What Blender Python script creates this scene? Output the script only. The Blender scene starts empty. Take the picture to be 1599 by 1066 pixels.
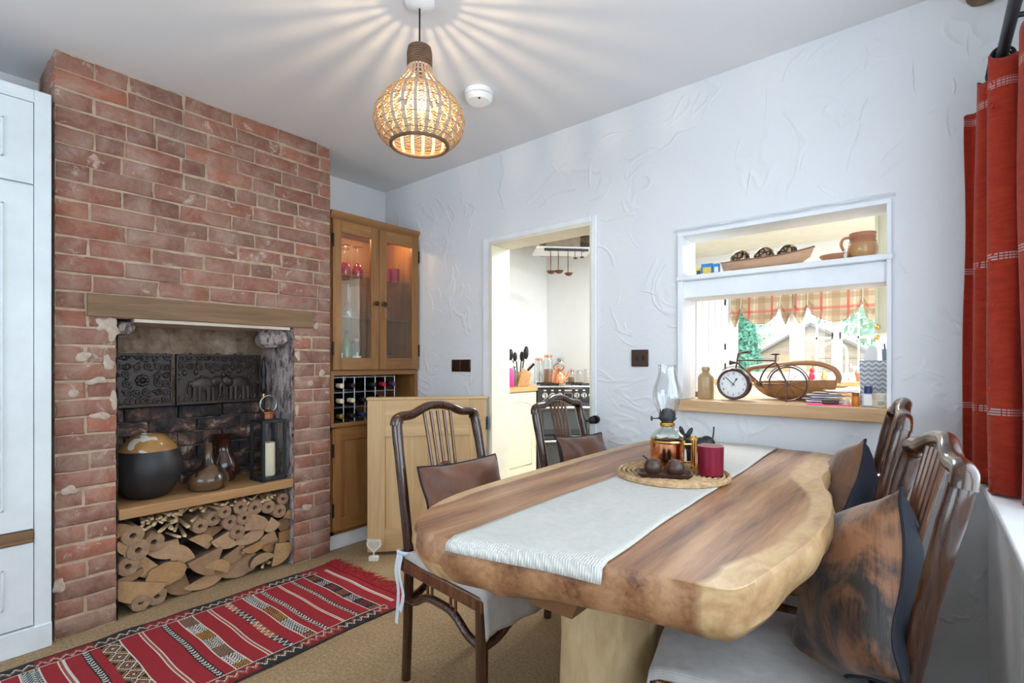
import bpy, bmesh, math, random
from mathutils import Vector, Matrix, noise as mnoise
random.seed(7)
R = math.radians
PI = math.pi
scene = bpy.context.scene
COL = scene.collection

# ------------------------------------------------------------------ camera, world, lights, exposure
CAM_H = 1.12
YAW = 39.575
cam_d = bpy.data.cameras.new('camera')
cam = bpy.data.objects.new('camera', cam_d)
COL.objects.link(cam)
cam.location = (0, 0, CAM_H)
cam.rotation_euler = (R(90), 0, R(YAW))
cam_d.sensor_width = 36.0
cam_d.lens = 784.0 / 1599.0 * 36.0
cam_d.shift_y = 34.0 / 1599.0
cam_d.clip_start = 0.01
cam_d.clip_end = 200
scene.camera = cam

world = bpy.data.worlds.new('sky')
scene.world = world
world.use_nodes = True
wbg = world.node_tree.nodes['Background']
wbg.inputs['Color'].default_value = (0.76, 0.87, 1.0, 1)
wbg.inputs['Strength'].default_value = 7.5

vs = scene.view_settings
vs.view_transform = 'Standard'
vs.look = 'None'
vs.gamma = 1.0
vs.use_curve_mapping = False
vs.exposure = -0.62
scene.cycles.use_denoising = True
scene.cycles.max_bounces = 8
scene.cycles.diffuse_bounces = 4
scene.cycles.transparent_max_bounces = 16
scene.cycles.caustics_reflective = False
scene.cycles.caustics_refractive = False


def area_light(name, loc, rot, sx, sy, power, color):
    d = bpy.data.lights.new(name, 'AREA')
    d.shape = 'RECTANGLE'
    d.size, d.size_y = sx, sy
    d.energy = power
    d.color = color
    o = bpy.data.objects.new(name, d)
    o.location = loc
    o.rotation_euler = rot
    COL.objects.link(o)
    return o


# daylight entering through the side window next to the camera and fill light from a window added behind the camera
area_light('daylight_side_window', (0.50, 0.55, 1.45), (R(90), 0, R(90)), 2.3, 1.2, 13, (0.80, 0.89, 1.0))
area_light('fill_behind_camera', (-1.5, -2.02, 1.5), (R(90), 0, 0), 1.7, 1.2, 20, (0.82, 0.90, 1.0))

# ------------------------------------------------------------------ mesh helpers


def V(*a):
    return Vector(a)


class MB:
    """collects shapes and links them as ONE mesh object"""

    def __init__(self):
        self.v = []
        self.f = []
        self.m = []
        self.mi = 0

    def add(self, vs, fs, M=None):
        b = len(self.v)
        for p in vs:
            p = Vector(p)
            if M is not None:
                p = M @ p
            self.v.append(p)
        for f in fs:
            self.f.append([i + b for i in f])
            self.m.append(self.mi)
        return b

    def box(self, c, s, M=None):
        x, y, z = c
        a, b, d = s[0] / 2, s[1] / 2, s[2] / 2
        vs = [(x + i * a, y + j * b, z + k * d) for i in (-1, 1) for j in (-1, 1) for k in (-1, 1)]
        fs = [(0, 1, 3, 2), (4, 6, 7, 5), (0, 4, 5, 1), (2, 3, 7, 6), (0, 2, 6, 4), (1, 5, 7, 3)]
        self.add(vs, fs, M)
        return self

    def bb(self, x0, x1, y0, y1, z0, z1, M=None):
        return self.box(((x0 + x1) / 2, (y0 + y1) / 2, (z0 + z1) / 2), (abs(x1 - x0), abs(y1 - y0), abs(z1 - z0)), M)

    def rings(self, rings, closed=True, cap=True, M=None):
        """rings: list of equally long point lists, skinned in order"""
        n = len(rings[0])
        vs = [p for r in rings for p in r]
        fs = []
        for i in range(len(rings) - 1):
            for j in range(n if closed else n - 1):
                k = (j + 1) % n
                fs.append((i * n + j, i * n + k, (i + 1) * n + k, (i + 1) * n + j))
        if cap and closed:
            fs.append(tuple(range(n - 1, -1, -1)))
            fs.append(tuple((len(rings) - 1) * n + j for j in range(n)))
        self.add(vs, fs, M)
        return self

    def tube(self, path, r, n=8, closed=False, cap=True, M=None, flat=1.0, up=None):
        path = [Vector(p) for p in path]
        m = len(path)
        rr = r if isinstance(r, (list, tuple)) else [r] * m
        rings = []
        prev = None
        for i, p in enumerate(path):
            if closed:
                t = path[(i + 1) % m] - path[i - 1]
            else:
                t = path[min(i + 1, m - 1)] - path[max(i - 1, 0)]
            if t.length < 1e-9:
                t = Vector((0, 0, 1))
            t.normalize()
            if prev is None:
                a = Vector(up) if up else (Vector((0, 0, 1)) if abs(t.z) < 0.9 else Vector((1, 0, 0)))
            else:
                a = prev
            a = a - t * a.dot(t)
            if a.length < 1e-6:
                a = t.orthogonal()
            a.normalize()
            prev = a
            b = t.cross(a)
            rings.append([p + a * (math.cos(2 * PI * j / n) * rr[i]) + b * (math.sin(2 * PI * j / n) * rr[i] * flat) for j in range(n)])
        if closed:
            rings.append(rings[0])
            self.rings(rings, True, False, M)
        else:
            self.rings(rings, True, cap, M)
        return self

    def lathe(self, prof, c=(0, 0, 0), n=24, cap=True, M=None, sx=1.0, sy=1.0):
        rings = []
        for r, z in prof:
            rr = max(r, 1e-4)
            rings.append([Vector((c[0] + sx * rr * math.cos(2 * PI * j / n), c[1] + sy * rr * math.sin(2 * PI * j / n), c[2] + z)) for j in range(n)])
        return self.rings(rings, True, cap, M)

    def grid(self, fn, nu, nv, M=None, flip=False):
        vs = [fn(i / nu, j / nv) for i in range(nu + 1) for j in range(nv + 1)]
        fs = []
        for i in range(nu):
            for j in range(nv):
                a = i * (nv + 1) + j
                q = (a, a + nv + 1, a + nv + 2, a + 1)
                fs.append(q[::-1] if flip else q)
        self.add(vs, fs, M)
        return self

    def prism(self, poly, h0, h1, axis='x', M=None):
        """2-D outline extruded along an axis; poly in the remaining two axes order"""
        def mk(a, b, h):
            return {'x': (h, a, b), 'y': (a, h, b), 'z': (a, b, h)}[axis]
        return self.rings([[mk(a, b, h0) for a, b in poly], [mk(a, b, h1) for a, b in poly]], True, True, M)

    def ball(self, c, r, n=12, k=8, M=None):
        if not isinstance(r, (tuple, list)):
            r = (r, r, r)
        rings = []
        for i in range(k + 1):
            t = -PI / 2 + PI * i / k
            q = max(math.cos(t), 1e-3)
            rings.append([Vector((c[0] + r[0] * q * math.cos(2 * PI * j / n), c[1] + r[1] * q * math.sin(2 * PI * j / n), c[2] + r[2] * math.sin(t))) for j in range(n)])
        return self.rings(rings, True, True, M)

    def build(self, name, mat, parent=None, loc=None, rotz=0.0, smooth=True, bevel=0.0, seg=2, ang=38, solid=0.0, sub=0):
        me = bpy.data.meshes.new(name)
        me.from_pydata([tuple(p) for p in self.v], [], self.f)
        bm = bmesh.new()
        bm.from_mesh(me)
        bmesh.ops.recalc_face_normals(bm, faces=bm.faces)
        bm.to_mesh(me)
        bm.free()
        mats = mat if isinstance(mat, (list, tuple)) else [mat]
        for q in mats:
            me.materials.append(q)
        if len(mats) > 1:
            me.polygons.foreach_set('material_index', self.m)
        if smooth:
            me.polygons.foreach_set('use_smooth', [True] * len(me.polygons))
            me.set_sharp_from_angle(angle=R(ang))
        me.update()
        o = bpy.data.objects.new(name, me)
        COL.objects.link(o)
        if parent is not None:
            o.parent = parent
        if loc is not None:
            o.location = loc
        o.rotation_euler = (0, 0, rotz)
        if solid:
            md = o.modifiers.new('solid', 'SOLIDIFY')
            md.thickness = solid
            md.offset = 0
        if bevel:
            md = o.modifiers.new('bevel', 'BEVEL')
            md.width = bevel
            md.segments = seg
            md.limit_method = 'ANGLE'
            md.angle_limit = R(40)
            md.harden_normals = False
        if sub:
            md = o.modifiers.new('sub', 'SUBSURF')
            md.levels = md.render_levels = sub
        return o


def tag(o, label=None, cat=None, group=None, kind=None):
    if label:
        o['label'] = label
    if cat:
        o['category'] = cat
    if group:
        o['group'] = group
    if kind:
        o['kind'] = kind
    return o


def thing(name, label, cat, loc=(0, 0, 0), rotz=0.0, group=None, scale=None):
    o = bpy.data.objects.new(name, None)
    o.empty_display_size = 0.05
    COL.objects.link(o)
    o.location = loc
    o.rotation_euler = (0, 0, rotz)
    if scale:
        o.scale = scale
    return tag(o, label, cat, group)


def copy_tree(o, parent=None):
    c = o.copy()
    COL.objects.link(c)
    c.parent = parent
    for ch in list(o.children):
        copy_tree(ch, c)
    return c


def structure(o, label=None):
    o['kind'] = 'structure'
    if label:
        o['label'] = label
    return o


def spline(pts, n=6, closed=False):
    """Catmull-Rom through the points"""
    P = [Vector(p) for p in pts]
    out = []
    m = len(P)
    rng = range(m) if closed else range(m - 1)
    for i in rng:
        p0 = P[(i - 1) % m] if (closed or i > 0) else P[0]
        p1, p2 = P[i], P[(i + 1) % m]
        p3 = P[(i + 2) % m] if (closed or i + 2 < m) else P[-1]
        for k in range(n):
            t = k / n
            out.append(0.5 * ((2 * p1) + (p2 - p0) * t + (2 * p0 - 5 * p1 + 4 * p2 - p3) * t * t + (3 * p1 - p0 - 3 * p2 + p3) * t ** 3))
    if not closed:
        out.append(P[-1])
    return out


def arc(c, r, a0, a1, n, plane='xz'):
    out = []
    for i in range(n + 1):
        a = R(a0 + (a1 - a0) * i / n)
        u, w = r * math.cos(a), r * math.sin(a)
        if plane == 'xz':
            out.append(V(c[0] + u, c[1], c[2] + w))
        elif plane == 'yz':
            out.append(V(c[0], c[1] + u, c[2] + w))
        else:
            out.append(V(c[0] + u, c[1] + w, c[2]))
    return out


def nz(x, y, z=0.0):
    return mnoise.noise(Vector((x, y, z)))

# ------------------------------------------------------------------ materials


def new_mat(name):
    m = bpy.data.materials.new(name)
    m.use_nodes = True
    nt = m.node_tree
    b = nt.nodes['Principled BSDF']
    return m, nt, b


def lk(nt, a, b):
    nt.links.new(a, b)


def coords(nt, scale=(1, 1, 1), kind='Object', rot=(0, 0, 0)):
    tc = nt.nodes.new('ShaderNodeTexCoord')
    mp = nt.nodes.new('ShaderNodeMapping')
    mp.inputs['Scale'].default_value = scale
    mp.inputs['Rotation'].default_value = rot
    if kind == 'World':
        g = nt.nodes.new('ShaderNodeNewGeometry')
        lk(nt, g.outputs['Position'], mp.inputs['Vector'])
    else:
        lk(nt, tc.outputs[kind], mp.inputs['Vector'])
    return mp.outputs['Vector']


def noise_tex(nt, vec, scale, detail=4, rough=0.55, dist=0.0):
    n = nt.nodes.new('ShaderNodeTexNoise')
    n.inputs['Scale'].default_value = scale
    n.inputs['Detail'].default_value = detail
    n.inputs['Roughness'].default_value = rough
    n.inputs['Distortion'].default_value = dist
    lk(nt, vec, n.inputs['Vector'])
    return n.outputs['Fac']


def ramp(nt, fac, stops):
    r = nt.nodes.new('ShaderNodeValToRGB')
    e = r.color_ramp.elements
    while len(e) < len(stops):
        e.new(0.5)
    for q, (p, c) in zip(e, stops):
        q.position = p
        q.color = (*c, 1) if len(c) == 3 else c
    lk(nt, fac, r.inputs['Fac'])
    return r.outputs['Color']


def mixc(nt, fac, a, b, mode='MIX'):
    m = nt.nodes.new('ShaderNodeMix')
    m.data_type = 'RGBA'
    m.blend_type = mode
    for s, x in ((0, fac), (6, a), (7, b)):
        if hasattr(x, 'links'):
            lk(nt, x, m.inputs[s])
        elif s == 0:
            m.inputs[0].default_value = x
        else:
            m.inputs[s].default_value = (*x, 1)
    return m.outputs[2]


def mth(nt, op, a, b=0.0, c=None, clamp=False):
    m = nt.nodes.new('ShaderNodeMath')
    m.operation = op
    m.use_clamp = clamp
    for i, x in enumerate((a, b, c)):
        if x is None:
            continue
        if hasattr(x, 'links'):
            lk(nt, x, m.inputs[i])
        else:
            m.inputs[i].default_value = x
    return m.outputs[0]


def bump(nt, b, h, strength=0.3, dist=0.01):
    n = nt.nodes.new('ShaderNodeBump')
    n.inputs['Strength'].default_value = strength
    n.inputs['Distance'].default_value = dist
    lk(nt, h, n.inputs['Height'])
    lk(nt, n.outputs['Normal'], b.inputs['Normal'])


def plain(name, c, rough=0.5, metal=0.0, c2=None, scale=8, bmp=0.0, bscale=60, emis=None, coat=0.0, sheen=0.0, stretch=(1, 1, 1)):
    """one colour with slight procedural variation"""
    m, nt, b = new_mat(name)
    vec = coords(nt, stretch)
    if c2 is None:
        c2 = tuple(min(1, x * 1.12) for x in c)
    col = ramp(nt, noise_tex(nt, vec, scale, 4), [(0.3, c), (0.7, c2)])
    lk(nt, col, b.inputs['Base Color'])
    b.inputs['Roughness'].default_value = rough
    b.inputs['Metallic'].default_value = metal
    b.inputs['Coat Weight'].default_value = coat
    b.inputs['Sheen Weight'].default_value = sheen
    if bmp:
        bump(nt, b, noise_tex(nt, vec, bscale, 3), bmp, 0.004)
    if emis:
        b.inputs['Emission Color'].default_value = (*emis[:3], 1)
        b.inputs['Emission Strength'].default_value = emis[3]
    return m


def wood(name, dark, light, axis='z', grain=9.0, rough=0.45, knots=0.0, coat=0.0, long=0.6):
    m, nt, b = new_mat(name)
    sc = {'x': (long, grain, grain), 'y': (grain, long, grain), 'z': (grain, grain, long)}[axis]
    vec = coords(nt, sc)
    n1 = noise_tex(nt, vec, 2.2, 5, 0.6, 1.2)
    n2 = noise_tex(nt, vec, 11, 3, 0.6, 0.3)
    f = mth(nt, 'ADD', mth(nt, 'MULTIPLY', n1, 0.75), mth(nt, 'MULTIPLY', n2, 0.25))
    col = ramp(nt, f, [(0.32, dark), (0.5, tuple((a + c) / 2 for a, c in zip(dark, light))), (0.68, light)])
    if knots:
        vo = nt.nodes.new('ShaderNodeTexVoronoi')
        vo.inputs['Scale'].default_value = 5.0
        lk(nt, coords(nt, (1, 1, 0.7) if axis == 'z' else (1, 0.7, 1)), vo.inputs['Vector'])
        k = mth(nt, 'LESS_THAN', mth(nt, 'ADD', vo.outputs['Distance'], mth(nt, 'MULTIPLY', n2, 0.05)), knots)
        col = mixc(nt, mth(nt, 'MULTIPLY', k, 0.7), col, tuple(x * 0.35 for x in dark))
    lk(nt, col, b.inputs['Base Color'])
    b.inputs['Roughness'].default_value = rough
    b.inputs['Coat Weight'].default_value = coat
    b.inputs['Coat Roughness'].default_value = 0.15
    bump(nt, b, f, 0.12, 0.003)
    return m


def glass(name, tint=(1, 1, 1), refl=0.12, dens=0.0):
    """thin glass: see-through with a fresnel sheen"""
    m, nt, b = new_mat(name)
    nt.nodes.remove(b)
    out = nt.nodes['Material Output']
    tr = nt.nodes.new('ShaderNodeBsdfTransparent')
    tr.inputs['Color'].default_value = (*tint, 1)
    gl = nt.nodes.new('ShaderNodeBsdfGlossy')
    gl.inputs['Roughness'].default_value = 0.03
    lw = nt.nodes.new('ShaderNodeLayerWeight')
    lw.inputs['Blend'].default_value = 0.25
    fac = mth(nt, 'ADD', mth(nt, 'MULTIPLY', lw.outputs['Facing'], refl * 3.0), 0.03 + dens, clamp=True)
    mx = nt.nodes.new('ShaderNodeMixShader')
    lk(nt, fac, mx.inputs[0])
    lk(nt, tr.outputs[0], mx.inputs[1])
    lk(nt, gl.outputs[0], mx.inputs[2])
    lk(nt, mx.outputs[0], out.inputs['Surface'])
    return m


def attr_mat(name, attr='tint', rough=0.9, bmp=0.4, bscale=400):
    m, nt, b = new_mat(name)
    a = nt.nodes.new('ShaderNodeAttribute')
    a.attribute_name = attr
    vec = coords(nt)
    n = noise_tex(nt, vec, 120, 2)
    col = mixc(nt, 0.35, a.outputs['Color'], ramp(nt, n, [(0.3, (0.45, 0.45, 0.45)), (0.7, (1, 1, 1))]), 'MULTIPLY')
    lk(nt, col, b.inputs['Base Color'])
    b.inputs['Roughness'].default_value = rough
    bump(nt, b, noise_tex(nt, vec, bscale, 2), bmp, 0.003)
    return m


M = {}
# trowelled plaster
def plaster_mat(name, c, relief):
    m, nt, b = new_mat(name)
    vec = coords(nt, (1, 1, 1), 'World')
    base = ramp(nt, noise_tex(nt, vec, 1.7, 4), [(0.3, tuple(x * 0.955 for x in c)), (0.7, c)])
    lk(nt, base, b.inputs['Base Color'])
    b.inputs['Roughness'].default_value = 0.75
    n1 = noise_tex(nt, vec, 2.6, 2, 0.5, 1.6)
    n2 = noise_tex(nt, vec, 14, 4, 0.6, 0.6)
    ridge = mth(nt, 'SUBTRACT', 1.0, mth(nt, 'MULTIPLY', mth(nt, 'ABSOLUTE', mth(nt, 'SUBTRACT', n1, 0.5)), 26.0), clamp=True)
    mask = mth(nt, 'GREATER_THAN', noise_tex(nt, vec, 3.1, 1), 0.5)
    h = mth(nt, 'ADD', mth(nt, 'MULTIPLY', mth(nt, 'MULTIPLY', ridge, mask), 0.5), mth(nt, 'MULTIPLY', n2, 0.5))
    bump(nt, b, h, relief, 0.02)
    return m


M['plaster'] = plaster_mat('trowelled_plaster', (0.80, 0.815, 0.84), 0.32)
M['smooth_plaster'] = plaster_mat('smooth_plaster', (0.84, 0.84, 0.85), 0.05)
M['ceiling'] = plain('ceiling_paint', (0.80, 0.79, 0.80), 0.9, c2=(0.83, 0.82, 0.83), scale=1.5)
M['kitchen_wall'] = plain('kitchen_white', (0.86, 0.88, 0.88), 0.7, c2=(0.88, 0.90, 0.90))
M['cream'] = plain('cream_paint', (0.74, 0.70, 0.58), 0.5)
M['cream_unit'] = plain('cream_unit', (0.70, 0.67, 0.50), 0.4)
M['trim_white'] = plain('trim_white', (0.80, 0.82, 0.85), 0.45)
M['cupboard_white'] = plain('cupboard_white', (0.72, 0.77, 0.80), 0.42)
M['pvc_white'] = plain('window_white', (0.85, 0.86, 0.87), 0.4)
M['pine'] = wood('pine_orange', (0.22, 0.090, 0.026), (0.39, 0.185, 0.062), 'z', 8, 0.42, 0.06)
M['pine_h'] = wood('pine_orange_cross', (0.22, 0.090, 0.026), (0.39, 0.185, 0.062), 'y', 8, 0.42)
M['pale_pine'] = wood('pale_pine', (0.56, 0.34, 0.155), (0.73, 0.51, 0.27), 'z', 7, 0.5, 0.05)
M['pale_pine_h'] = wood('pale_pine_cross', (0.56, 0.34, 0.155), (0.73, 0.51, 0.27), 'x', 7, 0.5)
M['lintel'] = wood('lintel_oak', (0.11, 0.056, 0.025), (0.27, 0.155, 0.075), 'y', 9, 0.6)
M['shelf_wood'] = wood('shelf_wood', (0.33, 0.17, 0.065), (0.52, 0.30, 0.14), 'y', 10, 0.5)
M['sill_wood'] = wood('sill_wood', (0.50, 0.29, 0.13), (0.72, 0.48, 0.26), 'x', 9, 0.45)
M['rosewood'] = wood('rosewood', (0.014, 0.006, 0.004), (0.085, 0.028, 0.012), 'z', 14, 0.22, coat=0.6, long=1.2)
M['rosewood_mid'] = wood('rosewood_mid', (0.055, 0.018, 0.008), (0.20, 0.075, 0.028), 'z', 14, 0.25, coat=0.5, long=1.2)
M['dark_carved'] = plain('dark_carved_wood', (0.022, 0.014, 0.011), 0.42, c2=(0.05, 0.03, 0.024), scale=12)
M['black_metal'] = plain('black_metal', (0.016, 0.016, 0.018), 0.4, 0.3)
M['grey_iron'] = plain('dark_lantern_metal', (0.03, 0.037, 0.045), 0.45, 0.5)
M['copper'] = plain('copper', (0.80, 0.36, 0.20), 0.16, 1.0)
M['copper_dull'] = plain('aged_copper', (0.32, 0.13, 0.07), 0.35, 0.9)
M['brass'] = plain('brass', (0.80, 0.52, 0.16), 0.2, 1.0)
M['chrome'] = plain('chrome', (0.75, 0.76, 0.78), 0.15, 1.0)
M['steel_wire'] = plain('steel_wire', (0.42, 0.43, 0.45), 0.35, 0.9)
M['glass'] = glass('clear_glass')
M['pane'] = glass('window_pane', (0.98, 1, 0.99), 0.06)
M['red_glass'] = plain('red_glass', (0.42, 0.008, 0.03), 0.12, coat=0.5)
M['wax'] = plain('candle_wax', (0.86, 0.80, 0.58), 0.55)
M['green_glass'] = plain('green_bottle_glass', (0.05, 0.12, 0.03), 0.1, coat=0.6)
M['dark_glass'] = plain('dark_bottle_glass', (0.010, 0.012, 0.011), 0.1, coat=0.6)
M['clear_bottle'] = glass('pale_bottle_glass', (0.72, 0.86, 0.80), 0.14, 0.06)
M['paper'] = plain('paper_white', (0.82, 0.82, 0.82), 0.7)
M['white_matt'] = plain('white_matt', (0.78, 0.77, 0.72), 0.6)
M['red_plastic'] = plain('red_cap', (0.55, 0.01, 0.03), 0.3)
M['navy'] = plain('navy_plastic', (0.02, 0.03, 0.13), 0.35)
M['amber'] = plain('amber_plastic', (0.62, 0.22, 0.02), 0.3)
M['pink'] = plain('pink_paper', (0.85, 0.05, 0.30), 0.5)
M['blue_card'] = plain('blue_card', (0.02, 0.22, 0.55), 0.5)
M['yellow_card'] = plain('yellow_card', (0.75, 0.55, 0.08), 0.5)
M['terracotta'] = plain('terracotta', (0.46, 0.19, 0.09), 0.6, c2=(0.56, 0.25, 0.13))
M['glaze_tan'] = plain('tan_glaze', (0.46, 0.22, 0.08), 0.3, c2=(0.60, 0.33, 0.14), coat=0.4)
M['stoneware'] = plain('stoneware', (0.33, 0.21, 0.09), 0.35, c2=(0.48, 0.33, 0.16), scale=5, coat=0.3, stretch=(1, 1, 0.3))
M['bowl_wood'] = wood('bowl_wood', (0.30, 0.13, 0.045), (0.50, 0.26, 0.11), 'x', 12, 0.4)
M['bowl_pale'] = wood('boat_wood', (0.55, 0.31, 0.17), (0.72, 0.46, 0.30), 'x', 12, 0.5)
M['bike_metal'] = plain('bike_metal', (0.10, 0.055, 0.045), 0.4, 0.7)
M['grey_card'] = plain('grey_card', (0.33, 0.37, 0.42), 0.6)
M['hob_black'] = plain('cooker_black', (0.012, 0.012, 0.014), 0.15, coat=0.5)
M['worktop'] = wood('kitchen_worktop', (0.50, 0.25, 0.08), (0.72, 0.44, 0.20), 'y', 9, 0.4)
M['stone'] = plain('old_stone', (0.20, 0.165, 0.12), 0.9, c2=(0.42, 0.37, 0.29), scale=7, bmp=0.6, bscale=12)
M['switch_brown'] = plain('switch_bronze', (0.055, 0.025, 0.015), 0.3, 0.6)

# ================================================================== THE SETTING
YW = 2.28          # face of the plastered wall with the doorway and the hatch
XC = -2.71         # face of the chimney breast
XL = -3.11         # alcove wall
ZC = 2.39          # ceiling

# ---- carpet
m, nt, b = new_mat('sisal_carpet')
vec = coords(nt)
c = ramp(nt, noise_tex(nt, vec, 90, 4, 0.7), [(0.25, (0.20, 0.125, 0.06)), (0.5, (0.37, 0.25, 0.135)), (0.75, (0.52, 0.38, 0.22))])
c = mixc(nt, 0.35, c, ramp(nt, noise_tex(nt, vec, 5, 3), [(0.3, (0.55, 0.5, 0.45)), (0.7, (1, 1, 1))]), 'MULTIPLY')
lk(nt, c, b.inputs['Base Color'])
b.inputs['Roughness'].default_value = 0.95
bump(nt, b, noise_tex(nt, vec, 160, 3), 0.7, 0.008)
M['carpet'] = m
structure(MB().bb(XL - 0.3, 0.6, -2.0, 2.345, -0.12, 0).build('floor', M['carpet']), 'beige brown woven carpet floor of the dining room')
structure(MB().bb(-3.6, 0.9, 2.345, 6.4, -0.12, 0).build('floor_kitchen', plain('kitchen_floor', (0.40, 0.33, 0.25), 0.4)), 'pale kitchen floor beyond the doorway')
structure(MB().bb(XL - 0.3, 0.5, -2.0, YW + 0.02, ZC, ZC + 0.1).build('ceiling', M['ceiling']), 'white dining room ceiling')
structure(MB().bb(-3.6, 0.9, YW + 0.02, 6.4, 2.41, 2.51).build('ceiling_kitchen', M['cream']), 'cream kitchen ceiling')

# ---- plastered wall with the doorway and the serving hatch
DX0, DX1, DZ = -2.05, -1.335, 1.855
HX0, HX1, HZ0, HZ1 = -0.885, -0.098, 0.905, 1.715
w = MB()
Y0, Y1 = YW, 2.41
w.bb(-3.5, DX0, Y0, Y1, 0, 2.42)
w.bb(DX0, DX1, Y0, Y1, DZ, 2.42)
w.bb(DX1, HX0, Y0, Y1, 0, 2.42)
w.bb(HX0, HX1, Y0, Y1, 0, HZ0)
w.bb(HX0, HX1, Y0, Y1, HZ1, 2.42)
w.bb(HX1, 0.5, Y0, Y1, 0, 2.42)
wall_back = structure(w.build('wall_back', M['plaster'], smooth=False), 'white trowelled plaster wall with doorway and serving hatch')
# raised trowel strokes
rd = MB()
rng = random.Random(3)
cnt = 0
while cnt < 230:
    x, z = rng.uniform(-3.0, 0.28), rng.uniform(0.1, 2.3)
    L = rng.uniform(0.05, 0.20)
    if DX0 - 0.12 < x < DX1 + 0.10 and z < DZ + 0.12:
        continue
    if HX0 - 0.10 < x < HX1 + 0.12 and HZ0 - 0.12 < z < HZ1 + 0.10:
        continue
    if -2.46 < x < -2.16 and 1.0 < z < 1.2 or -1.2 < x < -0.98 and 1.05 < z < 1.25:
        continue
    cnt += 1
    a = rng.uniform(0, 2 * PI) if rng.random() < 0.5 else rng.choice((PI / 2, -PI / 2)) + rng.uniform(-0.5, 0.5)
    cur = rng.uniform(-9, 9)
    wd = rng.uniform(0.004, 0.011)
    hh = rng.uniform(0.0012, 0.0032)
    n = 9
    rings = []
    px, pz = x, z
    for i in range(n + 1):
        t = i / n
        k = math.sin(PI * min(1, max(0.02, t))) ** 0.7
        nx, nz_ = -math.sin(a), math.cos(a)
        q = wd * k
        rings.append([V(px - nx * q, YW + 0.0006, pz - nz_ * q), V(px - nx * q * 0.1, YW - hh * k, pz - nz_ * q * 0.1), V(px + nx * q * 1.2, YW + 0.0006, pz + nz_ * q * 1.2)])
        px += math.cos(a) * L / n
        pz += math.sin(a) * L / n
        a += cur * L / n
        if pz > 2.37 or pz < 0.03 or px > 0.29:
            break
    if len(rings) > 2:
        rd.rings(rings, False, False)
o = rd.build('trowel_ridge', M['plaster'], wall_back)
tag(o, 'raised trowel strokes in the plaster', kind='stuff')

structure(MB().bb(XL - 0.2, XL, -2.0, YW, 0, 2.42).build('wall_left', M['smooth_plaster']), 'plain white alcove wall behind the chimney breast')
# wall behind the camera, with a window added to let in fill light
w = MB()
w.bb(XL, -2.5, -2.0, -1.9, 0, 2.42).bb(-0.5, 0.5, -2.0, -1.9, 0, 2.42).bb(-2.5, -0.5, -2.0, -1.9, 0, 0.85).bb(-2.5, -0.5, -2.0, -1.9, 2.12, 2.42)
structure(w.build('wall_front', M['smooth_plaster']), 'plain white wall behind the camera')
# right wall with the side window
w = MB()
w.bb(0.30, 0.42, -2.0, -0.65, 0, 2.42).bb(0.30, 0.42, 1.80, YW, 0, 2.42).bb(0.30, 0.42, -0.65, 1.80, 0, 0.80).bb(0.30, 0.42, -0.65, 1.80, 2.10, 2.42)
structure(w.build('wall_right', M['smooth_plaster']), 'white wall with the curtained side window')


def window(name, label, axis, a0, a1, z0, z1, d0, d1, posts, bars, fw=0.045):
    """axis 'x': the window lies along X at depth d0..d1 in Y; axis 'y': the other way round"""
    root = bpy.data.objects.new(name, None)
    COL.objects.link(root)
    structure(root, label)

    def bx(mb, p0, p1, q0, q1, e=0.0):
        if axis == 'x':
            mb.bb(p0, p1, d0 + e, d1 - e, q0, q1)
        else:
            mb.bb(d0 + e, d1 - e, p0, p1, q0, q1)
    f = MB()
    bx(f, a0, a1, z0, z0 + fw)
    bx(f, a0, a1, z1 - fw, z1)
    bx(f, a0, a0 + fw, z0, z1)
    bx(f, a1 - fw, a1, z0, z1)
    f.build('window_frame', M['pvc_white'], root, bevel=0.003)
    edges = [a0] + [p for p, _ in posts] + [a1]
    for p, t in posts:
        q = MB()
        bx(q, p - t / 2, p + t / 2, z0 + fw, z1 - fw)
        q.build('mullion', M['pvc_white'], root, bevel=0.003)
    for p0, p1, q0, q1 in bars:
        q = MB()
        bx(q, p0, p1, q0, q1, 0.012)
        q.build('glazing_bar', M['pvc_white'], root)
    for i in range(len(edges) - 1):
        q = MB()
        mid = (d0 + d1) / 2
        if axis == 'x':
            q.bb(edges[i] + 0.02, edges[i + 1] - 0.02, mid - 0.003, mid + 0.003, z0 + 0.02, z1 - 0.02)
        else:
            q.bb(mid - 0.003, mid + 0.003, edges[i] + 0.02, edges[i + 1] - 0.02, z0 + 0.02, z1 - 0.02)
        q.build('pane', M['pane'], root)
    return root


window('window_1', 'white framed side window behind the red curtain', 'y', -0.65, 1.80, 0.80, 2.10, 0.34, 0.40, [(0.15, 0.06), (0.98, 0.06)], [])
window('fill_window', 'white framed window added for fill light in the wall behind the camera', 'x', -2.5, -0.5, 0.85, 2.12, -1.98, -1.92, [(-1.5, 0.06)], [])  # unseen opening, added as a source of fill light

# panelled boxing with tongue and groove boards under the side window
bx_root = structure(MB().bb(0.166, 0.30, -1.9, YW, 0.0, 0.715).build('trim_1', M['trim_white']), 'white tongue and groove boxing under the side window')
y = YW - 0.004
proto = None
k = 0
while y > 0.9:
    if proto is None:
        proto = MB().prism([(-0.006, -0.0162), (-0.003, -0.0155), (0.002, -0.012), (0.005, -0.006), (0.006, 0.0), (0.005, 0.006), (0.002, 0.012), (-0.003, 0.0155), (-0.006, 0.0162)], 0.0, 0.70, 'z').build('board', M['trim_white'], bx_root)
        q = proto
    else:
        q = proto.copy()
        COL.objects.link(q)
        q.parent = bx_root
    q.rotation_euler = (0, 0, PI)
    q.location = (0.160, y - 0.016, 0.0)
    y -= 0.0325
MB().bb(0.135, 0.31, -1.9, YW - 0.001, 0.715, 0.745).build('sill_board', M['trim_white'], bx_root, bevel=0.006)

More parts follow.
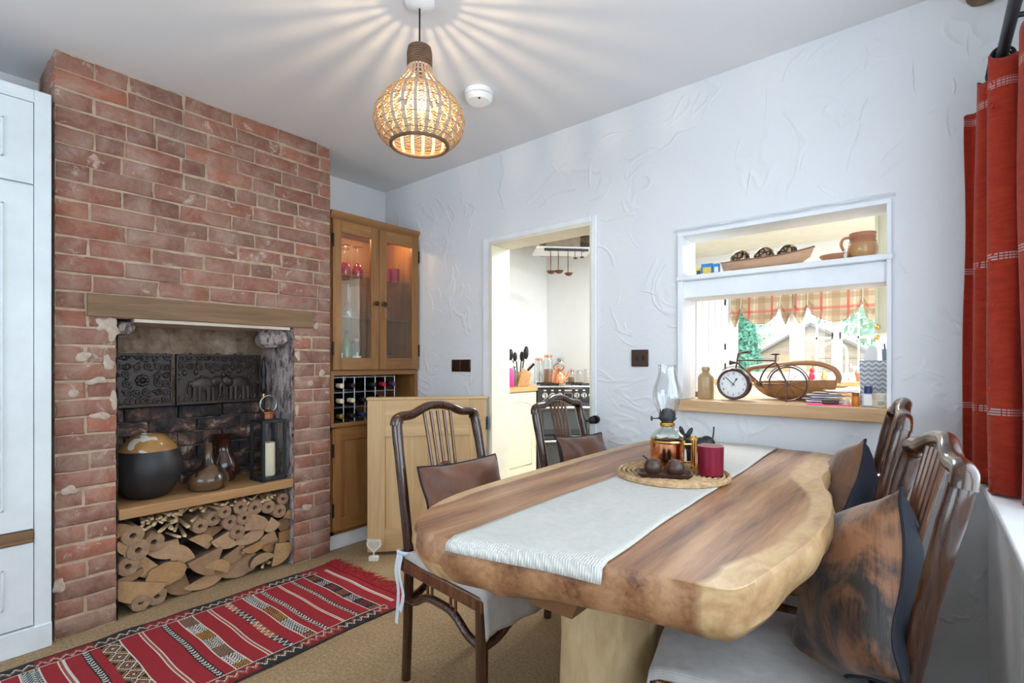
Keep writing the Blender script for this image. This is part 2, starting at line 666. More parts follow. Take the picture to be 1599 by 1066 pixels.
# doorway lining and casing
tr = structure(MB().bb(DX0, DX0 + 0.022, 2.262, 2.43, 0, DZ - 0.02).bb(DX1 - 0.014, DX1, 2.262, 2.43, 0, DZ - 0.02).bb(DX0, DX1, 2.262, 2.43, DZ - 0.02, DZ).build('trim_2', M['cream'], bevel=0.002), 'cream lining of the open kitchen doorway')
MB().bb(DX0 - 0.058, DX0 + 0.004, 2.266, 2.281, 0, DZ + 0.03).build('casing', M['trim_white'], tr, bevel=0.005)
MB().bb(DX1 - 0.006, DX1 + 0.022, 2.266, 2.281, 0, DZ + 0.03).build('casing', M['trim_white'], tr, bevel=0.005)
MB().bb(DX0 + 0.004, DX1 - 0.006, 2.266, 2.281, DZ - 0.008, DZ + 0.03).build('casing', M['trim_white'], tr, bevel=0.005)
# hook on the doorway edge
hk = thing('door_hook', 'black iron knob fixed at the right edge of the kitchen doorway', 'hook', (-1.318, 2.266, 0.83))
MB().tube([(0, 0.014, 0), (0, -0.006, 0)], [0.022, 0.022], 12).build('back_plate', M['black_metal'], hk)
MB().tube([(0, 0, 0), (0, -0.025, 0)], [0.009, 0.009], 8).ball((0, -0.035, 0), 0.019, 12, 8).build('knob', M['black_metal'], hk)
MB().tube(spline([(0, -0.02, 0), (-0.025, -0.03, -0.008), (-0.045, -0.026, 0.0), (-0.055, -0.028, 0.01)], 4), 0.006, 8).build('lever', M['black_metal'], hk)

# hatch frame with its middle shelf, and the timber sill
ht = structure(MB().bb(HX0, HX0 + 0.024, 2.265, 2.43, 0.955, HZ1 - 0.016).bb(HX1 - 0.015, HX1, 2.265, 2.43, 0.955, HZ1 - 0.016).bb(HX0, HX1, 2.265, 2.43, HZ1 - 0.016, HZ1).build('trim_3', M['trim_white'], bevel=0.002), 'white painted frame of the serving hatch')
MB().bb(HX0 + 0.02, HX1 - 0.013, 2.285, 2.44, 1.418, 1.495).build('cross_rail', M['trim_white'], ht, bevel=0.003)
MB().bb(HX0 - 0.004, HX1 + 0.004, 2.258, 2.46, 1.495, 1.518).build('shelf_board', M['trim_white'], ht, bevel=0.004)
structure(MB().bb(HX0 - 0.002, HX1 + 0.004, 2.232, 2.74, 0.905, 0.955).build('trim_4', M['sill_wood'], bevel=0.004), 'thick pale wooden sill of the serving hatch')
# plaster lump over the hatch
MB().rings([[V(x, 2.282, 1.722 + 0.006 * nz(x * 9, 1)), V(x, 2.268 + 0.004 * nz(x * 7, 2), 1.728 + 0.006 * nz(x * 11, 3)), V(x, 2.282, 1.742 + 0.008 * nz(x * 8, 5))] for x in [HX0 - 0.02 + (HX1 - HX0 + 0.03) * i / 30 for i in range(31)]], False, False).build('plaster_lip', M['plaster'], wall_back)

# ---- chimney breast: mortar core, single bricks, lintel, sooty recess
m, nt, b = new_mat('old_brick')
oi = nt.nodes.new('ShaderNodeObjectInfo')
vec = coords(nt, (1, 1, 1), 'World')
c = ramp(nt, oi.outputs['Random'], [(0.0, (0.26, 0.125, 0.095)), (0.25, (0.37, 0.145, 0.095)), (0.5, (0.33, 0.175, 0.135)), (0.75, (0.44, 0.170, 0.105)), (1.0, (0.25, 0.14, 0.108))])
c = mixc(nt, 0.55, c, ramp(nt, noise_tex(nt, vec, 26, 5, 0.65), [(0.25, (0.50, 0.46, 0.45)), (0.65, (1, 1, 1))]), 'MULTIPLY')
pn = noise_tex(nt, vec, 7.0, 6, 0.7, 0.6)
c = mixc(nt, mth(nt, 'MULTIPLY', mth(nt, 'SUBTRACT', pn, 0.44, clamp=True), 2.8, clamp=True), c, (0.47, 0.34, 0.27))
pn2 = noise_tex(nt, vec, 12.0, 6, 0.75, 0.4)
c = mixc(nt, mth(nt, 'MULTIPLY', mth(nt, 'SUBTRACT', pn2, 0.585, clamp=True), 9, clamp=True), c, (0.60, 0.50, 0.42))
pn3 = noise_tex(nt, vec, 4.3, 6, 0.75, 0.9)
c = mixc(nt, mth(nt, 'MULTIPLY', mth(nt, 'SUBTRACT', pn3, 0.60, clamp=True), 5, clamp=True), c, (0.12, 0.075, 0.055))
lk(nt, c, b.inputs['Base Color'])
b.inputs['Roughness'].default_value = 0.9
bump(nt, b, noise_tex(nt, vec, 45, 6, 0.7), 0.55, 0.012)
M['brick'] = m
M['mortar'] = plain('lime_mortar', (0.40, 0.28, 0.19), 0.95, c2=(0.58, 0.44, 0.32), scale=18, bmp=0.7, bscale=70)
m, nt, b = new_mat('sooty_plaster')
vec = coords(nt, (1, 1, 1), 'World')
c = ramp(nt, noise_tex(nt, vec, 6.5, 6, 0.72, 0.8), [(0.34, (0.018, 0.017, 0.019)), (0.46, (0.10, 0.08, 0.075)), (0.53, (0.30, 0.22, 0.18)), (0.66, (0.44, 0.34, 0.29))])
c = mixc(nt, mth(nt, 'MULTIPLY', mth(nt, 'SUBTRACT', noise_tex(nt, vec, 17, 5, 0.7), 0.60, clamp=True), 8, clamp=True), c, (0.66, 0.60, 0.57))
lk(nt, c, b.inputs['Base Color'])
b.inputs['Roughness'].default_value = 0.92
bump(nt, b, noise_tex(nt, vec, 30, 6, 0.7), 0.8, 0.02)
M['soot'] = m
m, nt, b = new_mat('tan_render')
vec = coords(nt, (1, 1, 1), 'World')
c = ramp(nt, noise_tex(nt, vec, 11, 6, 0.7, 0.5), [(0.30, (0.05, 0.04, 0.035)), (0.42, (0.27, 0.18, 0.12)), (0.6, (0.45, 0.34, 0.26)), (0.75, (0.58, 0.48, 0.40))])
lk(nt, c, b.inputs['Base Color'])
b.inputs['Roughness'].default_value = 0.92
bump(nt, b, noise_tex(nt, vec, 30, 6, 0.7), 0.8, 0.02)
M['tan_render'] = m
m, nt, b = new_mat('pale_flaking_render')
vec = coords(nt, (3, 3, 1), 'World')
c = ramp(nt, noise_tex(nt, vec, 12, 6, 0.75, 0.4), [(0.36, (0.03, 0.028, 0.03)), (0.44, (0.28, 0.21, 0.20)), (0.53, (0.54, 0.46, 0.45)), (0.66, (0.72, 0.65, 0.64))])
lk(nt, c, b.inputs['Base Color'])
b.inputs['Roughness'].default_value = 0.92
bump(nt, b, noise_tex(nt, vec, 20, 6, 0.7), 0.9, 0.02)
M['flake'] = m
m, nt, b = new_mat('sooty_brick')
vec = coords(nt, (1, 1, 1), 'World')
c = ramp(nt, noise_tex(nt, vec, 8, 6, 0.72, 0.7), [(0.38, (0.014, 0.015, 0.019)), (0.49, (0.055, 0.04, 0.04)), (0.56, (0.19, 0.095, 0.065)), (0.63, (0.52, 0.43, 0.38))])
lk(nt, c, b.inputs['Base Color'])
b.inputs['Roughness'].default_value = 0.8
bump(nt, b, noise_tex(nt, vec, 40, 5, 0.7), 0.6, 0.012)
M['soot_brick'] = m

M['remnant'] = plain('plaster_remnant', (0.42, 0.31, 0.24), 0.95, c2=(0.58, 0.48, 0.40), scale=30, bmp=0.6, bscale=80)
OY0, OY1, OZ = 0.590, 1.374, 1.305     # fireplace opening
CY0, CY1 = 0.383, 1.603                # chimney breast
core = MB()
xf = XC - 0.005
core.bb(XL, xf, CY0 + 0.004, OY0 - 0.006, 0, ZC)
core.bb(XL, xf, OY1 + 0.010, CY1 - 0.004, 0, ZC)
core.bb(XL, xf, OY0 - 0.006, OY1 + 0.010, OZ + 0.012, ZC)
core.bb(XL, XL + 0.02, OY0 - 0.006, OY1 + 0.010, 0, OZ + 0.012)
chim = structure(core.build('wall_chimney', M['mortar'], smooth=False), 'exposed red brick chimney breast with open fireplace')
brng = random.Random(11)


def brick(y0, y1, z0, z1, mat=None, xface=XC, depth=0.05, side=None, parent=None):
    """one slightly uneven brick with chamfered face; side='y' lies in a face looking to -Y"""
    L, H = y1 - y0, z1 - z0
    g = 0.0042
    j = lambda s=0.0022: brng.uniform(-s, s)
    L2, H2 = L / 2 - g, H / 2 - g
    c = min(0.006, L / 6)
    pr = brng.uniform(-0.002, 0.0035)
    back = [(-depth, -L2 - g, -H2 - g * .6), (-depth, L2 + g, -H2 - g * .6), (-depth, L2 + g, H2 + g * .6), (-depth, -L2 - g, H2 + g * .6)]
    mid, frt = [], []
    for sy, sz in ((-1, -1), (0, -1), (1, -1), (1, 0), (1, 1), (0, 1), (-1, 1), (-1, 0)):
        a, q = j(0.0028), j(0.0028)
        mid.append((pr - 0.005, sy * L2 + a, sz * H2 + q))
        frt.append((pr + j(0.0012), sy * (L2 - c) + a, sz * (H2 - c) + q))
    bk = []
    for sy, sz in ((-1, -1), (0, -1), (1, -1), (1, 0), (1, 1), (0, 1), (-1, 1), (-1, 0)):
        bk.append((-depth, sy * L2, sz * H2))
    mb = MB()
    if side == 'y':
        T = lambda P: [(p[1], -p[0], p[2]) for p in P]
        mb.rings([T(bk), T(mid), T(frt)], True, True)
    else:
        mb.rings([bk, mid, frt], True, True)
    o = mb.build('brick', mat or M['brick'], parent or chim, ang=50)
    if side == 'y':
        o.location = ((y0 + y1) / 2, xface, (z0 + z1) / 2)
    else:
        o.location = (xface, (y0 + y1) / 2, (z0 + z1) / 2)
    return o


CH = ZC / 32
for r in range(32):
    z0, z1 = r * CH, (r + 1) * CH
    if z0 < 1.29:
        segs = [(CY0, OY0), (OY1, CY1)]
    elif z0 < 1.40:
        segs = [(CY0, 0.485), (1.485, CY1)]
    else:
        segs = [(CY0, CY1)]
    if 1.27 < z0 < 1.31:
        z1 = min(z1, 1.9)
    for a, e in segs:
        y = a
        first = True
        if e - a < 0.3:
            if e - a < 0.14:
                cuts = [a, e]
            elif (r % 2 == 0) == (a < 1):
                cuts = [a, e]
            else:
                q = a + (e - a) * brng.uniform(0.44, 0.56)
                cuts = [a, q, e]
        else:
            cuts = [a]
            y = a + (0.118 if r % 2 else 0.232) + brng.uniform(-0.012, 0.012)
            while y < e - 0.06:
                cuts.append(y)
                y += (0.113 if brng.random() < 0.2 else 0.226) + brng.uniform(-0.012, 0.012)
            cuts.append(e)
        for p, q in zip(cuts[:-1], cuts[1:]):
            zj = brng.uniform(-0.0025, 0.0025)
            brick(p, q, z0 + zj, z1 + zj)
# return of the breast above the cupboard
for r in range(28, 32):
    xs = [XC + 0.0, XC - (0.11 if r % 2 else 0.22), XC - (0.33 if r % 2 else 0.39)]
    for p, q in zip(xs[1:], xs[:-1]):
        brick(p, q, r * CH, (r + 1) * CH, xface=CY0, side='y')
# lintel beam
lm = MB()
rings = []
for i in range(13):
    y = 0.487 + (1.483 - 0.487) * i / 12
    d = 0.004 * nz(y * 6, 1.0)
    z0, z1 = 1.316 + 0.004 * nz(y * 5, 2), 1.418 + 0.003 * nz(y * 5, 3)
    rings.append([V(-2.85, y, z0), V(XC + 0.012 + d, y, z0 + 0.004), V(XC + 0.014 + d, y, (z0 + z1) / 2), V(XC + 0.012 + d, y, z1 - 0.004), V(-2.85, y, z1)])
tag(lm.rings(rings, True, True).build('lintel', M['lintel'], chim, ang=60), 'aged brown timber lintel')
tag(MB().bb(-3.08, XC + 0.002, OY0 + 0.06, OY1 - 0.02, 1.303, 1.317).build('soffit', plain('soffit_plaster', (0.62, 0.54, 0.45), 0.9, bmp=0.4), chim), 'pale plaster soffit under the lintel')
# sooty back, jambs


def rough_sheet(name, fn, nu, nv, mat, label=None):
    o = MB().grid(fn, nu, nv).build(name, mat, chim, ang=60)
    if label:
        tag(o, label)
    return o


rough_sheet('fireback', lambda u, v: V(XL + 0.022 + 0.016 * (0.5 + nz(u * 9, v * 9, 1)) , OY0 - 0.006 + u * (OY1 - OY0 + 0.016), v * 0.95), 30, 30, M['soot'], 'sooty fireplace back')
rough_sheet('upper_render', lambda u, v: V(XL + 0.045 + 0.03 * v + 0.016 * nz(u * 9, v * 5, 4), OY0 - 0.006 + u * (OY1 - OY0 + 0.016), 0.91 + v * 0.40), 34, 16, M['tan_render'], 'rough tan render above the carved panels')
rough_sheet('jamb_render', lambda u, v: V(XL + 0.02 + u * (XC - XL - 0.022), OY1 + 0.004 - 0.014 * (0.5 + nz(u * 6, v * 9, 7)) * math.sin(PI * min(1, max(0, 0.06 + 0.9 * (1 - u)))) - 0.022 * max(0, v - 0.8) * (1 - u) * 5, v * 1.31), 16, 44, M['flake'], 'flaking pale render on the fireplace jamb')
rough_sheet('jamb_render', lambda u, v: V(XL + 0.02 + u * (XC - XL - 0.022), OY0 - 0.004 + 0.010 * (0.5 + nz(u * 6, v * 9, 9)), v * 1.31), 10, 30, M['soot'])
for r in range(6):
    z0 = 0.455 + r * 0.074
    cuts = [OY0 + 0.0, OY0 + (0.10 if r % 2 else 0.2), OY0 + (0.33 if r % 2 else 0.42), OY0 + (0.55 if r % 2 else 0.64), OY1]
    for p, q in zip(cuts[:-1], cuts[1:]):
        brick(p, q, z0, z0 + 0.074, M['soot_brick'], XL + 0.055, 0.03)
# broken corner lumps of render at the top of the opening
for (yc, zc, sz, sd) in ((OY0 + 0.035, 1.275, 0.05, 1), (OY1 - 0.06, 1.262, 0.075, 5)):
    mb = MB().ball((0, 0, 0), (0.10, sz, sz * 0.75), 14, 10)
    for i, p in enumerate(mb.v):
        k = 1 + 0.45 * nz(p.x * 16 + sd, p.y * 16, p.z * 16)
        mb.v[i] = p * k
    mb.build('render_lump', M['flake'], chim, loc=(XC - 0.13, yc, zc), ang=30)

# remnants of old plaster sticking to the bricks
prg = random.Random(21)
for (yc, zc, sy, sz) in ((0.570, 1.270, 0.022, 0.045), (0.545, 1.285, 0.03, 0.03), (0.470, 1.15, 0.03, 0.022), (0.555, 1.12, 0.02, 0.03), (0.520, 1.045, 0.035, 0.014), (0.445, 0.995, 0.02, 0.018), (0.575, 0.96, 0.014, 0.04), (0.530, 0.90, 0.03, 0.016), (0.43, 0.60, 0.022, 0.02), (1.40, 1.16, 0.014, 0.03), (1.47, 1.005, 0.02, 0.016), (1.545, 1.06, 0.018, 0.02), (1.505, 1.335, 0.016, 0.02), (0.40, 0.22, 0.02, 0.03), (1.395, 0.86, 0.012, 0.03), (1.45, 0.30, 0.03, 0.02)):
    mb = MB().ball((0, 0, 0), (0.0045, sy, sz), 16, 10)
    q = prg.uniform(0, 50)
    for i, p in enumerate(mb.v):
        k = 1 + 0.7 * nz(p.y * 40 + q, p.z * 40)
        mb.v[i] = V(p.x, p.y * k, p.z * k)
    mb.build('plaster_remnant', M['remnant'], chim, loc=(XC + 0.001, yc, zc), ang=60)

# white skirting in the alcove under the display cabinet
structure(MB().bb(-2.78, -2.742, CY1, YW, 0, 0.092).build('baseboard_alcove', M['trim_white'], bevel=0.004), 'white skirting board under the pine display cabinet')

# ---- kitchen shell
structure(MB().bb(-3.5, -3.4, 2.41, 4.85, 0, 2.42).build('wall_kitchen_left', M['kitchen_wall']), 'white kitchen side wall beyond the doorway')
structure(MB().bb(-3.4, -2.2, 4.75, 4.85, 0, 2.42).build('wall_kitchen_corner', M['kitchen_wall']), 'white kitchen wall behind the cooker')
structure(MB().bb(-2.3, -2.2, 4.85, 6.3, 0, 2.42).build('wall_kitchen_return', M['kitchen_wall']), 'white kitchen return wall seen through the hatch')
KX0, KX1, KZ0, KZ1 = -1.76, -0.36, 0.98, 1.92
w = MB()
w.bb(-2.2, KX0, 6.2, 6.3, 0, 2.42).bb(KX1, 0.8, 6.2, 6.3, 0, 2.42).bb(KX0, KX1, 6.2, 6.3, 0, KZ0).bb(KX0, KX1, 6.2, 6.3, KZ1, 2.42)
structure(w.build('wall_kitchen_window', M['kitchen_wall']), 'white kitchen wall around the garden window')
structure(MB().bb(0.7, 0.8, 2.41, 6.2, 0, 2.42).build('wall_kitchen_right', M['kitchen_wall']), 'white kitchen wall on the right')
wk = window('window_3', 'white casement kitchen window overlooking the garden', 'x', KX0, KX1, KZ0, KZ1, 6.22, 6.28, [(-1.10, 0.14), (-0.73, 0.09)], [(-1.03, -0.775, 1.375, 1.40), (-0.685, -0.40, 1.375, 1.40), (-0.92, -0.905, 1.02, 1.88), (-0.55, -0.535, 1.02, 1.88)], 0.04)
for hx in (-0.765, -0.695):
    MB().box((hx, 6.205, 1.42), (0.014, 0.02, 0.05)).tube([(hx, 6.195, 1.44), (hx, 6.185, 1.44), (hx, 6.185, 1.37)], 0.006, 8).build('window_handle', M['black_metal'], wk)
# white plank door beside the kitchen window
dr = structure(MB().bb(-2.17, -1.80, 6.165, 6.195, 0.0, 2.02).build('door_1', M['pvc_white']), 'white plank door beside the kitchen window')
for i in range(5):
    MB().bb(-2.165 + i * 0.073, -2.165 + i * 0.073 + 0.069, 6.150, 6.166, 0.01, 2.01).build('plank', M['pvc_white'], dr, bevel=0.004)
for z in (1.28, 1.80, 1.05):
    MB().bb(-1.835, -1.82, 6.138, 6.151, z, z + 0.07).build('hinge', M['black_metal'], dr)

# ================================================================== LEFT SIDE: cupboard, hearth, cabinet, half door, rug
# ---- white built-in cupboard
XF = -2.68
cb = thing('built_in_cupboard', 'white painted built-in cupboard with moulded doors left of the chimney', 'cupboard', (0, 0, 0))
f = MB()
f.bb(XL + 0.005, XF - 0.02, -1.5, 0.371, 0.0, 2.185)
f.build('carcass', M['cupboard_white'], cb)
fr = MB()
fr.bb(XF - 0.02, XF, 0.322, 0.372, 0.06, 2.185).bb(XF - 0.02, XF, -1.5, 0.322, 2.135, 2.185)
fr.bb(XF - 0.02, XF, -0.255, -0.205, 0.06, 2.135)
fr.build('face_frame', M['cupboard_white'], cb, bevel=0.002)
MB().bb(XF - 0.02, XF + 0.006, -1.5, 0.373, 0.0, 0.095).build('plinth', M['cupboard_white'], cb, bevel=0.003)


def panel_door(parent, y0, y1, z0, z1, ins=0.085, name='door'):
    g = 0.002
    d = MB().bb(XF - 0.018, XF - 0.002, y0 + g, y1 - g, z0 + g, z1 - g).build(name, M['cupboard_white'], parent, bevel=0.0015)
    a0, a1, b0, b1 = y0 + ins, y1 - ins, z0 + ins, z1 - ins
    for k, (t, hgt) in enumerate(((0.0, 0.006), (0.012, 0.003), (0.022, 0.007))):
        mm = MB()
        wd = 0.007
        A0, A1, B0, B1 = a0 + t, a1 - t, b0 + t, b1 - t
        mm.bb(XF - 0.004, XF - 0.002 + hgt, A0, A1, B0, B0 + wd).bb(XF - 0.004, XF - 0.002 + hgt, A0, A1, B1 - wd, B1)
        mm.bb(XF - 0.004, XF - 0.002 + hgt, A0, A0 + wd, B0, B1).bb(XF - 0.004, XF - 0.002 + hgt, A1 - wd, A1, B0, B1)
        mm.build('moulding', M['cupboard_white'], d, bevel=0.002)
    return d


for (y0, y1) in ((-0.205, 0.322), (-0.78, -0.255)):
    panel_door(cb, y0, y1, 1.815, 2.135)
    panel_door(cb, y0, y1, 0.475, 1.812)
    panel_door(cb, y0, y1, 0.100, 0.425)
    tag(MB().bb(XF - 0.018, XF + 0.006, y0 + 0.004, y1 - 0.003, 0.428, 0.472).build('pull_out_board', M['lintel'], cb, bevel=0.002), 'brown wooden pull-out board')

# ---- hearth shelf
tag(MB().bb(-3.07, XC + 0.008, OY0 + 0.004, OY1 - 0.004, 0.436, 0.482).build('hearth_shelf', M['shelf_wood'], bevel=0.003), 'thick plain wooden shelf inside the brick fireplace', 'shelf')
ZS = 0.4825

# ---- carved panels


def carved_panel(name, label, y0, y1, z0, z1, elephants):
    root = thing(name, label, 'carving', (-3.022, (y0 + y1) / 2, z0))
    W, H = y1 - y0, z1 - z0
    MB().bb(-0.012, -0.002, -W / 2, W / 2, 0, H).build('board', M['dark_carved'], root)
    fr = MB()
    fr.bb(-0.012, 0.010, -W / 2, W / 2, 0, 0.018).bb(-0.012, 0.006, -W / 2, W / 2, H - 0.012, H)
    fr.bb(-0.012, 0.006, -W / 2, -W / 2 + 0.010, 0, H).bb(-0.012, 0.006, W / 2 - 0.010, W / 2, 0, H)
    fr.build('border', M['dark_carved'], root, bevel=0.003)
    rg = random.Random(int(W * 1000))
    sc = MB()
    ny, nzv = int(W / 0.042), int(H / 0.044)
    for i in range(ny):
        for k in range(nzv):
            y = -W / 2 + (i + 0.5) * W / ny + rg.uniform(-.006, .006)
            z = (k + 0.55) * H / nzv + rg.uniform(-.006, .006)
            if elephants and (k < nzv - 2):
                continue
            if not elephants and abs(y) < 0.036 and abs(z - H / 2) < 0.04:
                continue
            a0 = rg.uniform(0, 360)
            pts = []
            for t in range(15):
                rr = 0.019 * (1 - t / 19)
                a = R(a0 + t * 33)
                pts.append((0.001, y + rr * math.cos(a), z + rr * math.sin(a)))
            sc.tube(pts, [0.0055] * 14 + [0.003], 6)
            sc.ball((0.0, y + 0.02 * math.cos(R(a0 + 200)), z + 0.02 * math.sin(R(a0 + 200))), (0.007, 0.009, 0.007), 8, 6)
    sc.build('scrollwork', M['dark_carved'], root)
    if elephants:
        for s, yc in ((1, -W * 0.20), (-1, W * 0.22)):
            e = MB()
            e.ball((0.002, yc, 0.105), (0.013, 0.062, 0.042), 14, 10)
            e.ball((0.004, yc + s * 0.068, 0.122), (0.013, 0.028, 0.030), 12, 8)
            e.ball((0.010, yc + s * 0.052, 0.118), (0.008, 0.019, 0.025), 10, 8)
            e.tube(spline([(0.006, yc + s * 0.088, 0.115), (0.006, yc + s * 0.102, 0.085), (0.006, yc + s * 0.100, 0.05), (0.006, yc + s * 0.112, 0.035)], 4), [0.011] * 5 + [0.008] * 8, 8)
            for q in (-0.042, -0.018, 0.022, 0.045):
                e.tube([(0.002, yc + q, 0.09), (0.003, yc + q * 1.06, 0.05), (0.002, yc + q * 1.06, 0.018)], [0.017, 0.013, 0.013], 8)
            e.tube(spline([(0.004, yc - s * 0.058, 0.115), (0.004, yc - s * 0.075, 0.09), (0.004, yc - s * 0.072, 0.055)], 4), 0.004, 6)
            tag(e.build('elephant', M['dark_carved'], root), 'carved elephant in low relief')
        lf = MB()
        for i in range(16):
            y = -W / 2 + (i + 0.5) * W / 16
            lf.ball((0.001, y, 0.145 + 0.035 * math.sin(i * 2.4)), (0.008, 0.012, 0.016), 8, 6)
            lf.tube([(0.0, y, 0.02), (0.003, y + 0.008, 0.035), (0.0, y + 0.003, 0.05)], [0.006, 0.006, 0.002], 6)
        lf.build('foliage', M['dark_carved'], root)
    else:
        fl = MB()
        for k in range(8):
            a = k * PI / 4
            fl.ball((0.002, 0.021 * math.cos(a), H / 2 + 0.021 * math.sin(a)), (0.008, 0.011, 0.011), 8, 6)
        fl.ball((0.006, 0, H / 2), (0.008, 0.010, 0.010), 10, 8)
        tag(fl.build('rosette', M['dark_carved'], root), 'carved flower rosette')
    return root


carved_panel('carved_panel', 'square dark carved wooden panel with flower rosette in the fireplace', 0.628, 0.886, 0.900, 1.168, False)
carved_panel('carved_panel', 'wide dark carved wooden panel with two elephants in the fireplace', 0.902, 1.335, 0.900, 1.168, True)

# ---- vases, lantern and poker on the hearth shelf
vs_ = thing('round_vase', 'large round black vase with tan top at the left of the hearth shelf', 'vase', (-2.875, 0.745, ZS))
MB().lathe([(0.055, 0), (0.085, 0.01), (0.122, 0.06), (0.140, 0.115), (0.141, 0.15), (0.133, 0.19), (0.118, 0.226)], n=40).build('body', plain('black_clay', (0.016, 0.016, 0.018), 0.5, c2=(0.026, 0.025, 0.027)), vs_)
m, nt, b = new_mat('tan_gourd_top')
vec = coords(nt)
c = ramp(nt, noise_tex(nt, vec, 9, 3), [(0.35, (0.26, 0.12, 0.035)), (0.65, (0.45, 0.24, 0.08))])
c = mixc(nt, mth(nt, 'GREATER_THAN', noise_tex(nt, vec, 20, 1), 0.60), c, (0.62, 0.60, 0.56))
lk(nt, c, b.inputs['Base Color'])
b.inputs['Roughness'].default_value = 0.4
tag(MB().lathe([(0.1185, 0.224), (0.106, 0.246), (0.080, 0.277), (0.055, 0.296), (0.032, 0.302), (0.028, 0.300), (0.03, 0.28)], n=40, cap=False).build('top', m, vs_), 'tan shoulder with pale flecks')
m, nt, b = new_mat('two_tone_vase')
vec = coords(nt)
c = mixc(nt, mth(nt, 'GREATER_THAN', noise_tex(nt, vec, 11, 2, 0.4), 0.47), (0.022, 0.011, 0.007), (0.115, 0.062, 0.028))
lk(nt, c, b.inputs['Base Color'])
b.inputs['Roughness'].default_value = 0.28
b.inputs['Coat Weight'].default_value = 0.4
tag(MB().lathe([(0.05, 0), (0.080, 0.008), (0.093, 0.04), (0.088, 0.068), (0.066, 0.098), (0.040, 0.118), (0.025, 0.142), (0.019, 0.175), (0.017, 0.215), (0.020, 0.232), (0.016, 0.233), (0.013, 0.21)], n=32, cap=False).build('bottle_vase', m, loc=(-2.815, 0.985, ZS)), 'squat brown bottle vase with slim neck in front of the flared vase', 'vase')
tag(MB().lathe([(0.035, 0), (0.060, 0.012), (0.076, 0.06), (0.078, 0.085), (0.066, 0.125), (0.042, 0.160), (0.034, 0.185), (0.038, 0.215), (0.058, 0.245), (0.066, 0.250), (0.060, 0.251), (0.034, 0.225)], n=32, cap=False).build('flared_vase', plain('dark_red_brown_glaze', (0.040, 0.012, 0.008), 0.2, coat=0.6), loc=(-2.930, 1.095, ZS)), 'dark red-brown vase with flared rim behind the bottle vase', 'vase')
ln = thing('lantern', 'black metal lantern with copper cap and ring handle on the hearth shelf', 'lantern', (-2.800, 1.278, ZS), R(4))
a, h = 0.067, 0.315
MB().bb(-a, a, -a, a, 0, 0.022).build('base', M['grey_iron'], ln, bevel=0.002)
for sx in (-1, 1):
    for sy in (-1, 1):
        MB().box((sx * (a - 0.007), sy * (a - 0.007), h / 2), (0.014, 0.014, h)).build('corner_post', M['grey_iron'], ln)
MB().bb(-a, a, -a, a, h, h + 0.012).rings([[V(sx * q, sy * q, z) for sx, sy in ((-1, -1), (1, -1), (1, 1), (-1, 1))] for q, z in ((a, h + 0.012), (0.03, h + 0.02))], True, True).build('roof', M['grey_iron'], ln, bevel=0.002)
for k in range(4):
    an = k * PI / 2
    MB().box((0, 0, 0), (0.003, 2 * a - 0.028, h - 0.022)).build('pane', M['glass'], ln, loc=((a - 0.006) * math.cos(an), (a - 0.006) * math.sin(an), (h + 0.022) / 2), rotz=an)
MB().lathe([(0.030, h + 0.018), (0.030, h + 0.045), (0.034, h + 0.048), (0.034, h + 0.056), (0.020, h + 0.064), (0.010, h + 0.070), (0.010, h + 0.080)], n=20).build('chimney_cap', M['copper_dull'], ln)
MB().tube(arc((0, 0, h + 0.098), 0.046, -62, 242, 26, 'yz'), 0.0038, 8).build('ring_handle', M['steel_wire'], ln)
cd = thing('pillar_candle', 'cream pillar candle standing inside the black lantern', 'candle', (-2.800, 1.278, ZS + 0.0225))
MB().lathe([(0.034, 0), (0.035, 0.004), (0.035, 0.175), (0.032, 0.180), (0.010, 0.174)], n=24).build('wax', M['wax'], cd)
MB().tube([(0, 0, 0.173), (0.001, 0, 0.190)], 0.0015, 6).build('wick', M['black_metal'], cd)
pk = thing('fire_poker', 'slim dark fire tool with bulbous handle standing behind the lantern', 'poker', (-2.945, 1.318, ZS))
MB().lathe([(0.006, 0), (0.007, 0.30), (0.007, 0.50)], n=10).build('shaft', M['black_metal'], pk)
MB().lathe([(0.007, 0.46), (0.015, 0.475), (0.017, 0.50), (0.010, 0.54), (0.015, 0.57), (0.016, 0.60), (0.008, 0.64), (0.011, 0.655), (0.004, 0.67)], n=14).build('handle', M['black_metal'], pk)
MB().lathe([(0.0105, 0.44), (0.0105, 0.462)], n=12).build('ferrule', M['brass'], pk)

# ---- log pile
m, nt, b = new_mat('log_end_grain')
vec = coords(nt, (1, 1, 1), 'World')
oi = nt.nodes.new('ShaderNodeObjectInfo')
c = ramp(nt, oi.outputs['Random'], [(0, (0.34, 0.17, 0.07)), (0.35, (0.50, 0.29, 0.12)), (0.65, (0.56, 0.37, 0.23)), (1, (0.30, 0.165, 0.085))])
c = mixc(nt, 0.5, c, ramp(nt, noise_tex(nt, vec, 40, 5, 0.65, 0.5), [(0.3, (0.55, 0.5, 0.45)), (0.65, (1, 1, 1))]), 'MULTIPLY')
rgw = nt.nodes.new('ShaderNodeTexWave')
rgw.wave_type = 'RINGS'
rgw.rings_direction = 'X'
rgw.inputs['Scale'].default_value = 55
rgw.inputs['Distortion'].default_value = 3.0
rgw.inputs['Detail Scale'].default_value = 0.6
lk(nt, coords(nt), rgw.inputs['Vector'])
c = mixc(nt, 0.30, c, ramp(nt, rgw.outputs['Fac'], [(0.1, (0.55, 0.45, 0.36)), (0.6, (1, 1, 1))]), 'MULTIPLY')
lk(nt, c, b.inputs['Base Color'])
b.inputs['Roughness'].default_value = 0.8
bump(nt, b, noise_tex(nt, vec, 120, 4), 0.4, 0.004)
M['log_end'] = m
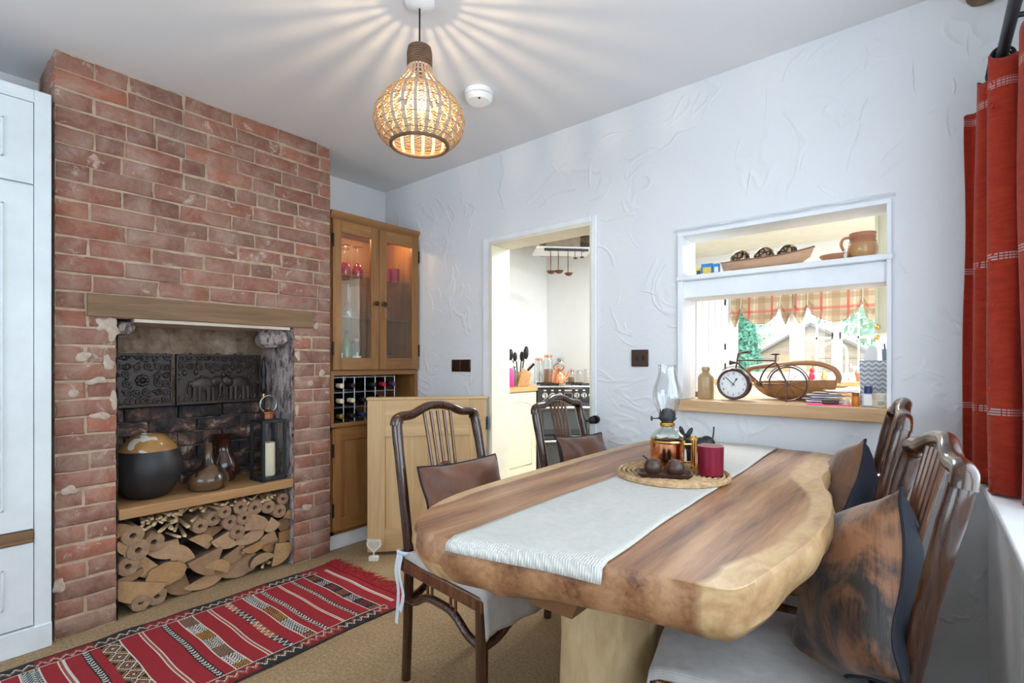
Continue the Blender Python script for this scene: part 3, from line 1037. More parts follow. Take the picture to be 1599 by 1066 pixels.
M['bark'] = plain('log_bark', (0.07, 0.042, 0.026), 0.95, c2=(0.16, 0.10, 0.065), scale=20, bmp=0.8, bscale=60)
M['briquette'] = plain('pressed_sawdust', (0.27, 0.165, 0.095), 0.9, c2=(0.38, 0.25, 0.155), scale=40, bmp=0.5, bscale=150)
M['kindling'] = plain('split_kindling', (0.58, 0.40, 0.22), 0.8, c2=(0.74, 0.57, 0.36), scale=14)

def log_shape(kind, th):
    """outline of a split log end inside the box -1..1; th is the way its rounded side faces"""
    if kind == 'oval':
        P = [(math.cos(2 * PI * k / 22) * (1 + 0.06 * math.sin(k * 1.7)), math.sin(2 * PI * k / 22) * (1 + 0.05 * math.cos(k * 2.3))) for k in range(22)]
    elif kind == 'half':
        P = [(math.cos(R(th - 92 + 184 * k / 14)), math.sin(R(th - 92 + 184 * k / 14))) for k in range(15)]
    elif kind == 'quart':
        P = [(math.cos(R(th - 48 + 96 * k / 10)), math.sin(R(th - 48 + 96 * k / 10))) for k in range(11)] + [(-0.02 * math.cos(R(th)), -0.02 * math.sin(R(th)))]
    else:
        P = [(math.cos(R(th - 30 + 60 * k / 7)), math.sin(R(th - 30 + 60 * k / 7))) for k in range(8)] + [(0.05 * math.cos(R(th + 90)), 0.05 * math.sin(R(th + 90))), (-0.05 * math.cos(R(th + 90)), -0.05 * math.sin(R(th + 90)))]
    xs, ys = [p[0] for p in P], [p[1] for p in P]
    cx, cy, wx, wy = (min(xs) + max(xs)) / 2, (min(ys) + max(ys)) / 2, (max(xs) - min(xs)) / 2, (max(ys) - min(ys)) / 2
    return [((p[0] - cx) / wx, (p[1] - cy) / wy) for p in P]


def crop4(cx, cy, X):
    """a point of the fireplace front, measured in a magnified view, on the plane X"""
    px, py = 160 + cx * 0.2534, 730 + cy * 0.2534
    u, v = (px - 799.5) / 784, (567 - py) / 784
    th = R(YAW)
    rx, ry = -math.sin(th) + u * math.cos(th), math.cos(th) + u * math.sin(th)
    d = X / rx
    return d * ry, CAM_H + d * v, d * 0.2534 / 784


LOGS = [(160, 672, 132, 62, 'half', -70), (228, 742, 235, 165, 'half', 250), (395, 655, 182, 144, 'oval', 0), (300, 606, 140, 158, 'half', 215),
        (385, 520, 170, 120, 'quart', 232), (505, 552, 115, 182, 'quart', 40), (482, 728, 130, 172, 'half', 195), (617, 465, 112, 105, 'half', 35),
        (632, 590, 165, 165, 'wedge', 225), (702, 612, 122, 98, 'half', 50), (632, 706, 185, 112, 'half', -60), (700, 398, 112, 70, 'wedge', 200),
        (750, 450, 124, 108, 'quart', 250), (790, 542, 152, 108, 'half', -50), (852, 615, 200, 150, 'oval', 0), (948, 332, 128, 114, 'quart', 38),
        (900, 420, 155, 108, 'half', -55), (922, 487, 112, 68, 'half', -70), (982, 560, 122, 72, 'half', 110), (1022, 432, 95, 78, 'quart', 150),
        (1042, 346, 82, 94, 'quart', -80), (1045, 486, 118, 84, 'wedge', 215), (1104, 520, 110, 134, 'quart', -55), (1120, 370, 82, 114, 'wedge', 100),
        (1142, 288, 62, 66, 'quart', 20), (1128, 425, 70, 84, 'quart', -40), (128, 492, 62, 92, 'quart', 200), (135, 380, 80, 90, 'wedge', 60)]
lrng = random.Random(5)
SIDE = {'half': 'half-round', 'oval': 'oval', 'wedge': 'wedge-shaped', 'quart': 'quarter-split'}
ORDN = ['first', 'second', 'third', 'fourth', 'fifth', 'sixth', 'seventh', 'eighth', 'ninth', 'tenth', 'eleventh', 'twelfth', 'thirteenth', 'fourteenth', 'fifteenth', 'sixteenth', 'seventeenth', 'eighteenth']
XLG = -2.745
made = []
for cx, cy, wd, hh, sh, th_ in LOGS:
    y, z, s = crop4(cx, cy, XLG)
    hz_ = hh * s * 0.5 * 1.0
    wy = wd * s * 0.5 * 1.22
    z = max(z, hz_ + 0.004)
    poly = [(a * wy, c_ * hz_) for a, c_ in log_shape(sh, th_)]
    poly = [(a + 0.0016 * nz(a * 60 + cx, c_ * 60), c_ + 0.0016 * nz(a * 60, c_ * 60 + cx)) for a, c_ in poly]
    L = lrng.uniform(0.22, 0.26)
    dx = lrng.uniform(-0.022, 0.018)
    mb = MB()
    mb.mi = 1
    mb.rings([[V(-L, a * 0.96, b_ * 0.96) for a, b_ in poly], [V(-0.003, a, b_) for a, b_ in poly]], True, False)
    mb.mi = 0
    mb.rings([[V(-0.003, a, b_) for a, b_ in poly], [V(0, a * 0.965, b_ * 0.965) for a, b_ in poly]], True, True)
    o = mb.build('split_log', [M['log_end'], M['bark']], loc=(XLG + dx, y, z), ang=40)
    o.rotation_euler = (lrng.uniform(-0.06, 0.06), 0, lrng.uniform(-0.06, 0.06))
    made.append((y, z, sh, o))
for lo_, hi_, nm_ in ((-1, 0.12, 'bottom'), (0.12, 0.235, 'middle'), (0.235, 9, 'top')):
    for i, (y, z, sh, o) in enumerate(sorted([q for q in made if lo_ <= q[1] < hi_], key=lambda q: q[0])):
        tag(o, '%s split firewood log, %s from the left in the %s layer' % (SIDE[sh], ORDN[i], nm_), 'log', 'split logs in the fireplace')

BRQ = [(187, 420, 56), (220, 507, 58), (322, 462, 52), (157, 608, 55), (235, 852, 48), (338, 802, 50), (605, 362, 42), (688, 317, 42), (752, 272, 36),
       (790, 337, 42), (852, 243, 40), (875, 310, 40), (940, 247, 42), (833, 397, 42), (1022, 242, 38), (1090, 267, 38), (1118, 195, 34)]
bqs = []
for cx, cy, r in BRQ:
    y, z, s = crop4(cx, cy, XLG + 0.01)
    rr = r * s * 1.10
    z = max(z, rr + 0.003)
    L = 0.24
    mb = MB()
    o8 = [(rr * math.cos(2 * PI * k / 16) * (1 + 0.04 * math.cos(8 * PI * k / 16)), rr * math.sin(2 * PI * k / 16)) for k in range(16)]
    hol = [(rr * 0.27 * math.cos(2 * PI * k / 16), rr * 0.27 * math.sin(2 * PI * k / 16)) for k in range(16)]
    mk = lambda P, x, q=1.0: [V(x, a * q, b_ * q) for a, b_ in P]
    mb.rings([mk(hol, -L), mk(o8, -L), mk(o8, -0.006), mk(o8, 0, 0.93), mk(hol, 0, 1.15), mk(hol, -0.008), mk(hol, -L)], True, False)
    o = mb.build('fuel_briquette', M['briquette'], loc=(XLG + 0.01 + lrng.uniform(-0.01, 0.008), y, z), ang=40)
    o.rotation_euler = (lrng.uniform(0, 0.8), 0, lrng.uniform(-0.05, 0.05))
    bqs.append((y, o))
for i, (y, o) in enumerate(sorted(bqs, key=lambda q: q[0])):
    tag(o, 'brown pressed fuel briquette with centre hole, %s from the left in the log pile' % ORDN[i], 'fuel log', 'briquettes in the fireplace')
# kindling sticks
for k in range(78):
    if k < 46:
        cx, cy = lrng.uniform(235, 560), 0
        top = 335 - (cx - 235) * 0.28
        cy = top + lrng.random() ** 1.2 * (60 + (cx - 235) * 0.42)
    elif k < 72:
        cx = lrng.uniform(560, 1080)
        cy = 252 - (cx - 560) * 0.175 + lrng.uniform(0, 34)
    else:
        cx, cy = lrng.choice(((145, 545), (990, 612), (1035, 590), (1075, 580), (900, 530), (870, 525)))
        cx += lrng.uniform(-8, 8)
    y, z, s = crop4(cx, cy, XLG + 0.01)
    z = min(z, 0.424)
    a, c_ = lrng.uniform(0.005, 0.009), lrng.uniform(0.003, 0.006)
    L = lrng.uniform(0.10, 0.20)
    mb = MB().rings([[V(-L, -a * .8, -c_), V(-L, a, -c_), V(-L, a * .8, c_), V(-L, -a, c_ * .8)], [V(0, -a, -c_), V(0.003, a, -c_ * .8), V(0, a, c_), V(-0.002, -a * .9, c_)]], True, True)
    o = mb.build('kindling_stick', M['kindling'], loc=(XLG + lrng.uniform(-0.01, 0.02), y, z), smooth=False)
    o.rotation_euler = (lrng.uniform(-0.7, 0.7), lrng.uniform(-0.04, 0.06), lrng.uniform(-0.75, 0.25))
    where = 'under the hearth shelf beside the briquettes' if k < 72 else 'fallen among the logs'
    tag(o, 'thin pale split kindling stick ' + where, 'kindling', 'kindling sticks ' + where)

# ---- pine display cabinet in the alcove
cab = thing('display_cabinet', 'tall pine display cabinet with glazed doors and wine rack in the alcove', 'cabinet', (0, 0, 0))
KX = -2.732
y0, y1 = 1.612, 2.272
P_, PH = M['pine'], M['pine_h']
MB().bb(XL + 0.004, KX, y0, y0 + 0.022, 0.092, 2.0).build('side_panel', P_, cab)
MB().bb(XL + 0.004, KX, y1 - 0.022, y1, 0.092, 2.0).build('side_panel', P_, cab)
MB().bb(XL + 0.004, XL + 0.014, y0, y1, 0.092, 2.0).build('back_panel', P_, cab)
for z0, z1, nm in ((1.98, 2.0, 'top_board'), (1.055, 1.078, 'middle_board'), (0.715, 0.752, 'middle_board'), (0.092, 0.115, 'bottom_board')):
    MB().bb(XL + 0.014, KX, y0, y1, z0, z1).build(nm, PH, cab)
MB().prism([(KX - 0.02, 1.985), (KX + 0.004, 1.985), (KX + 0.010, 2.0), (KX + 0.022, 2.012), (KX + 0.026, 2.030), (KX - 0.02, 2.030)], y0 - 0.004, y1 + 0.004, 'y').build('cornice', PH, cab)
MB().bb(KX, KX + 0.012, y0 - 0.002, y1, 0.735, 0.760).build('edge_moulding', PH, cab, bevel=0.004)
MB().bb(KX - 0.02, KX + 0.002, y0, y1, 1.045, 1.076).build('edge_moulding', PH, cab, bevel=0.003)


def cab_door(ya, yb, z0, z1, glazed, knob_y, knob_z, hinge_y):
    g = 0.002
    sw, rw = 0.058, 0.075
    t0, t1 = KX + 0.001, KX + 0.021
    d = MB().bb(t0, t1, ya + g, ya + sw, z0 + g, z1 - g).bb(t0, t1, yb - sw, yb - g, z0 + g, z1 - g).build('door', P_, cab, bevel=0.002)
    MB().bb(t0, t1, ya + sw, yb - sw, z0 + g, z0 + rw).build('door_rail', PH, d, bevel=0.002)
    MB().bb(t0, t1, ya + sw, yb - sw, z1 - rw, z1 - g).build('door_rail', PH, d, bevel=0.002)
    if glazed:
        MB().bb(t0 + 0.008, t0 + 0.011, ya + sw - 0.004, yb - sw + 0.004, z0 + rw - 0.004, z1 - rw + 0.004).build('pane', M['pane'], d)
    else:
        MB().bb(t0 + 0.002, t0 + 0.010, ya + sw - 0.002, yb - sw + 0.002, z0 + rw - 0.002, z1 - rw + 0.002).build('door_panel', P_, d)
    MB().lathe([(0.006, 0), (0.006, 0.010), (0.014, 0.016), (0.016, 0.022), (0.012, 0.028)], n=14, M=Matrix.Translation((t1 - 0.002, knob_y, knob_z)) @ Matrix.Rotation(PI / 2, 4, 'Y')).build('knob', M['switch_brown'], d)
    for hz2 in (z0 + 0.13, z1 - 0.13):
        MB().bb(t1 - 0.006, t1 + 0.003, hinge_y - 0.005, hinge_y + 0.005, hz2 - 0.04, hz2 + 0.04).build('hinge', M['black_metal'], d)
    return d


ym = (y0 + y1) / 2
cab_door(y0 + 0.004, ym, 1.078, 1.982, True, ym - 0.030, 1.50, y0 + 0.006)
cab_door(ym, y1 - 0.004, 1.078, 1.982, True, ym + 0.030, 1.50, y1 - 0.006)
cab_door(y0 + 0.004, ym, 0.115, 0.730, False, ym - 0.030, 0.50, y0 + 0.006)
cab_door(ym, y1 - 0.004, 0.115, 0.730, False, ym + 0.030, 0.50, y1 - 0.006)
gs = glass('shelf_glass', (0.92, 0.98, 0.95), 0.10, 0.05)
for z in (1.405, 1.665):
    MB().bb(XL + 0.016, KX - 0.03, y0 + 0.023, y1 - 0.023, z, z + 0.006).build('glass_shelf', gs, cab)
# built-in cabinet spotlights
for yy in (1.78, 2.11):
    MB().lathe([(0.022, 0), (0.024, -0.012), (0.018, -0.013)], c=(-2.85, yy, 1.98), n=16).build('spotlight', plain('spot_lens', (0.9, 0.8, 0.6), 0.3, emis=(1, 0.72, 0.38, 14)), cab)
    L_ = bpy.data.lights.new('cabinet_spot', 'POINT')
    L_.energy = 3.2
    L_.color = (1, 0.62, 0.30)
    L_.shadow_soft_size = 0.02
    lo = bpy.data.objects.new('cabinet_spot', L_)
    lo.location = (-2.85, yy, 1.955)
    COL.objects.link(lo)
    lo.parent = cab

# glasses
CL = M['glass']


def wine_glass(name, label, loc, matb, h=0.19, r=0.034, group=None):
    """wine glass standing upside down on its rim"""
    t = thing(name, label, 'glass', loc, 0, group)
    MB().lathe([(r * 0.86, 0), (r, 0.03), (r * 0.98, 0.05), (r * 0.6, 0.082), (0.006, 0.098)], n=18, cap=False).build('bowl', matb, t)
    MB().lathe([(0.005, 0.096), (0.0035, 0.12), (0.0035, h - 0.015), (0.006, h - 0.006)], n=10).build('stem', M['stemware'], t)
    MB().lathe([(0.006, h - 0.008), (0.031, h - 0.002), (0.032, h), (0.0, h)], n=18).build('foot', M['stemware'], t)
    return t


M['stemware'] = glass('stem_glass', (1, 1, 1), 0.2, 0.22)
M['bowl_glass'] = glass('bowl_glass', (1, 1, 1), 0.16, 0.06)
for i, (x, y) in enumerate(((-2.86, 1.685), (-2.97, 1.72), (-2.85, 1.785), (-2.96, 1.85), (-2.85, 1.875))):
    wine_glass('wine_glass', 'red-bowled wine glass turned upside down on the upper cabinet shelf', (x, y, 1.672), M['red_glass'], 0.20, 0.036, 'red wine glasses in the cabinet')
for i, (x, y) in enumerate(((-2.86, 1.70), (-2.95, 1.76), (-2.84, 1.80), (-2.93, 1.87), (-2.85, 2.00), (-2.86, 2.10), (-2.97, 2.05))):
    wine_glass('wine_glass', 'clear wine glass turned upside down on the lower glass shelf', (x, y, 1.412), M['bowl_glass'], 0.22, 0.034, 'clear wine glasses in the cabinet')
for x, y, h, lab in ((-2.86, 2.02, 0.055, 'low red tealight glass, leftmost on the upper cabinet shelf'), (-2.84, 2.08, 0.085, 'red glass tumbler between two others on the upper cabinet shelf'), (-2.85, 2.165, 0.10, 'tallest red glass tumbler, rightmost on the upper cabinet shelf')):
    tag(MB().lathe([(0.03, 0), (0.035, 0.004), (0.036, h), (0.032, h), (0.031, 0.008)], n=20, cap=False).build('red_tumbler', M['red_glass'], loc=(x, y, 1.6715)), lab, 'tumbler', 'red tumblers in the cabinet')


def bottle(loc, label, h, r, mat, neck=0.012, shoulder=0.62, cap=None, labelled=None, group=None, liq=None):
    t = thing('bottle', label, 'bottle', loc, 0, group)
    MB().lathe([(r * 0.9, 0), (r, 0.006), (r, h * shoulder), (r * 0.85, h * (shoulder + 0.07)), (neck * 1.3, h * (shoulder + 0.17)), (neck, h * (shoulder + 0.22)), (neck, h * 0.96)], n=18).build('glass_body', mat, t)
    MB().lathe([(neck * 1.15, h * 0.90), (neck * 1.2, h), (neck * 0.5, h * 1.002)], n=14).build('cap', cap or M['black_metal'], t)
    if labelled:
        MB().lathe([(r * 1.012, h * 0.14), (r * 1.012, h * 0.45)], n=18, cap=False).build('paper_label', labelled, t)
    return t


BZ = 1.0785
bottle((-2.82, 1.705, BZ), 'pale green gin bottle with white label at the cabinet left', 0.235, 0.036, M['clear_bottle'], cap=M['paper'], labelled=M['paper'])
bottle((-2.93, 1.745, BZ), 'tall clear bottle with white cap behind the gin bottle', 0.26, 0.032, M['clear_bottle'], cap=M['paper'])
bottle((-2.86, 1.80, BZ), 'green wine bottle in the middle of the cabinet floor', 0.25, 0.033, M['green_glass'])
bottle((-2.83, 1.855, BZ), 'short bottle with pink cap beside the green wine bottle', 0.20, 0.028, M['clear_bottle'], cap=plain('pink_cap', (0.7, 0.3, 0.35), 0.4), labelled=M['white_matt'])
bottle((-2.92, 1.885, BZ), 'small dark green bottle at the back by the cabinet door edge', 0.19, 0.030, M['green_glass'])
gw = thing('ice_bucket', 'clear glass jar with metal rim on the cabinet floor, right side', 'jar', (-2.85, 2.08, BZ))
MB().lathe([(0.035, 0), (0.045, 0.008), (0.042, 0.07), (0.036, 0.10)], n=20, cap=False).build('glass_body', M['bowl_glass'], gw)
MB().lathe([(0.037, 0.10), (0.046, 0.106), (0.046, 0.114), (0.037, 0.116)], n=20).build('rim', M['grey_iron'], gw)
# lower shelf of the glazed section shows a dark bar cabinet back: wine rack below
rack = thing('wine_rack', 'square wire wine rack built into the pine cabinet', 'wine rack', (0, 0, 0.7525))
ry0, ry1, rz = 1.640, 2.10, 0.285
nC, nR = 6, 3
wr = 0.0035
for xx, nm in ((KX - 0.03, 'front_grid'), (XL + 0.12, 'back_grid')):
    g = MB()
    for i in range(nC + 1):
        y = ry0 + (ry1 - ry0) * i / nC
        g.tube([(xx, y, 0.003), (xx, y, rz)], wr, 6)
    for k in range(nR + 1):
        z = 0.004 + (rz - 0.008) * k / nR
        g.tube([(xx, ry0, z), (xx, ry1, z)], wr, 6)
    g.build(nm, M['steel_wire'], rack)
g = MB()
for i in range(nC + 1):
    for k in range(nR + 1):
        y = ry0 + (ry1 - ry0) * i / nC
        z = 0.004 + (rz - 0.008) * k / nR
        g.tube([(XL + 0.12, y, z), (KX - 0.03, y, z)], wr, 6)
g.build('wires', M['steel_wire'], rack)
CAPS = {'gold': plain('gold_foil', (0.62, 0.40, 0.10), 0.3, 0.8), 'cream': plain('cream_foil', (0.70, 0.60, 0.42), 0.5), 'red': M['red_plastic'], 'purple': plain('purple_foil', (0.09, 0.03, 0.16), 0.35), 'black': M['black_metal'], 'silver': plain('silver_foil', (0.5, 0.5, 0.5), 0.3, 0.8), 'blue': M['navy']}
cw, chh = (ry1 - ry0) / nC, (rz - 0.008) / nR
WB = [(0, 0, 'gold'), (0, 1, 'cream'), (0, 2, 'cream'), (1, 1, 'cream'), (1, 0, 'black'), (1, 2, 'black'), (2, 1, 'black'), (3, 1, 'silver'), (3, 2, 'black'), (4, 2, 'red'), (4, 1, 'silver'), (5, 2, 'purple'), (2, 0, 'blue')]
ORD = ['first', 'second', 'third', 'fourth', 'fifth', 'sixth']
ROW = ['bottom', 'middle', 'top']
for i, k, cp in WB:
    t = thing('wine_bottle', 'dark wine bottle with %s neck lying in the rack, %s row, %s cell' % (cp, ROW[k], ORD[i]), 'bottle', (0, ry0 + (i + 0.5) * cw, 0.7525 + 0.004 + k * chh + 0.0425), 0, 'wine bottles in the rack')
    T = Matrix.Translation((KX - 0.245, 0, 0)) @ Matrix.Rotation(PI / 2, 4, 'Y')
    MB().lathe([(0.034, -0.035), (0.0365, -0.02), (0.0365, 0.13), (0.030, 0.155), (0.016, 0.185), (0.0135, 0.20), (0.0135, 0.25)], n=18, M=T).build('glass_body', M['dark_glass'], t)
    MB().lathe([(0.0145, 0.215), (0.015, 0.262), (0.013, 0.264), (0.0, 0.265)], n=14, M=T).build('foil', CAPS[cp], t)

# ---- open pine half door hinged on the kitchen doorway
hx, hy = DX0 - 0.008, 2.243
ex, ey = -2.520, 1.725
L = math.hypot(ex - hx, ey - hy)
hd = bpy.data.objects.new('door_2', None)
COL.objects.link(hd)
structure(hd, 'pale pine half door standing open against the display cabinet')
hd.location = (hx, hy, 0.0)
hd.rotation_euler = (0, 0, math.atan2(ey - hy, ex - hx))
T0, T1, Z0, Z1 = -0.018, 0.018, 0.02, 0.905
S_ = 0.10
MB().bb(0, S_, T0, T1, Z0, Z1).build('stile', M['pale_pine'], hd, bevel=0.002)
MB().bb(L - S_, L, T0, T1, Z0, Z1).build('stile', M['pale_pine'], hd, bevel=0.002)
for z0, z1 in ((Z0, 0.155), (0.69, Z1 - 0.0)):
    MB().bb(S_, L - S_, T0, T1, z0, z1).build('rail', M['pale_pine_h'], hd, bevel=0.002)
nP = 2
for i in range(nP):
    w0 = S_ + (L - 2 * S_) * i / nP
    MB().bb(w0, w0 + (L - 2 * S_) / nP - 0.002, T0 + 0.010, T1 - 0.010, 0.155, 0.69).build('panel', M['pale_pine'], hd)
MB().bb(-0.004, L + 0.006, T0 - 0.006, T1 + 0.006, Z1, Z1 + 0.016).build('capping', M['pale_pine_h'], hd, bevel=0.004)
for z in (0.76, 0.20):
    MB().box((-0.003, 0.0, z), (0.012, 0.045, 0.075)).build('hinge', M['grey_iron'], hd)

# ---- white filigree heart on the floor
he = thing('heart_ornament', 'small white filigree heart ornament standing on the carpet', 'ornament', (-2.425, 1.700, 0.0), R(YAW))
MB().box((0, 0, 0.012), (0.052, 0.032, 0.024)).tube([(0, 0, 0.02), (0, 0, 0.05)], 0.004, 6).build('stand', M['white_matt'], he, bevel=0.002)
hp = []
for i in range(40):
    t = 2 * PI * i / 40
    hp.append((0.0024 * 16 * math.sin(t) ** 3, 0, 0.083 + 0.0024 * (13 * math.cos(t) - 5 * math.cos(2 * t) - 2 * math.cos(3 * t) - math.cos(4 * t))))
MB().tube(hp, 0.0042, 6, closed=True).build('rim', M['white_matt'], he)
g = MB()
hr = random.Random(2)
for zz in range(9):
    for xx in range(8):
        x, z = -0.034 + xx * 0.0098 + (zz % 2) * 0.0049, 0.048 + zz * 0.0085
        # inside the heart
        q, s = x / 0.0385, (z - 0.085) / 0.034
        if (q * q + s * s - 1) ** 3 - q * q * s ** 3 < 0.0:
            a0 = hr.uniform(0, 360)
            g.tube(arc((x, 0, z), 0.0046, a0, a0 + 300, 8), 0.0016, 5)
g.build('filigree', M['white_matt'], he)

# ---- striped flat-woven rug
RX0, RX1, RY0, RY1 = -2.575, -1.862, -0.75, 1.495
NX, NY = 170, 520
RED, BLK, WHT, ORG, TEAL, DRED = (0.30, 0.010, 0.018), (0.014, 0.012, 0.014), (0.66, 0.60, 0.54), (0.36, 0.115, 0.03), (0.012, 0.07, 0.09), (0.20, 0.006, 0.012)
GOLD = (0.42, 0.20, 0.03)
# sequence of bands from the fringe end: (kind, width)
SEQ = [('red', 0.045), ('line', 0.016), ('red', 0.055), ('patch', 0.062), ('red', 0.048), ('chev', 0.020), ('red', 0.050), ('line', 0.016), ('red', 0.062), ('chev', 0.024), ('red', 0.030), ('gpatch', 0.050), ('red', 0.055), ('vee', 0.030), ('red', 0.050), ('line', 0.018), ('red', 0.055), ('wpatch', 0.060), ('red', 0.035), ('chev', 0.026), ('red', 0.060), ('line', 0.020), ('red', 0.060), ('diam', 0.065), ('red', 0.030), ('chev', 0.024), ('red', 0.050), ('line', 0.020), ('red', 0.048), ('gpatch', 0.055)]
bands = []
p = 0.0
k = 0
while p < RY1 - RY0 + 0.2:
    kd, wd = SEQ[k % len(SEQ)]
    bands.append((p, p + wd, kd))
    p += wd
    k += 1


def rug_col(s, t):
    """s metres across from the hearth edge, t metres from the fringe end"""
    W = RX1 - RX0
    e = min(s, W - s)
    if e < 0.010:
        return BLK
    if e < 0.070:
        if t < 0.10:
            return RED
        blk = int(t / 0.17) % 2
        q = (e - 0.010) / 0.060
        zz = abs(((t / 0.034) % 1.0) * 2 - 1)
        v = q * 2.2 - zz
        bg = BLK if blk else DRED
        if 0.35 < v < 0.62:
            return WHT if blk else ORG
        if 0.80 < v < 1.02:
            return ORG if blk else WHT
        return bg
    if e < 0.074:
        return WHT if t > 0.1 else RED
    for a, b_, kd in bands:
        if a <= t < b_:
            f = (t - a) / (b_ - a)
            if kd == 'red':
                return RED
            if kd == 'line':
                return WHT if (f < 0.34 or f > 0.66) else (0.33, 0.07, 0.05)
            if kd == 'chev':
                ph = (s / 0.020 + abs(f - 0.5) * 1.3) % 1.0
                return WHT if ph < 0.42 and 0.1 < f < 0.9 else BLK
            if kd == 'vee':
                ph = abs(((s / 0.034) % 1.0) * 2 - 1)
                return WHT if abs(ph - f) < 0.17 else (BLK if int(s / 0.17) % 2 else ORG)
            ce = int(s / 0.085)
            u = (s / 0.085) % 1.0
            if f < 0.06 or f > 0.94:
                return WHT
            dm = abs(u - 0.5) * 2 + abs(f - 0.5) * 2
            st = int(dm * 5)
            zz = (u * 5 + abs(((f * 4) % 1) * 2 - 1)) % 1.0
            if kd == 'patch':
                pal = [(BLK, RED), (BLK, ORG), (BLK, WHT)][ce % 3]
                return pal[1] if (zz < 0.35 and 0.15 < u < 0.85) else pal[0]
            if kd == 'gpatch':
                pal = [(GOLD, BLK), (TEAL, WHT), (BLK, WHT), (ORG, BLK)][ce % 4]
                return pal[1] if zz < 0.42 else pal[0]
            if kd == 'wpatch':
                pal = [(BLK, WHT), (TEAL, ORG), (WHT, BLK), (GOLD, BLK)][ce % 4]
                return pal[1] if zz < 0.45 else pal[0]
            if kd == 'diam':
                return [WHT, BLK, ORG, BLK, WHT, BLK, GOLD, BLK, BLK, BLK, BLK][st] if st % 2 == 0 or ce % 2 else BLK
    return RED


def rug_pt(u, v):
    y = RY0 + v * (RY1 - RY0)
    x = RX0 + u * (RX1 - RX0)
    ed = 0.010 * nz(y * 3.2, 1.5) + 0.006 * nz(y * 9, 3.1)
    x += ed * (1 - u) + 0.008 * nz(y * 3, 8.0) * u
    y += 0.02 * u + 0.010 * nz(x * 4, 2.0)
    z = 0.0045 + 0.0035 * (0.5 + nz(x * 5, y * 6)) + 0.006 * max(0, nz(y * 7, 4.4)) * max(0, 1 - u * 6)
    return V(x, y, z)


rm = MB().grid(rug_pt, NX, NY)
rug = rm.build('rug', attr_mat('woven_rug', 'tint', 0.95, 0.5, 300), smooth=True)
tag(rug, 'long red flat-woven rug with patterned cross stripes beside the hearth', 'rug')
at = rug.data.attributes.new('tint', 'FLOAT_COLOR', 'FACE')
cols = []
for i in range(NX):
    for j in range(NY):
        s = (i + 0.5) / NX * (RX1 - RX0)
        t = (1 - (j + 0.5) / NY) * (RY1 - RY0)
        cols.extend((*rug_col(s, t), 1.0))
at.data.foreach_set('color', cols)
fg = MB()
fr_ = random.Random(9)
for i in range(150):
    u = (i + 0.5) / 150
    p0 = rug_pt(u, 1.0)
    ln_ = fr_.uniform(0.05, 0.095)
    a = fr_.uniform(-0.6, 0.6)
    pts = [p0 + V(0, -0.004, 0.001), p0 + V(ln_ * 0.4 * a, ln_ * 0.5, fr_.uniform(0.004, 0.012)), p0 + V(ln_ * a * 0.9, ln_, fr_.uniform(-0.002, 0.004))]
    fg.tube(pts, [0.0028, 0.0022, 0.0014], 4)
tag(fg.build('fringe', plain('red_fringe', (0.26, 0.006, 0.012), 0.95), rug), 'dark red knotted fringe', kind='stuff')

# ================================================================== TABLE, CHAIRS, TABLEWARE
OUT = [(-0.70, 0.662), (-0.80, 0.668), (-0.868, 0.735), (-0.925, 0.87), (-0.945, 1.05), (-0.952, 1.30), (-0.955, 1.6), (-0.945, 1.98), (-0.90, 2.13), (-0.70, 2.195), (-0.45, 2.19), (-0.29, 2.18), (-0.245, 2.10), (-0.232, 1.95), (-0.24, 1.75), (-0.215, 1.6), (-0.18, 1.45), (-0.163, 1.30), (-0.165, 1.15), (-0.183, 0.98), (-0.200, 0.865), (-0.213, 0.800), (-0.240, 0.774), (-0.32, 0.759), (-0.41, 0.743), (-0.505, 0.722), (-0.60, 0.690)]
ol = spline([(x, y, 0) for x, y in OUT], 6, True)
NO = len(ol)
nrm = []
for i in range(NO):
    t = (ol[(i + 1) % NO] - ol[i - 1]).normalized()
    nrm.append(V(-t.y, t.x, 0))
cen = V(-0.57, 1.4, 0)
if sum((ol[i] - cen).dot(nrm[i]) for i in range(NO)) < 0:
    nrm = [-n for n in nrm]
ZT = 0.785
tb = thing('dining_table', 'live-edge wooden slab dining table on a tree trunk base', 'table', (-0.57, 1.4, 0))
off = V(0.57, -1.4, 0)
rings = []
for k, (dd, z) in enumerate(((-0.040, 0.690), (-0.014, 0.700), (0.004, 0.722), (0.010, 0.748), (0.005, 0.770), (0.0, 0.7835), (-0.0015, ZT))):
    rg = []
    for i in range(NO):
        p = ol[i]
        wob = 0.012 * nz(p.x * 7, p.y * 7, k * 0.35) if k < 5 else 0.0
        front = max(0.0, 1 - max(0, p.y - 0.66) / 0.12) if -0.62 < p.x < -0.25 else 0.0
        d = dd * (1 - 0.6 * front) + wob * (1 - front)
        if p.y > 2.14:
            d = min(d, 0.0)
        zz = z + (0.010 * nz(p.x * 4, p.y * 4, 9) if k == 0 else 0)
        q = p + nrm[i] * d + off
        rg.append(V(q.x, q.y, zz))
    rings.append(rg)
top = rings[-1]
for s in range(1, 13):
    f = (s / 12) ** 0.9
    rg = []
    for i in range(NO):
        p = top[i]
        tgt = V(0.0, max(-0.45, min(0.55, p.y)), ZT)
        rg.append(p.lerp(tgt, f))
    rings.append(rg)
tm = MB().rings(rings, True, False)
tm.f.append(list(range(NO - 1, -1, -1)))
tm.m.append(0)
m, nt, b = new_mat('live_edge_slab')
at_ = nt.nodes.new('ShaderNodeAttribute')
at_.attribute_name = 'sap'
vec = coords(nt, (5.5, 0.75, 5.5))
n1 = noise_tex(nt, vec, 1.5, 5, 0.55, 1.6)
n2 = noise_tex(nt, coords(nt, (9, 0.55, 9)), 9, 5, 0.65, 0.5)
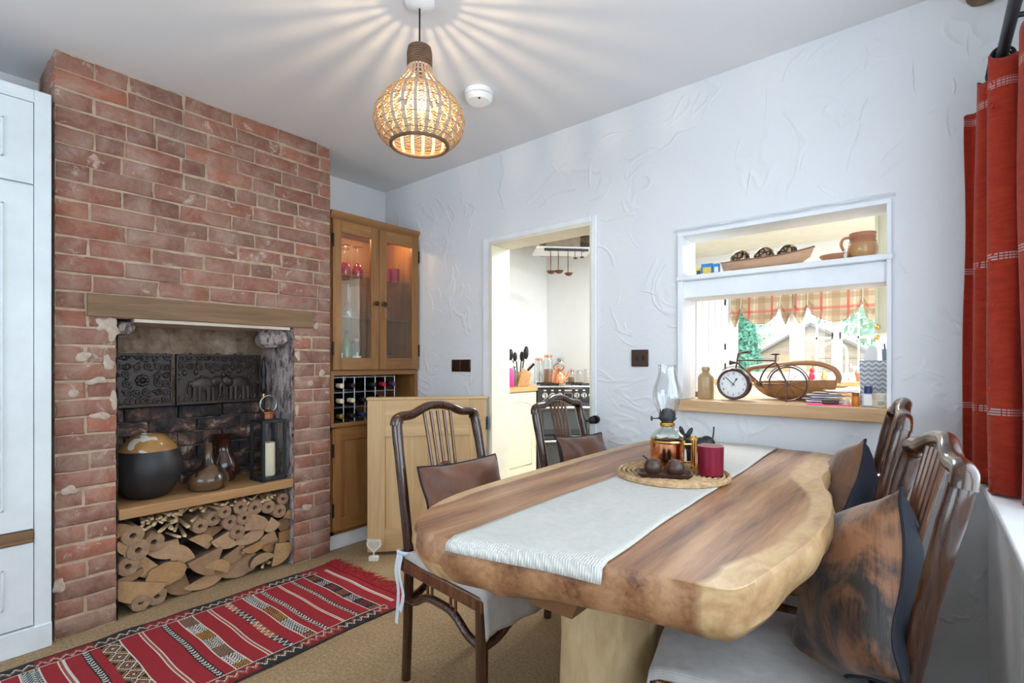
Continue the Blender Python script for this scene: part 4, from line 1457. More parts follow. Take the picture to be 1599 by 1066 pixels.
n3 = noise_tex(nt, coords(nt, (2, 1, 2)), 2.2, 3, 0.5, 0.8)
wv = nt.nodes.new('ShaderNodeTexWave')
wv.bands_direction = 'X'
wv.inputs['Scale'].default_value = 0.55
wv.inputs['Distortion'].default_value = 7.0
wv.inputs['Detail'].default_value = 3
wv.inputs['Detail Scale'].default_value = 0.8
lk(nt, vec, wv.inputs['Vector'])
f = mth(nt, 'ADD', mth(nt, 'ADD', mth(nt, 'MULTIPLY', n1, 0.45), mth(nt, 'MULTIPLY', wv.outputs['Fac'], 0.14)), mth(nt, 'MULTIPLY', n2, 0.41))
heart = ramp(nt, f, [(0.35, (0.105, 0.040, 0.019)), (0.44, (0.225, 0.096, 0.043)), (0.54, (0.330, 0.155, 0.072)), (0.64, (0.43, 0.230, 0.115))])
sapc = ramp(nt, mth(nt, 'ADD', mth(nt, 'MULTIPLY', n1, 0.5), mth(nt, 'MULTIPLY', noise_tex(nt, coords(nt, (3, 1.5, 3)), 9, 6, 0.7, 0.6), 0.5)), [(0.36, (0.33, 0.17, 0.075)), (0.50, (0.50, 0.31, 0.15)), (0.64, (0.62, 0.43, 0.235))])
sf = mth(nt, 'ADD', at_.outputs['Fac'], mth(nt, 'MULTIPLY', mth(nt, 'SUBTRACT', n3, 0.5), 0.55))
sf = mth(nt, 'MULTIPLY', mth(nt, 'SUBTRACT', sf, 0.44), 9.0, clamp=True)
lk(nt, mixc(nt, sf, heart, sapc), b.inputs['Base Color'])
b.inputs['Roughness'].default_value = 0.42
b.inputs['Coat Weight'].default_value = 0.10
b.inputs['Coat Roughness'].default_value = 0.2
bump(nt, b, n2, 0.06, 0.003)
slab = tm.build('table_top', m, tb, ang=34)
at_s = slab.data.attributes.new('sap', 'FLOAT', 'POINT')


def edge_x(y, right):
    best = None
    for i in range(NO):
        a, c_ = ol[i], ol[(i + 1) % NO]
        if (a.y - y) * (c_.y - y) <= 0 and abs(a.y - c_.y) > 1e-6:
            x = a.x + (c_.x - a.x) * (y - a.y) / (c_.y - a.y)
            if best is None or (x > best if right else x < best):
                best = x
    return best


vals = []
for v_ in slab.data.vertices:
    x, y = v_.co.x - 0.57, v_.co.y + 1.4
    yy = min(2.10, max(0.86, y))
    r_ = max(0, edge_x(yy, True) - x)
    l_ = max(0, x - edge_x(yy, False))
    wr_ = 0.066 + 0.026 * math.sin(y * 4.0)
    s = max(1 - r_ / (2 * wr_), 1 - l_ / 0.075)
    if v_.co.z < 0.775 and (r_ < 0.05 or l_ < 0.12):
        s = max(s, 0.9)
    if x < -0.70 and y < 0.95 and (v_.co.z < 0.735 or (v_.co.z < 0.782 and x < -0.79)):
        s = 0.9
    vals.append(max(0.0, s))
at_s.data.foreach_set('value', vals)
M['trunk'] = wood('trunk_wood', (0.44, 0.29, 0.14), (0.70, 0.53, 0.31), 'z', 6, 0.55, 0.0, long=1.5)
for (cx, cy) in ((-0.66, 1.20), (-0.56, 1.86)):
    rr = []
    for z, r in ((0, 0.150), (0.06, 0.142), (0.2, 0.132), (0.4, 0.126), (0.58, 0.128), (0.70, 0.132)):
        rr.append([V(cx + 0.57 + r * (1 + 0.07 * nz(math.cos(a) * 1.6, math.sin(a) * 1.6, z * 1.2 + cy)) * math.cos(a), cy - 1.4 + r * (1 + 0.07 * nz(math.cos(a) * 1.6 + 5, math.sin(a) * 1.6, z * 1.2)) * math.sin(a), z) for a in [2 * PI * i / 28 for i in range(28)]])
    MB().rings(rr, True, True).build('trunk_leg', M['trunk'], tb, ang=60)
MB().prism([(-0.075, 0.695), (-0.048, 0.632), (0.048, 0.632), (0.075, 0.695)], -0.59, 0.72, 'y').build('batten', plain('batten_wood', (0.17, 0.07, 0.03), 0.4, c2=(0.25, 0.11, 0.045)), tb)

# ---- runner
m, nt, b = new_mat('woven_runner')
vec = coords(nt)
ch = nt.nodes.new('ShaderNodeTexWave')
ch.bands_direction = 'X'
ch.inputs['Scale'].default_value = 62
lk(nt, vec, ch.inputs['Vector'])
c2 = nt.nodes.new('ShaderNodeTexWave')
c2.bands_direction = 'Y'
c2.inputs['Scale'].default_value = 62
lk(nt, vec, c2.inputs['Vector'])
hgt = mth(nt, 'MULTIPLY', ch.outputs['Fac'], c2.outputs['Fac'])
lk(nt, ramp(nt, mth(nt, 'ADD', mth(nt, 'MULTIPLY', hgt, 0.6), mth(nt, 'MULTIPLY', noise_tex(nt, vec, 60, 3), 0.4)), [(0.15, (0.56, 0.54, 0.50)), (0.6, (0.74, 0.72, 0.67))]), b.inputs['Base Color'])
b.inputs['Roughness'].default_value = 0.95
bump(nt, b, hgt, 0.6, 0.004)
M['runner'] = m


def front_y(x):
    best = 9
    for i in range(NO):
        a, c_ = ol[i], ol[(i + 1) % NO]
        if a.y < 1.0 and (a.x - x) * (c_.x - x) <= 0 and abs(a.x - c_.x) > 1e-6:
            best = min(best, a.y + (c_.y - a.y) * (x - a.x) / (c_.x - a.x))
    return best


def runner_pt(u, v):
    x = -0.700 + 0.285 * u + 0.006 * nz(v * 6, 1 + u * 0.3) - 0.02 * v * (1 - u) * 0.6 - 0.035 * v * u
    fy = front_y(max(-0.72, min(-0.40, x))) + 0.004
    far = 2.178
    hang = 0.022 + 0.012 * u
    tot = far - fy + hang
    s = (1 - v) * tot          # distance from the far end
    if s < far - fy:
        return V(x, far - s, ZT + 0.004 + 0.0016 * nz(x * 12, s * 5))
    h = s - (far - fy)
    return V(x, fy - 0.010 - 0.18 * h - 0.003, ZT + 0.004 - h * 0.95)


tag(MB().grid(runner_pt, 24, 110).build('table_runner', M['runner'], solid=0.004, ang=60), 'cream woven table runner laid along the slab table', 'table runner')
ZR = ZT + 0.0068

# ---- round jute mat
M['jute'] = plain('jute', (0.36, 0.20, 0.09), 0.9, c2=(0.62, 0.43, 0.24), scale=60, bmp=0.5, bscale=200)
mat_ = thing('round_mat', 'round coiled jute mat in the middle of the runner', 'mat', (-0.575, 1.432, ZR))
for k in range(11):
    r = 0.012 + k * 0.0142
    pts, rad = [], []
    n = max(12, int(r * 560))
    for i in range(n):
        a = 2 * PI * i / n
        pts.append((r * math.cos(a), r * math.sin(a), 0.0062))
        rad.append(0.0066 + (0.0016 if i % 2 else -0.0006) + (0.0015 if k == 10 else 0))
    MB().tube(pts, rad, 6, closed=True, flat=0.75).build('coil', M['jute'], mat_)
ZM = ZR + 0.0125

# ---- oil lamp
lp = thing('oil_lamp', 'glass oil lamp with tall chimney in a copper holder with brass handle', 'oil lamp', (-0.602, 1.462, ZM), R(YAW))
MB().lathe([(0.046, 0), (0.049, 0.004), (0.049, 0.082), (0.046, 0.083), (0.046, 0.01)], n=32, cap=False).build('copper_holder', M['copper'], lp)
MB().lathe([(0.0495, 0.079), (0.0515, 0.083), (0.0495, 0.087)], n=32, cap=False).lathe([(0.0495, 0.000), (0.0512, 0.003), (0.0495, 0.006)], n=32, cap=False).build('brass_band', M['brass'], lp)
og = glass('lamp_font_glass', (0.86, 0.93, 0.88), 0.2, 0.10)
MB().lathe([(0.044, 0.084), (0.048, 0.092), (0.047, 0.100), (0.030, 0.116), (0.021, 0.122), (0.019, 0.128)], n=32, cap=False).build('glass_font', og, lp)
MB().lathe([(0.020, 0.126), (0.022, 0.130), (0.022, 0.138), (0.017, 0.142)], n=24).build('collar', M['brass'], lp)
MB().lathe([(0.018, 0.141), (0.023, 0.146), (0.027, 0.150), (0.027, 0.153), (0.022, 0.158), (0.020, 0.168), (0.014, 0.178), (0.004, 0.181)], n=24).build('burner', M['grey_iron'], lp)
pr = MB()
for k in range(4):
    a = k * PI / 2 + 0.5
    pr.tube([(0.026 * math.cos(a), 0.026 * math.sin(a), 0.151), (0.030 * math.cos(a), 0.030 * math.sin(a), 0.162), (0.028 * math.cos(a), 0.028 * math.sin(a), 0.174)], 0.0022, 6)
pr.build('prong', M['grey_iron'], lp)
MB().tube([(-0.024, 0, 0.150), (-0.046, 0, 0.150)], 0.0018, 6).lathe([(0.0075, 0), (0.0075, 0.003)], n=14, M=Matrix.Translation((-0.049, 0, 0.150)) @ Matrix.Rotation(PI / 2, 4, 'Y')).build('wick_knob', M['grey_iron'], lp)
MB().lathe([(0.025, 0.155), (0.026, 0.165), (0.034, 0.182), (0.042, 0.205), (0.0435, 0.222), (0.040, 0.245), (0.031, 0.270), (0.0265, 0.288), (0.026, 0.305), (0.0285, 0.312)], n=36, cap=False).build('glass_chimney', glass('lamp_chimney_glass', (0.94, 0.96, 0.96), 0.26, 0.05), lp)
hb = MB().tube([(0.047, 0, 0.072), (0.080, 0, 0.072)], 0.0032, 8).tube([(0.047, 0, 0.018), (0.080, 0, 0.018)], 0.0032, 8)
hb.tube([(0.080, 0, -0.006), (0.080, 0, 0.010), (0.080, 0, 0.085), (0.080, 0, 0.092)], [0.0085, 0.0085, 0.0085, 0.0085], 14).lathe([(0.011, 0.084), (0.011, 0.092), (0.006, 0.098)], c=(0.080, 0, 0), n=14).lathe([(0.010, -0.004), (0.010, 0.006)], c=(0.080, 0, 0), n=14)
tag(hb.build('handle', M['brass'], lp), 'polished brass upright handle')

# ---- red candle glass
rc = thing('candle_glass', 'dark red glass candle holder on the jute mat', 'candle holder', (-0.472, 1.452, ZM))
m, nt, b = new_mat('dark_red_frosted')
lk(nt, ramp(nt, noise_tex(nt, coords(nt), 6), [(0.3, (0.20, 0.008, 0.028)), (0.7, (0.27, 0.012, 0.038))]), b.inputs['Base Color'])
b.inputs['Roughness'].default_value = 0.3
b.inputs['Metallic'].default_value = 0.35
MB().lathe([(0.030, 0), (0.0345, 0.003), (0.0355, 0.082), (0.0345, 0.083)], n=32).build('glass_cup', m, rc)
MB().lathe([(0.0345, 0.083), (0.0335, 0.0835), (0.033, 0.04), (0.0, 0.04)], n=32, cap=False).build('silvered_lining', plain('silvered', (0.7, 0.62, 0.64), 0.25, 0.9), rc)

# ---- tray with two little pots
ty = thing('condiment_tray', 'small dark wooden tray in front of the oil lamp', 'tray', (-0.566, 1.352, ZM), R(YAW - 14))
DW = plain('dark_turned_wood', (0.045, 0.020, 0.014), 0.4, c2=(0.075, 0.035, 0.024))
MB().rings([[V(sx * a, sy * c_, z) for sx, sy in ((-1, -1), (1, -1), (1, 1), (-1, 1))] for a, c_, z in ((0.060, 0.028, 0.0), (0.074, 0.037, 0.012), (0.071, 0.034, 0.012), (0.058, 0.026, 0.005))], True, True).build('dish', DW, ty, ang=20)
for i, (dx, lab) in enumerate(((-0.030, 'dark wooden salt pot with spoon on the small tray'), (0.030, 'dark wooden pot without spoon on the small tray'))):
    a = R(YAW - 14)
    pt_ = thing('condiment_pot', lab, 'pot', (-0.566 + dx * math.cos(a), 1.352 + dx * math.sin(a), ZM + 0.0055))
    MB().lathe([(0.014, 0), (0.020, 0.005), (0.0245, 0.016), (0.024, 0.026), (0.019, 0.034)], n=22).build('bowl', DW, pt_)
    MB().lathe([(0.020, 0.033), (0.019, 0.038), (0.010, 0.042), (0.0, 0.043)], n=22).build('lid', DW, pt_)
    if i == 0:
        MB().tube([(-0.008, -0.004, 0.036), (-0.026, -0.010, 0.050)], [0.002, 0.0026], 6).build('spoon', DW, pt_)

# ---- dark animal figurine
an = thing('animal_figurine', 'small dark metal animal figurine with big ears behind the oil lamp', 'figurine', (-0.578, 1.640, ZR), R(YAW))
g = MB()
g.ball((0.018, 0, 0.062), (0.040, 0.024, 0.026), 16, 10).ball((0.034, 0, 0.066), (0.027, 0.023, 0.027), 14, 10).ball((-0.016, 0, 0.064), (0.024, 0.021, 0.024), 14, 10)
g.tube(spline([(-0.015, 0, 0.070), (-0.032, 0, 0.082), (-0.044, 0, 0.084), (-0.058, 0, 0.072)], 4), [0.017] * 4 + [0.016] * 4 + [0.014, 0.012, 0.010, 0.009, 0.008], 10)
for x, y in ((-0.018, -0.014), (-0.018, 0.014), (0.042, -0.014), (0.042, 0.014)):
    g.tube([(x, y, 0.052), (x - 0.002, y, 0.026), (x, y, 0.0)], [0.011, 0.007, 0.008], 8)
g.build('body', plain('cast_iron', (0.020, 0.017, 0.020), 0.45, 0.4), an)
for sy, dx in ((-1, 0.0), (1, -0.014)):
    MB().ball((0, 0, 0), (0.008, 0.005, 0.020), 10, 8, M=Matrix.Translation((-0.028 + dx, sy * 0.014, 0.104)) @ Matrix.Rotation(0.55 * (1 if sy < 0 else -0.6), 4, 'Y')).build('ear', plain('cast_iron_ear', (0.024, 0.018, 0.022), 0.45, 0.4), an)
MB().tube([(0.052, 0, 0.078), (0.056, 0, 0.100), (0.057, 0, 0.122)], [0.003, 0.0024, 0.0026], 6).build('tail', M['black_metal'], an)

# ================================================================== CHAIRS
def rk(z):
    """how far the back leans at height z"""
    t = max(0.0, z - 0.45) / 0.45
    return -0.205 - 0.085 * t ** 1.25


def make_chair(label):
    t = thing('dining_chair', label, 'chair')
    RW, RM = M['rosewood'], M['rosewood_mid']
    for s in (-1, 1):
        pts = spline([(-0.222, s * 0.190, 0), (-0.210, s * 0.190, 0.22), (rk(0.45), s * 0.190, 0.45), (rk(0.62), s * 0.191, 0.62), (rk(0.78), s * 0.190, 0.78), (rk(0.89), s * 0.186, 0.885), (rk(0.915), s * 0.176, 0.908)], 5)
        MB().tube(pts, [0.0185] * 10 + [0.0200] * 12 + [0.0215] * (len(pts) - 22), 12, flat=0.88).build('back_leg', RW, t)
        MB().tube([(0.205, s * 0.205, 0), (0.205, s * 0.205, 0.12), (0.205, s * 0.205, 0.43)], [0.0175, 0.0185, 0.0200], 12).build('front_leg', RW, t)
    cr = [(rk(0.905), -0.190, 0.892), (rk(0.92), -0.184, 0.914), (rk(0.93), -0.160, 0.923), (rk(0.93), -0.115, 0.927), (rk(0.945), -0.075, 0.943), (rk(0.955) - 0.004, -0.035, 0.954), (rk(0.955) - 0.006, 0, 0.956)]
    cr = cr + [(p[0], -p[1], p[2]) for p in cr[-2::-1]]
    pts = spline(cr, 5)
    n = len(pts)
    MB().tube(pts, [0.0215 - 0.0035 * math.sin(PI * i / (n - 1)) for i in range(n)], 12, flat=0.92).build('crest_rail', RW, t)
    for k in range(5):
        y1_, y0_ = (k - 2) * 0.031, (k - 2) * 0.0265
        zz = [0.690, 0.77, 0.85, 0.935]
        MB().tube([(rk(z), y0_ + (y1_ - y0_) * (z - 0.69) / 0.245, z) for z in zz], 0.0062, 8).build('spindle', RM, t)
    md = MB()
    md.tube([(rk(0.71), 0.046 * math.cos(R(a)), 0.690 + 0.046 * math.sin(R(a))) for a in range(0, 181, 15)], 0.0085, 8)
    md.tube([(rk(0.70) + 0.002, 0.022 * math.cos(R(a)), 0.696 + 0.022 * math.sin(R(a))) for a in range(0, 360, 30)], 0.005, 8, closed=True)
    md.ball((rk(0.70), 0, 0.696), (0.009, 0.012, 0.012), 10, 8)
    tag(md.build('medallion', RM, t), 'carved round medallion')
    sp = []
    for z in (0.455, 0.55, 0.64, 0.695):
        sp.append([V(rk(z) - 0.006, -0.058, z), V(rk(z) + 0.006, -0.058, z), V(rk(z) + 0.006, 0.058, z), V(rk(z) - 0.006, 0.058, z)])
    MB().rings(sp, True, True).build('splat', RM, t, bevel=0.002)
    sf_ = MB()
    sf_.bb(-0.215, 0.225, 0.180, 0.222, 0.395, 0.442).bb(-0.215, 0.225, -0.222, -0.180, 0.395, 0.442)
    sf_.bb(0.185, 0.227, -0.215, 0.215, 0.395, 0.442).bb(-0.222, -0.185, -0.205, 0.205, 0.395, 0.442)
    sf_.build('seat_frame', RM, t, bevel=0.008, seg=3)
    MB().bb(-0.19, 0.19, -0.185, 0.185, 0.425, 0.440).build('seat', RM, t)
    # hump-backed stretchers with paired struts under the seat
    for s in (-1, 1):
        pts = spline([(-0.21, s * 0.194, 0.290), (-0.15, s * 0.198, 0.300), (-0.08, s * 0.200, 0.338), (0.0, s * 0.201, 0.345), (0.07, s * 0.202, 0.338), (0.14, s * 0.204, 0.300), (0.205, s * 0.205, 0.288)], 4)
        MB().tube(pts, 0.0135, 10).build('stretcher', RW, t)
        for x in (-0.075, -0.050, 0.050, 0.075):
            MB().tube([(x, s * 0.200, 0.335), (x, s * 0.200, 0.40)], 0.0048, 8).build('strut', RM, t)
    for x in (0.207, -0.21):
        w_ = 0.205 if x > 0 else 0.192
        pts = spline([(x, -w_, 0.288), (x, -0.14, 0.300), (x, -0.07, 0.338), (x, 0, 0.345), (x, 0.07, 0.338), (x, 0.14, 0.300), (x, w_, 0.288)], 4)
        MB().tube(pts, 0.0135, 10).build('stretcher', RW, t)
        for y in (-0.075, -0.050, 0.050, 0.075):
            MB().tube([(x, y, 0.335), (x, y, 0.40)], 0.0048, 8).build('strut', RM, t)
    return t


m, nt, b = new_mat('grey_linen')
vec = coords(nt)
st = nt.nodes.new('ShaderNodeTexWave')
st.bands_direction = 'Y'
st.inputs['Scale'].default_value = 75
lk(nt, vec, st.inputs['Vector'])
lk(nt, mixc(nt, 0.22, ramp(nt, noise_tex(nt, vec, 30, 3), [(0.3, (0.43, 0.40, 0.385)), (0.7, (0.52, 0.49, 0.475))]), ramp(nt, st.outputs['Fac'], [(0.2, (0.6, 0.6, 0.6)), (0.7, (1, 1, 1))]), 'MULTIPLY'), b.inputs['Base Color'])
b.inputs['Roughness'].default_value = 0.95
bump(nt, b, st.outputs['Fac'], 0.3, 0.002)
M['linen'] = m
M['tie'] = plain('pale_tie_cloth', (0.60, 0.66, 0.72), 0.9)


def seat_pad(label, loc, rotz, sc, ties=True, drop=0.085, seed=1):
    t = thing('seat_pad', label, 'seat pad', loc, rotz, 'grey linen seat pads', scale=sc)
    ax0, ax1, ay = -0.175, 0.222, 0.212

    def fn(u, v):
        x = -0.175 + (0.222 + drop + 0.175) * u
        y = -(ay + 0.012) + 2 * (ay + 0.012) * v
        fl = 0.0
        zz = 0.461 + 0.005 * nz(x * 9 + seed, y * 9) + 0.008 * math.sin(PI * min(1, max(0, (x + 0.19) / 0.40))) * math.cos(y * 6.5)
        xo = max(0, x - ax1)
        yo = max(0, abs(y) - ay)
        if xo > 0:
            zz -= xo * 1.0 + 0.002
            x = ax1 + 0.012 + 0.10 * xo + 0.012 * nz(y * 14 + seed, xo * 8) * xo / drop
        if yo > 0:
            zz -= yo * 1.2
        return V(x, y, zz)
    MB().grid(fn, 34, 30).build('cloth', M['linen'], t, solid=0.006, ang=70)
    if ties:
        for s in (-1, 1):
            base = V(-0.205, s * 0.218, 0.455)
            sd = 1 + 0.2 * s
            MB().tube([base + V(0.05, -s * 0.012, 0.006), base, base + V(-0.028, 0, 0.0), base + V(-0.032, -s * 0.03, -0.002)], 0.009, 8, flat=0.35).build('tie', M['tie'], t)
            for q, (dx, L_) in enumerate(((0.0, 0.24), (0.020, 0.19))):
                p = [base + V(-0.012 + dx, s * 0.006, 0), base + V(-0.016 + dx, s * 0.014, -0.06), base + V(-0.006 + dx * 1.5, s * 0.010, -0.13), base + V(-0.014 + dx * 1.2, s * 0.013, -L_)]
                MB().tube(spline(p, 4), 0.0095, 8, flat=0.22, up=(1, 0, 0)).build('tie', M['tie'], t)
    return t


def hide_mat(name, dark, light, sc, contrast):
    m, nt, b = new_mat(name)
    vec = coords(nt, (1, 1, 1))
    n1 = noise_tex(nt, vec, sc, 4, 0.6, 0.7)
    n2 = noise_tex(nt, coords(nt, (1, 1, 0.12)), 120, 3, 0.7)
    f = mth(nt, 'ADD', mth(nt, 'MULTIPLY', n1, 0.78), mth(nt, 'MULTIPLY', n2, 0.22))
    lk(nt, ramp(nt, f, [(0.51 - contrast * 0.75, dark), (0.51 + contrast, light)]), b.inputs['Base Color'])
    b.inputs['Roughness'].default_value = 0.5
    b.inputs['Sheen Weight'].default_value = 0.25
    bump(nt, b, n2, 0.35, 0.004)
    return m


M['hide_red'] = hide_mat('red_brown_hide', (0.090, 0.028, 0.012), (0.20, 0.070, 0.028), 4, 0.18)
M['hide_mid'] = hide_mat('mid_brown_hide', (0.055, 0.022, 0.010), (0.19, 0.082, 0.034), 5, 0.13)
M['hide_brindle'] = hide_mat('brindle_hide', (0.014, 0.007, 0.005), (0.27, 0.105, 0.038), 9, 0.09)
M['cushion_back'] = plain('dark_blue_black_cloth', (0.012, 0.013, 0.022), 0.85, bmp=0.2, bscale=300)


def cushion(label, loc, rot, size, thick, hide, seed, tall=1.0):
    """rot: Euler of the pillow, whose hide face looks to its local +X; tall = height against width"""
    t = thing('cowhide_cushion', label, 'cushion', loc)
    t.rotation_euler = rot
    t['group'] = 'cowhide cushions on the chairs'

    def face(sgn):
        def fn(u, v):
            a, c_ = 2 * u - 1, 2 * v - 1
            r = (1 - abs(a) ** 2.6) * (1 - abs(c_) ** 2.6)
            pin = 1 - 0.07 * (1 - abs(a) ** 2) * (abs(c_) ** 3) - 0.0
            pin2 = 1 - 0.07 * (1 - abs(c_) ** 2) * (abs(a) ** 3)
            x = sgn * thick * (max(0, r) ** 0.5) * (1 + 0.16 * nz(a * 1.7 + seed, c_ * 1.7, sgn)) + 0.014 * nz(a * 2.2, c_ * 2.2, seed) + 0.02 * nz(a * 1.1 + 4, c_ * 1.1, seed + 2)
            return V(x, a * size / 2 * pin2, c_ * size / 2 * pin * tall)
        return fn
    MB().grid(face(1), 32, 32).build('hide_face', hide, t, ang=80)
    MB().grid(face(-1), 24, 24, flip=True).build('cloth_back', M['cushion_back'], t, ang=80)
    tube = []
    for k in range(96):
        q = k / 24
        i = int(q)
        fq = 2 * (q - i) - 1
        a, c_ = ((fq, -1), (1, fq), (-fq, 1), (-1, -fq))[i % 4]
        tube.append(face(0)((a + 1) / 2, (c_ + 1) / 2))
    MB().tube(tube, 0.004, 6, closed=True).build('piping', M['cushion_back'], t)
    return t


chairs = [
    # label, base x, base y, facing, scale
    ('dark rosewood chair with spindle back, nearest the fireplace rug', -1.185, 1.300, R(-6), (1, 1, 1)),
    ('dark rosewood chair with spindle back by the kitchen doorway', -1.075, 1.995, R(0), (0.98, 0.98, 1)),
    ('dark rosewood chair with spindle back nearest the camera on the window side', -0.275, 1.265, R(193), (1, 0.92, 1.012)),
    ('dark rosewood chair with spindle back under the serving hatch', -0.360, 1.915, R(186), (1, 0.90, 1.045)),
]
c0 = make_chair(chairs[0][0])
c0['group'] = 'rosewood dining chairs'
for i, (lab, x, y, a, sc) in enumerate(chairs):
    o = c0 if i == 0 else copy_tree(c0)
    o['label'] = lab
    o.location = (x, y, 0)
    o.rotation_euler = (0, 0, a)
    o.scale = sc
pads = ['grey linen seat pad with long ties on the chair nearest the rug', 'grey linen seat pad on the chair by the kitchen doorway', 'ribbed grey seat pad on the window-side chair nearest the camera', 'grey linen seat pad on the chair under the serving hatch']
for i, (lab, x, y, a, sc) in enumerate(chairs):
    seat_pad(pads[i], (x, y, 0), a, sc, True, (0.115, 0.06, 0.075, 0.06)[i], i + 1)


def on_chair(i, dx, dy, z):
    _, x, y, a, sc = chairs[i]
    dx, dy = dx * sc[0], dy * sc[1]
    return (x + dx * math.cos(a) - dy * math.sin(a), y + dx * math.sin(a) + dy * math.cos(a), z)


cushion('red-brown cowhide cushion on the chair nearest the rug', on_chair(0, -0.110, 0.0, 0.612), (0, R(-19), chairs[0][3]), 0.37, 0.058, M['hide_red'], 1, 0.84)
cushion('red-brown cowhide cushion on the chair by the kitchen doorway', on_chair(1, -0.120, -0.010, 0.632), (R(-4), R(-19), chairs[1][3]), 0.38, 0.06, M['hide_red'], 3, 0.88)
cushion('brindled brown and black cowhide cushion on the chair nearest the camera', on_chair(2, -0.155, -0.005, 0.632), (R(30), R(-16), chairs[2][3] + R(14)), 0.36, 0.085, M['hide_brindle'], 5)
cushion('plain mid-brown cowhide cushion on the chair under the serving hatch', on_chair(3, -0.140, 0.0, 0.668), (R(20), R(-15), chairs[3][3] + R(6)), 0.36, 0.075, M['hide_mid'], 8)

# ================================================================== CEILING AND WALL FITTINGS
# ---- rattan pendant lamp
LX, LY = -1.373, 1.152
pl = thing('pendant_lamp', 'rattan gourd-shaped pendant lamp hanging from the ceiling', 'pendant lamp', (LX, LY, 0))
MB().lathe([(0.052, ZC), (0.050, ZC - 0.012), (0.030, ZC - 0.022), (0.006, ZC - 0.026)], n=24).build('ceiling_rose', M['pvc_white'], pl)
MB().tube([(0, 0, ZC - 0.02), (0, 0, 2.22)], 0.0032, 8).build('cord', M['black_metal'], pl)
RAT = plain('brown_rattan', (0.11, 0.055, 0.032), 0.7, c2=(0.20, 0.11, 0.065), scale=30)
RATL = plain('pale_rattan', (0.42, 0.30, 0.21), 0.7, c2=(0.52, 0.39, 0.28), scale=30)
cp = MB()
for k in range(9):
    z = 2.222 - k * 0.0082
    r = 0.034 + 0.006 * math.sin(min(1, (k + 1) / 4) * PI / 2)
    cp.tube([(r * math.cos(2 * PI * i / 28), r * math.sin(2 * PI * i / 28), z) for i in range(28)], 0.0048, 6, closed=True)
cp.lathe([(0.034, 2.226), (0.0, 2.228)], n=24, cap=False)
cp.build('cap', RAT, pl)
prof = spline([(0.042, 2.155, 0), (0.052, 2.125, 0), (0.085, 2.083, 0), (0.128, 2.038, 0), (0.155, 1.985, 0), (0.150, 1.935, 0), (0.127, 1.902, 0), (0.096, 1.884, 0)], 5)
NR = 24
for k in range(NR):
    a = 2 * PI * k / NR
    rb = []
    for p in prof:
        hw = 0.0060 if p.x > 0.07 else 0.0042
        ca, sa = math.cos(a), math.sin(a)
        for_ = []
        rb.append([V((p.x - 0.001) * ca - hw * sa, (p.x - 0.001) * sa + hw * ca, p.y), V((p.x + 0.0012) * ca - hw * sa, (p.x + 0.0012) * sa + hw * ca, p.y), V((p.x + 0.0012) * ca + hw * sa, (p.x + 0.0012) * sa - hw * ca, p.y), V((p.x - 0.001) * ca + hw * sa, (p.x - 0.001) * sa - hw * ca, p.y)])
    MB().rings(rb, True, True).build('rib', RATL, pl)
wv_ = MB()
for j in range(4, len(prof), 3):
    p = prof[j]
    wv_.tube([(p.x * 1.004 * math.cos(2 * PI * i / 60), p.x * 1.004 * math.sin(2 * PI * i / 60), p.y) for i in range(60)], 0.0011, 5, closed=True)
wv_.build('hoop', RAT, pl)
# zigzag cane between the ribs
zc_ = MB()
for k in range(NR):
    a0 = 2 * PI * (k + 0.22) / NR
    a1 = 2 * PI * (k + 0.78) / NR
    pts = []
    for j in range(12, len(prof) - 1):
        p = prof[j]
        a = a0 if j % 2 else a1
        pts.append((p.x * math.cos(a), p.x * math.sin(a), p.y))
    zc_.tube(pts, 0.0024, 4)
    pts = [(prof[j].x * 0.995 * math.cos(a1 if j % 2 else a0), prof[j].x * 0.995 * math.sin(a1 if j % 2 else a0), prof[j].y) for j in range(12, len(prof) - 1)]
    zc_.tube(pts, 0.0024, 4)
zc_.build('cane_lacing', plain('cane', (0.46, 0.30, 0.14), 0.6), pl)
MB().tube([(0.098 * math.cos(2 * PI * i / 48), 0.098 * math.sin(2 * PI * i / 48), 1.884) for i in range(48)], 0.0065, 8, closed=True).build('bottom_ring', RAT, pl)
MB().lathe([(0.014, 2.19), (0.016, 2.12), (0.013, 2.10)], n=14).build('lamp_holder', M['black_metal'], pl)
BULB, nt, b = new_mat('lit_bulb_glass')
em = nt.nodes.new('ShaderNodeEmission')
em.inputs['Color'].default_value = (1, 0.80, 0.52, 1)
em.inputs['Strength'].default_value = 11
trn = nt.nodes.new('ShaderNodeBsdfTransparent')
mx = nt.nodes.new('ShaderNodeMixShader')
mx.inputs[0].default_value = 0.35
lk(nt, trn.outputs[0], mx.inputs[1])
lk(nt, em.outputs[0], mx.inputs[2])
lk(nt, mx.outputs[0], nt.nodes['Material Output'].inputs['Surface'])
MB().lathe([(0.012, 2.10), (0.016, 2.08), (0.029, 2.045), (0.030, 2.03), (0.020, 2.008), (0.0, 2.002)], n=20, cap=False).build('bulb', BULB, pl)
L_ = bpy.data.lights.new('pendant_bulb_light', 'POINT')
L_.energy = 15
L_.color = (1, 0.74, 0.44)
L_.shadow_soft_size = 0.006
lo = bpy.data.objects.new('pendant_bulb_light', L_)
lo.location = (0, 0, 2.055)
COL.objects.link(lo)
lo.parent = pl

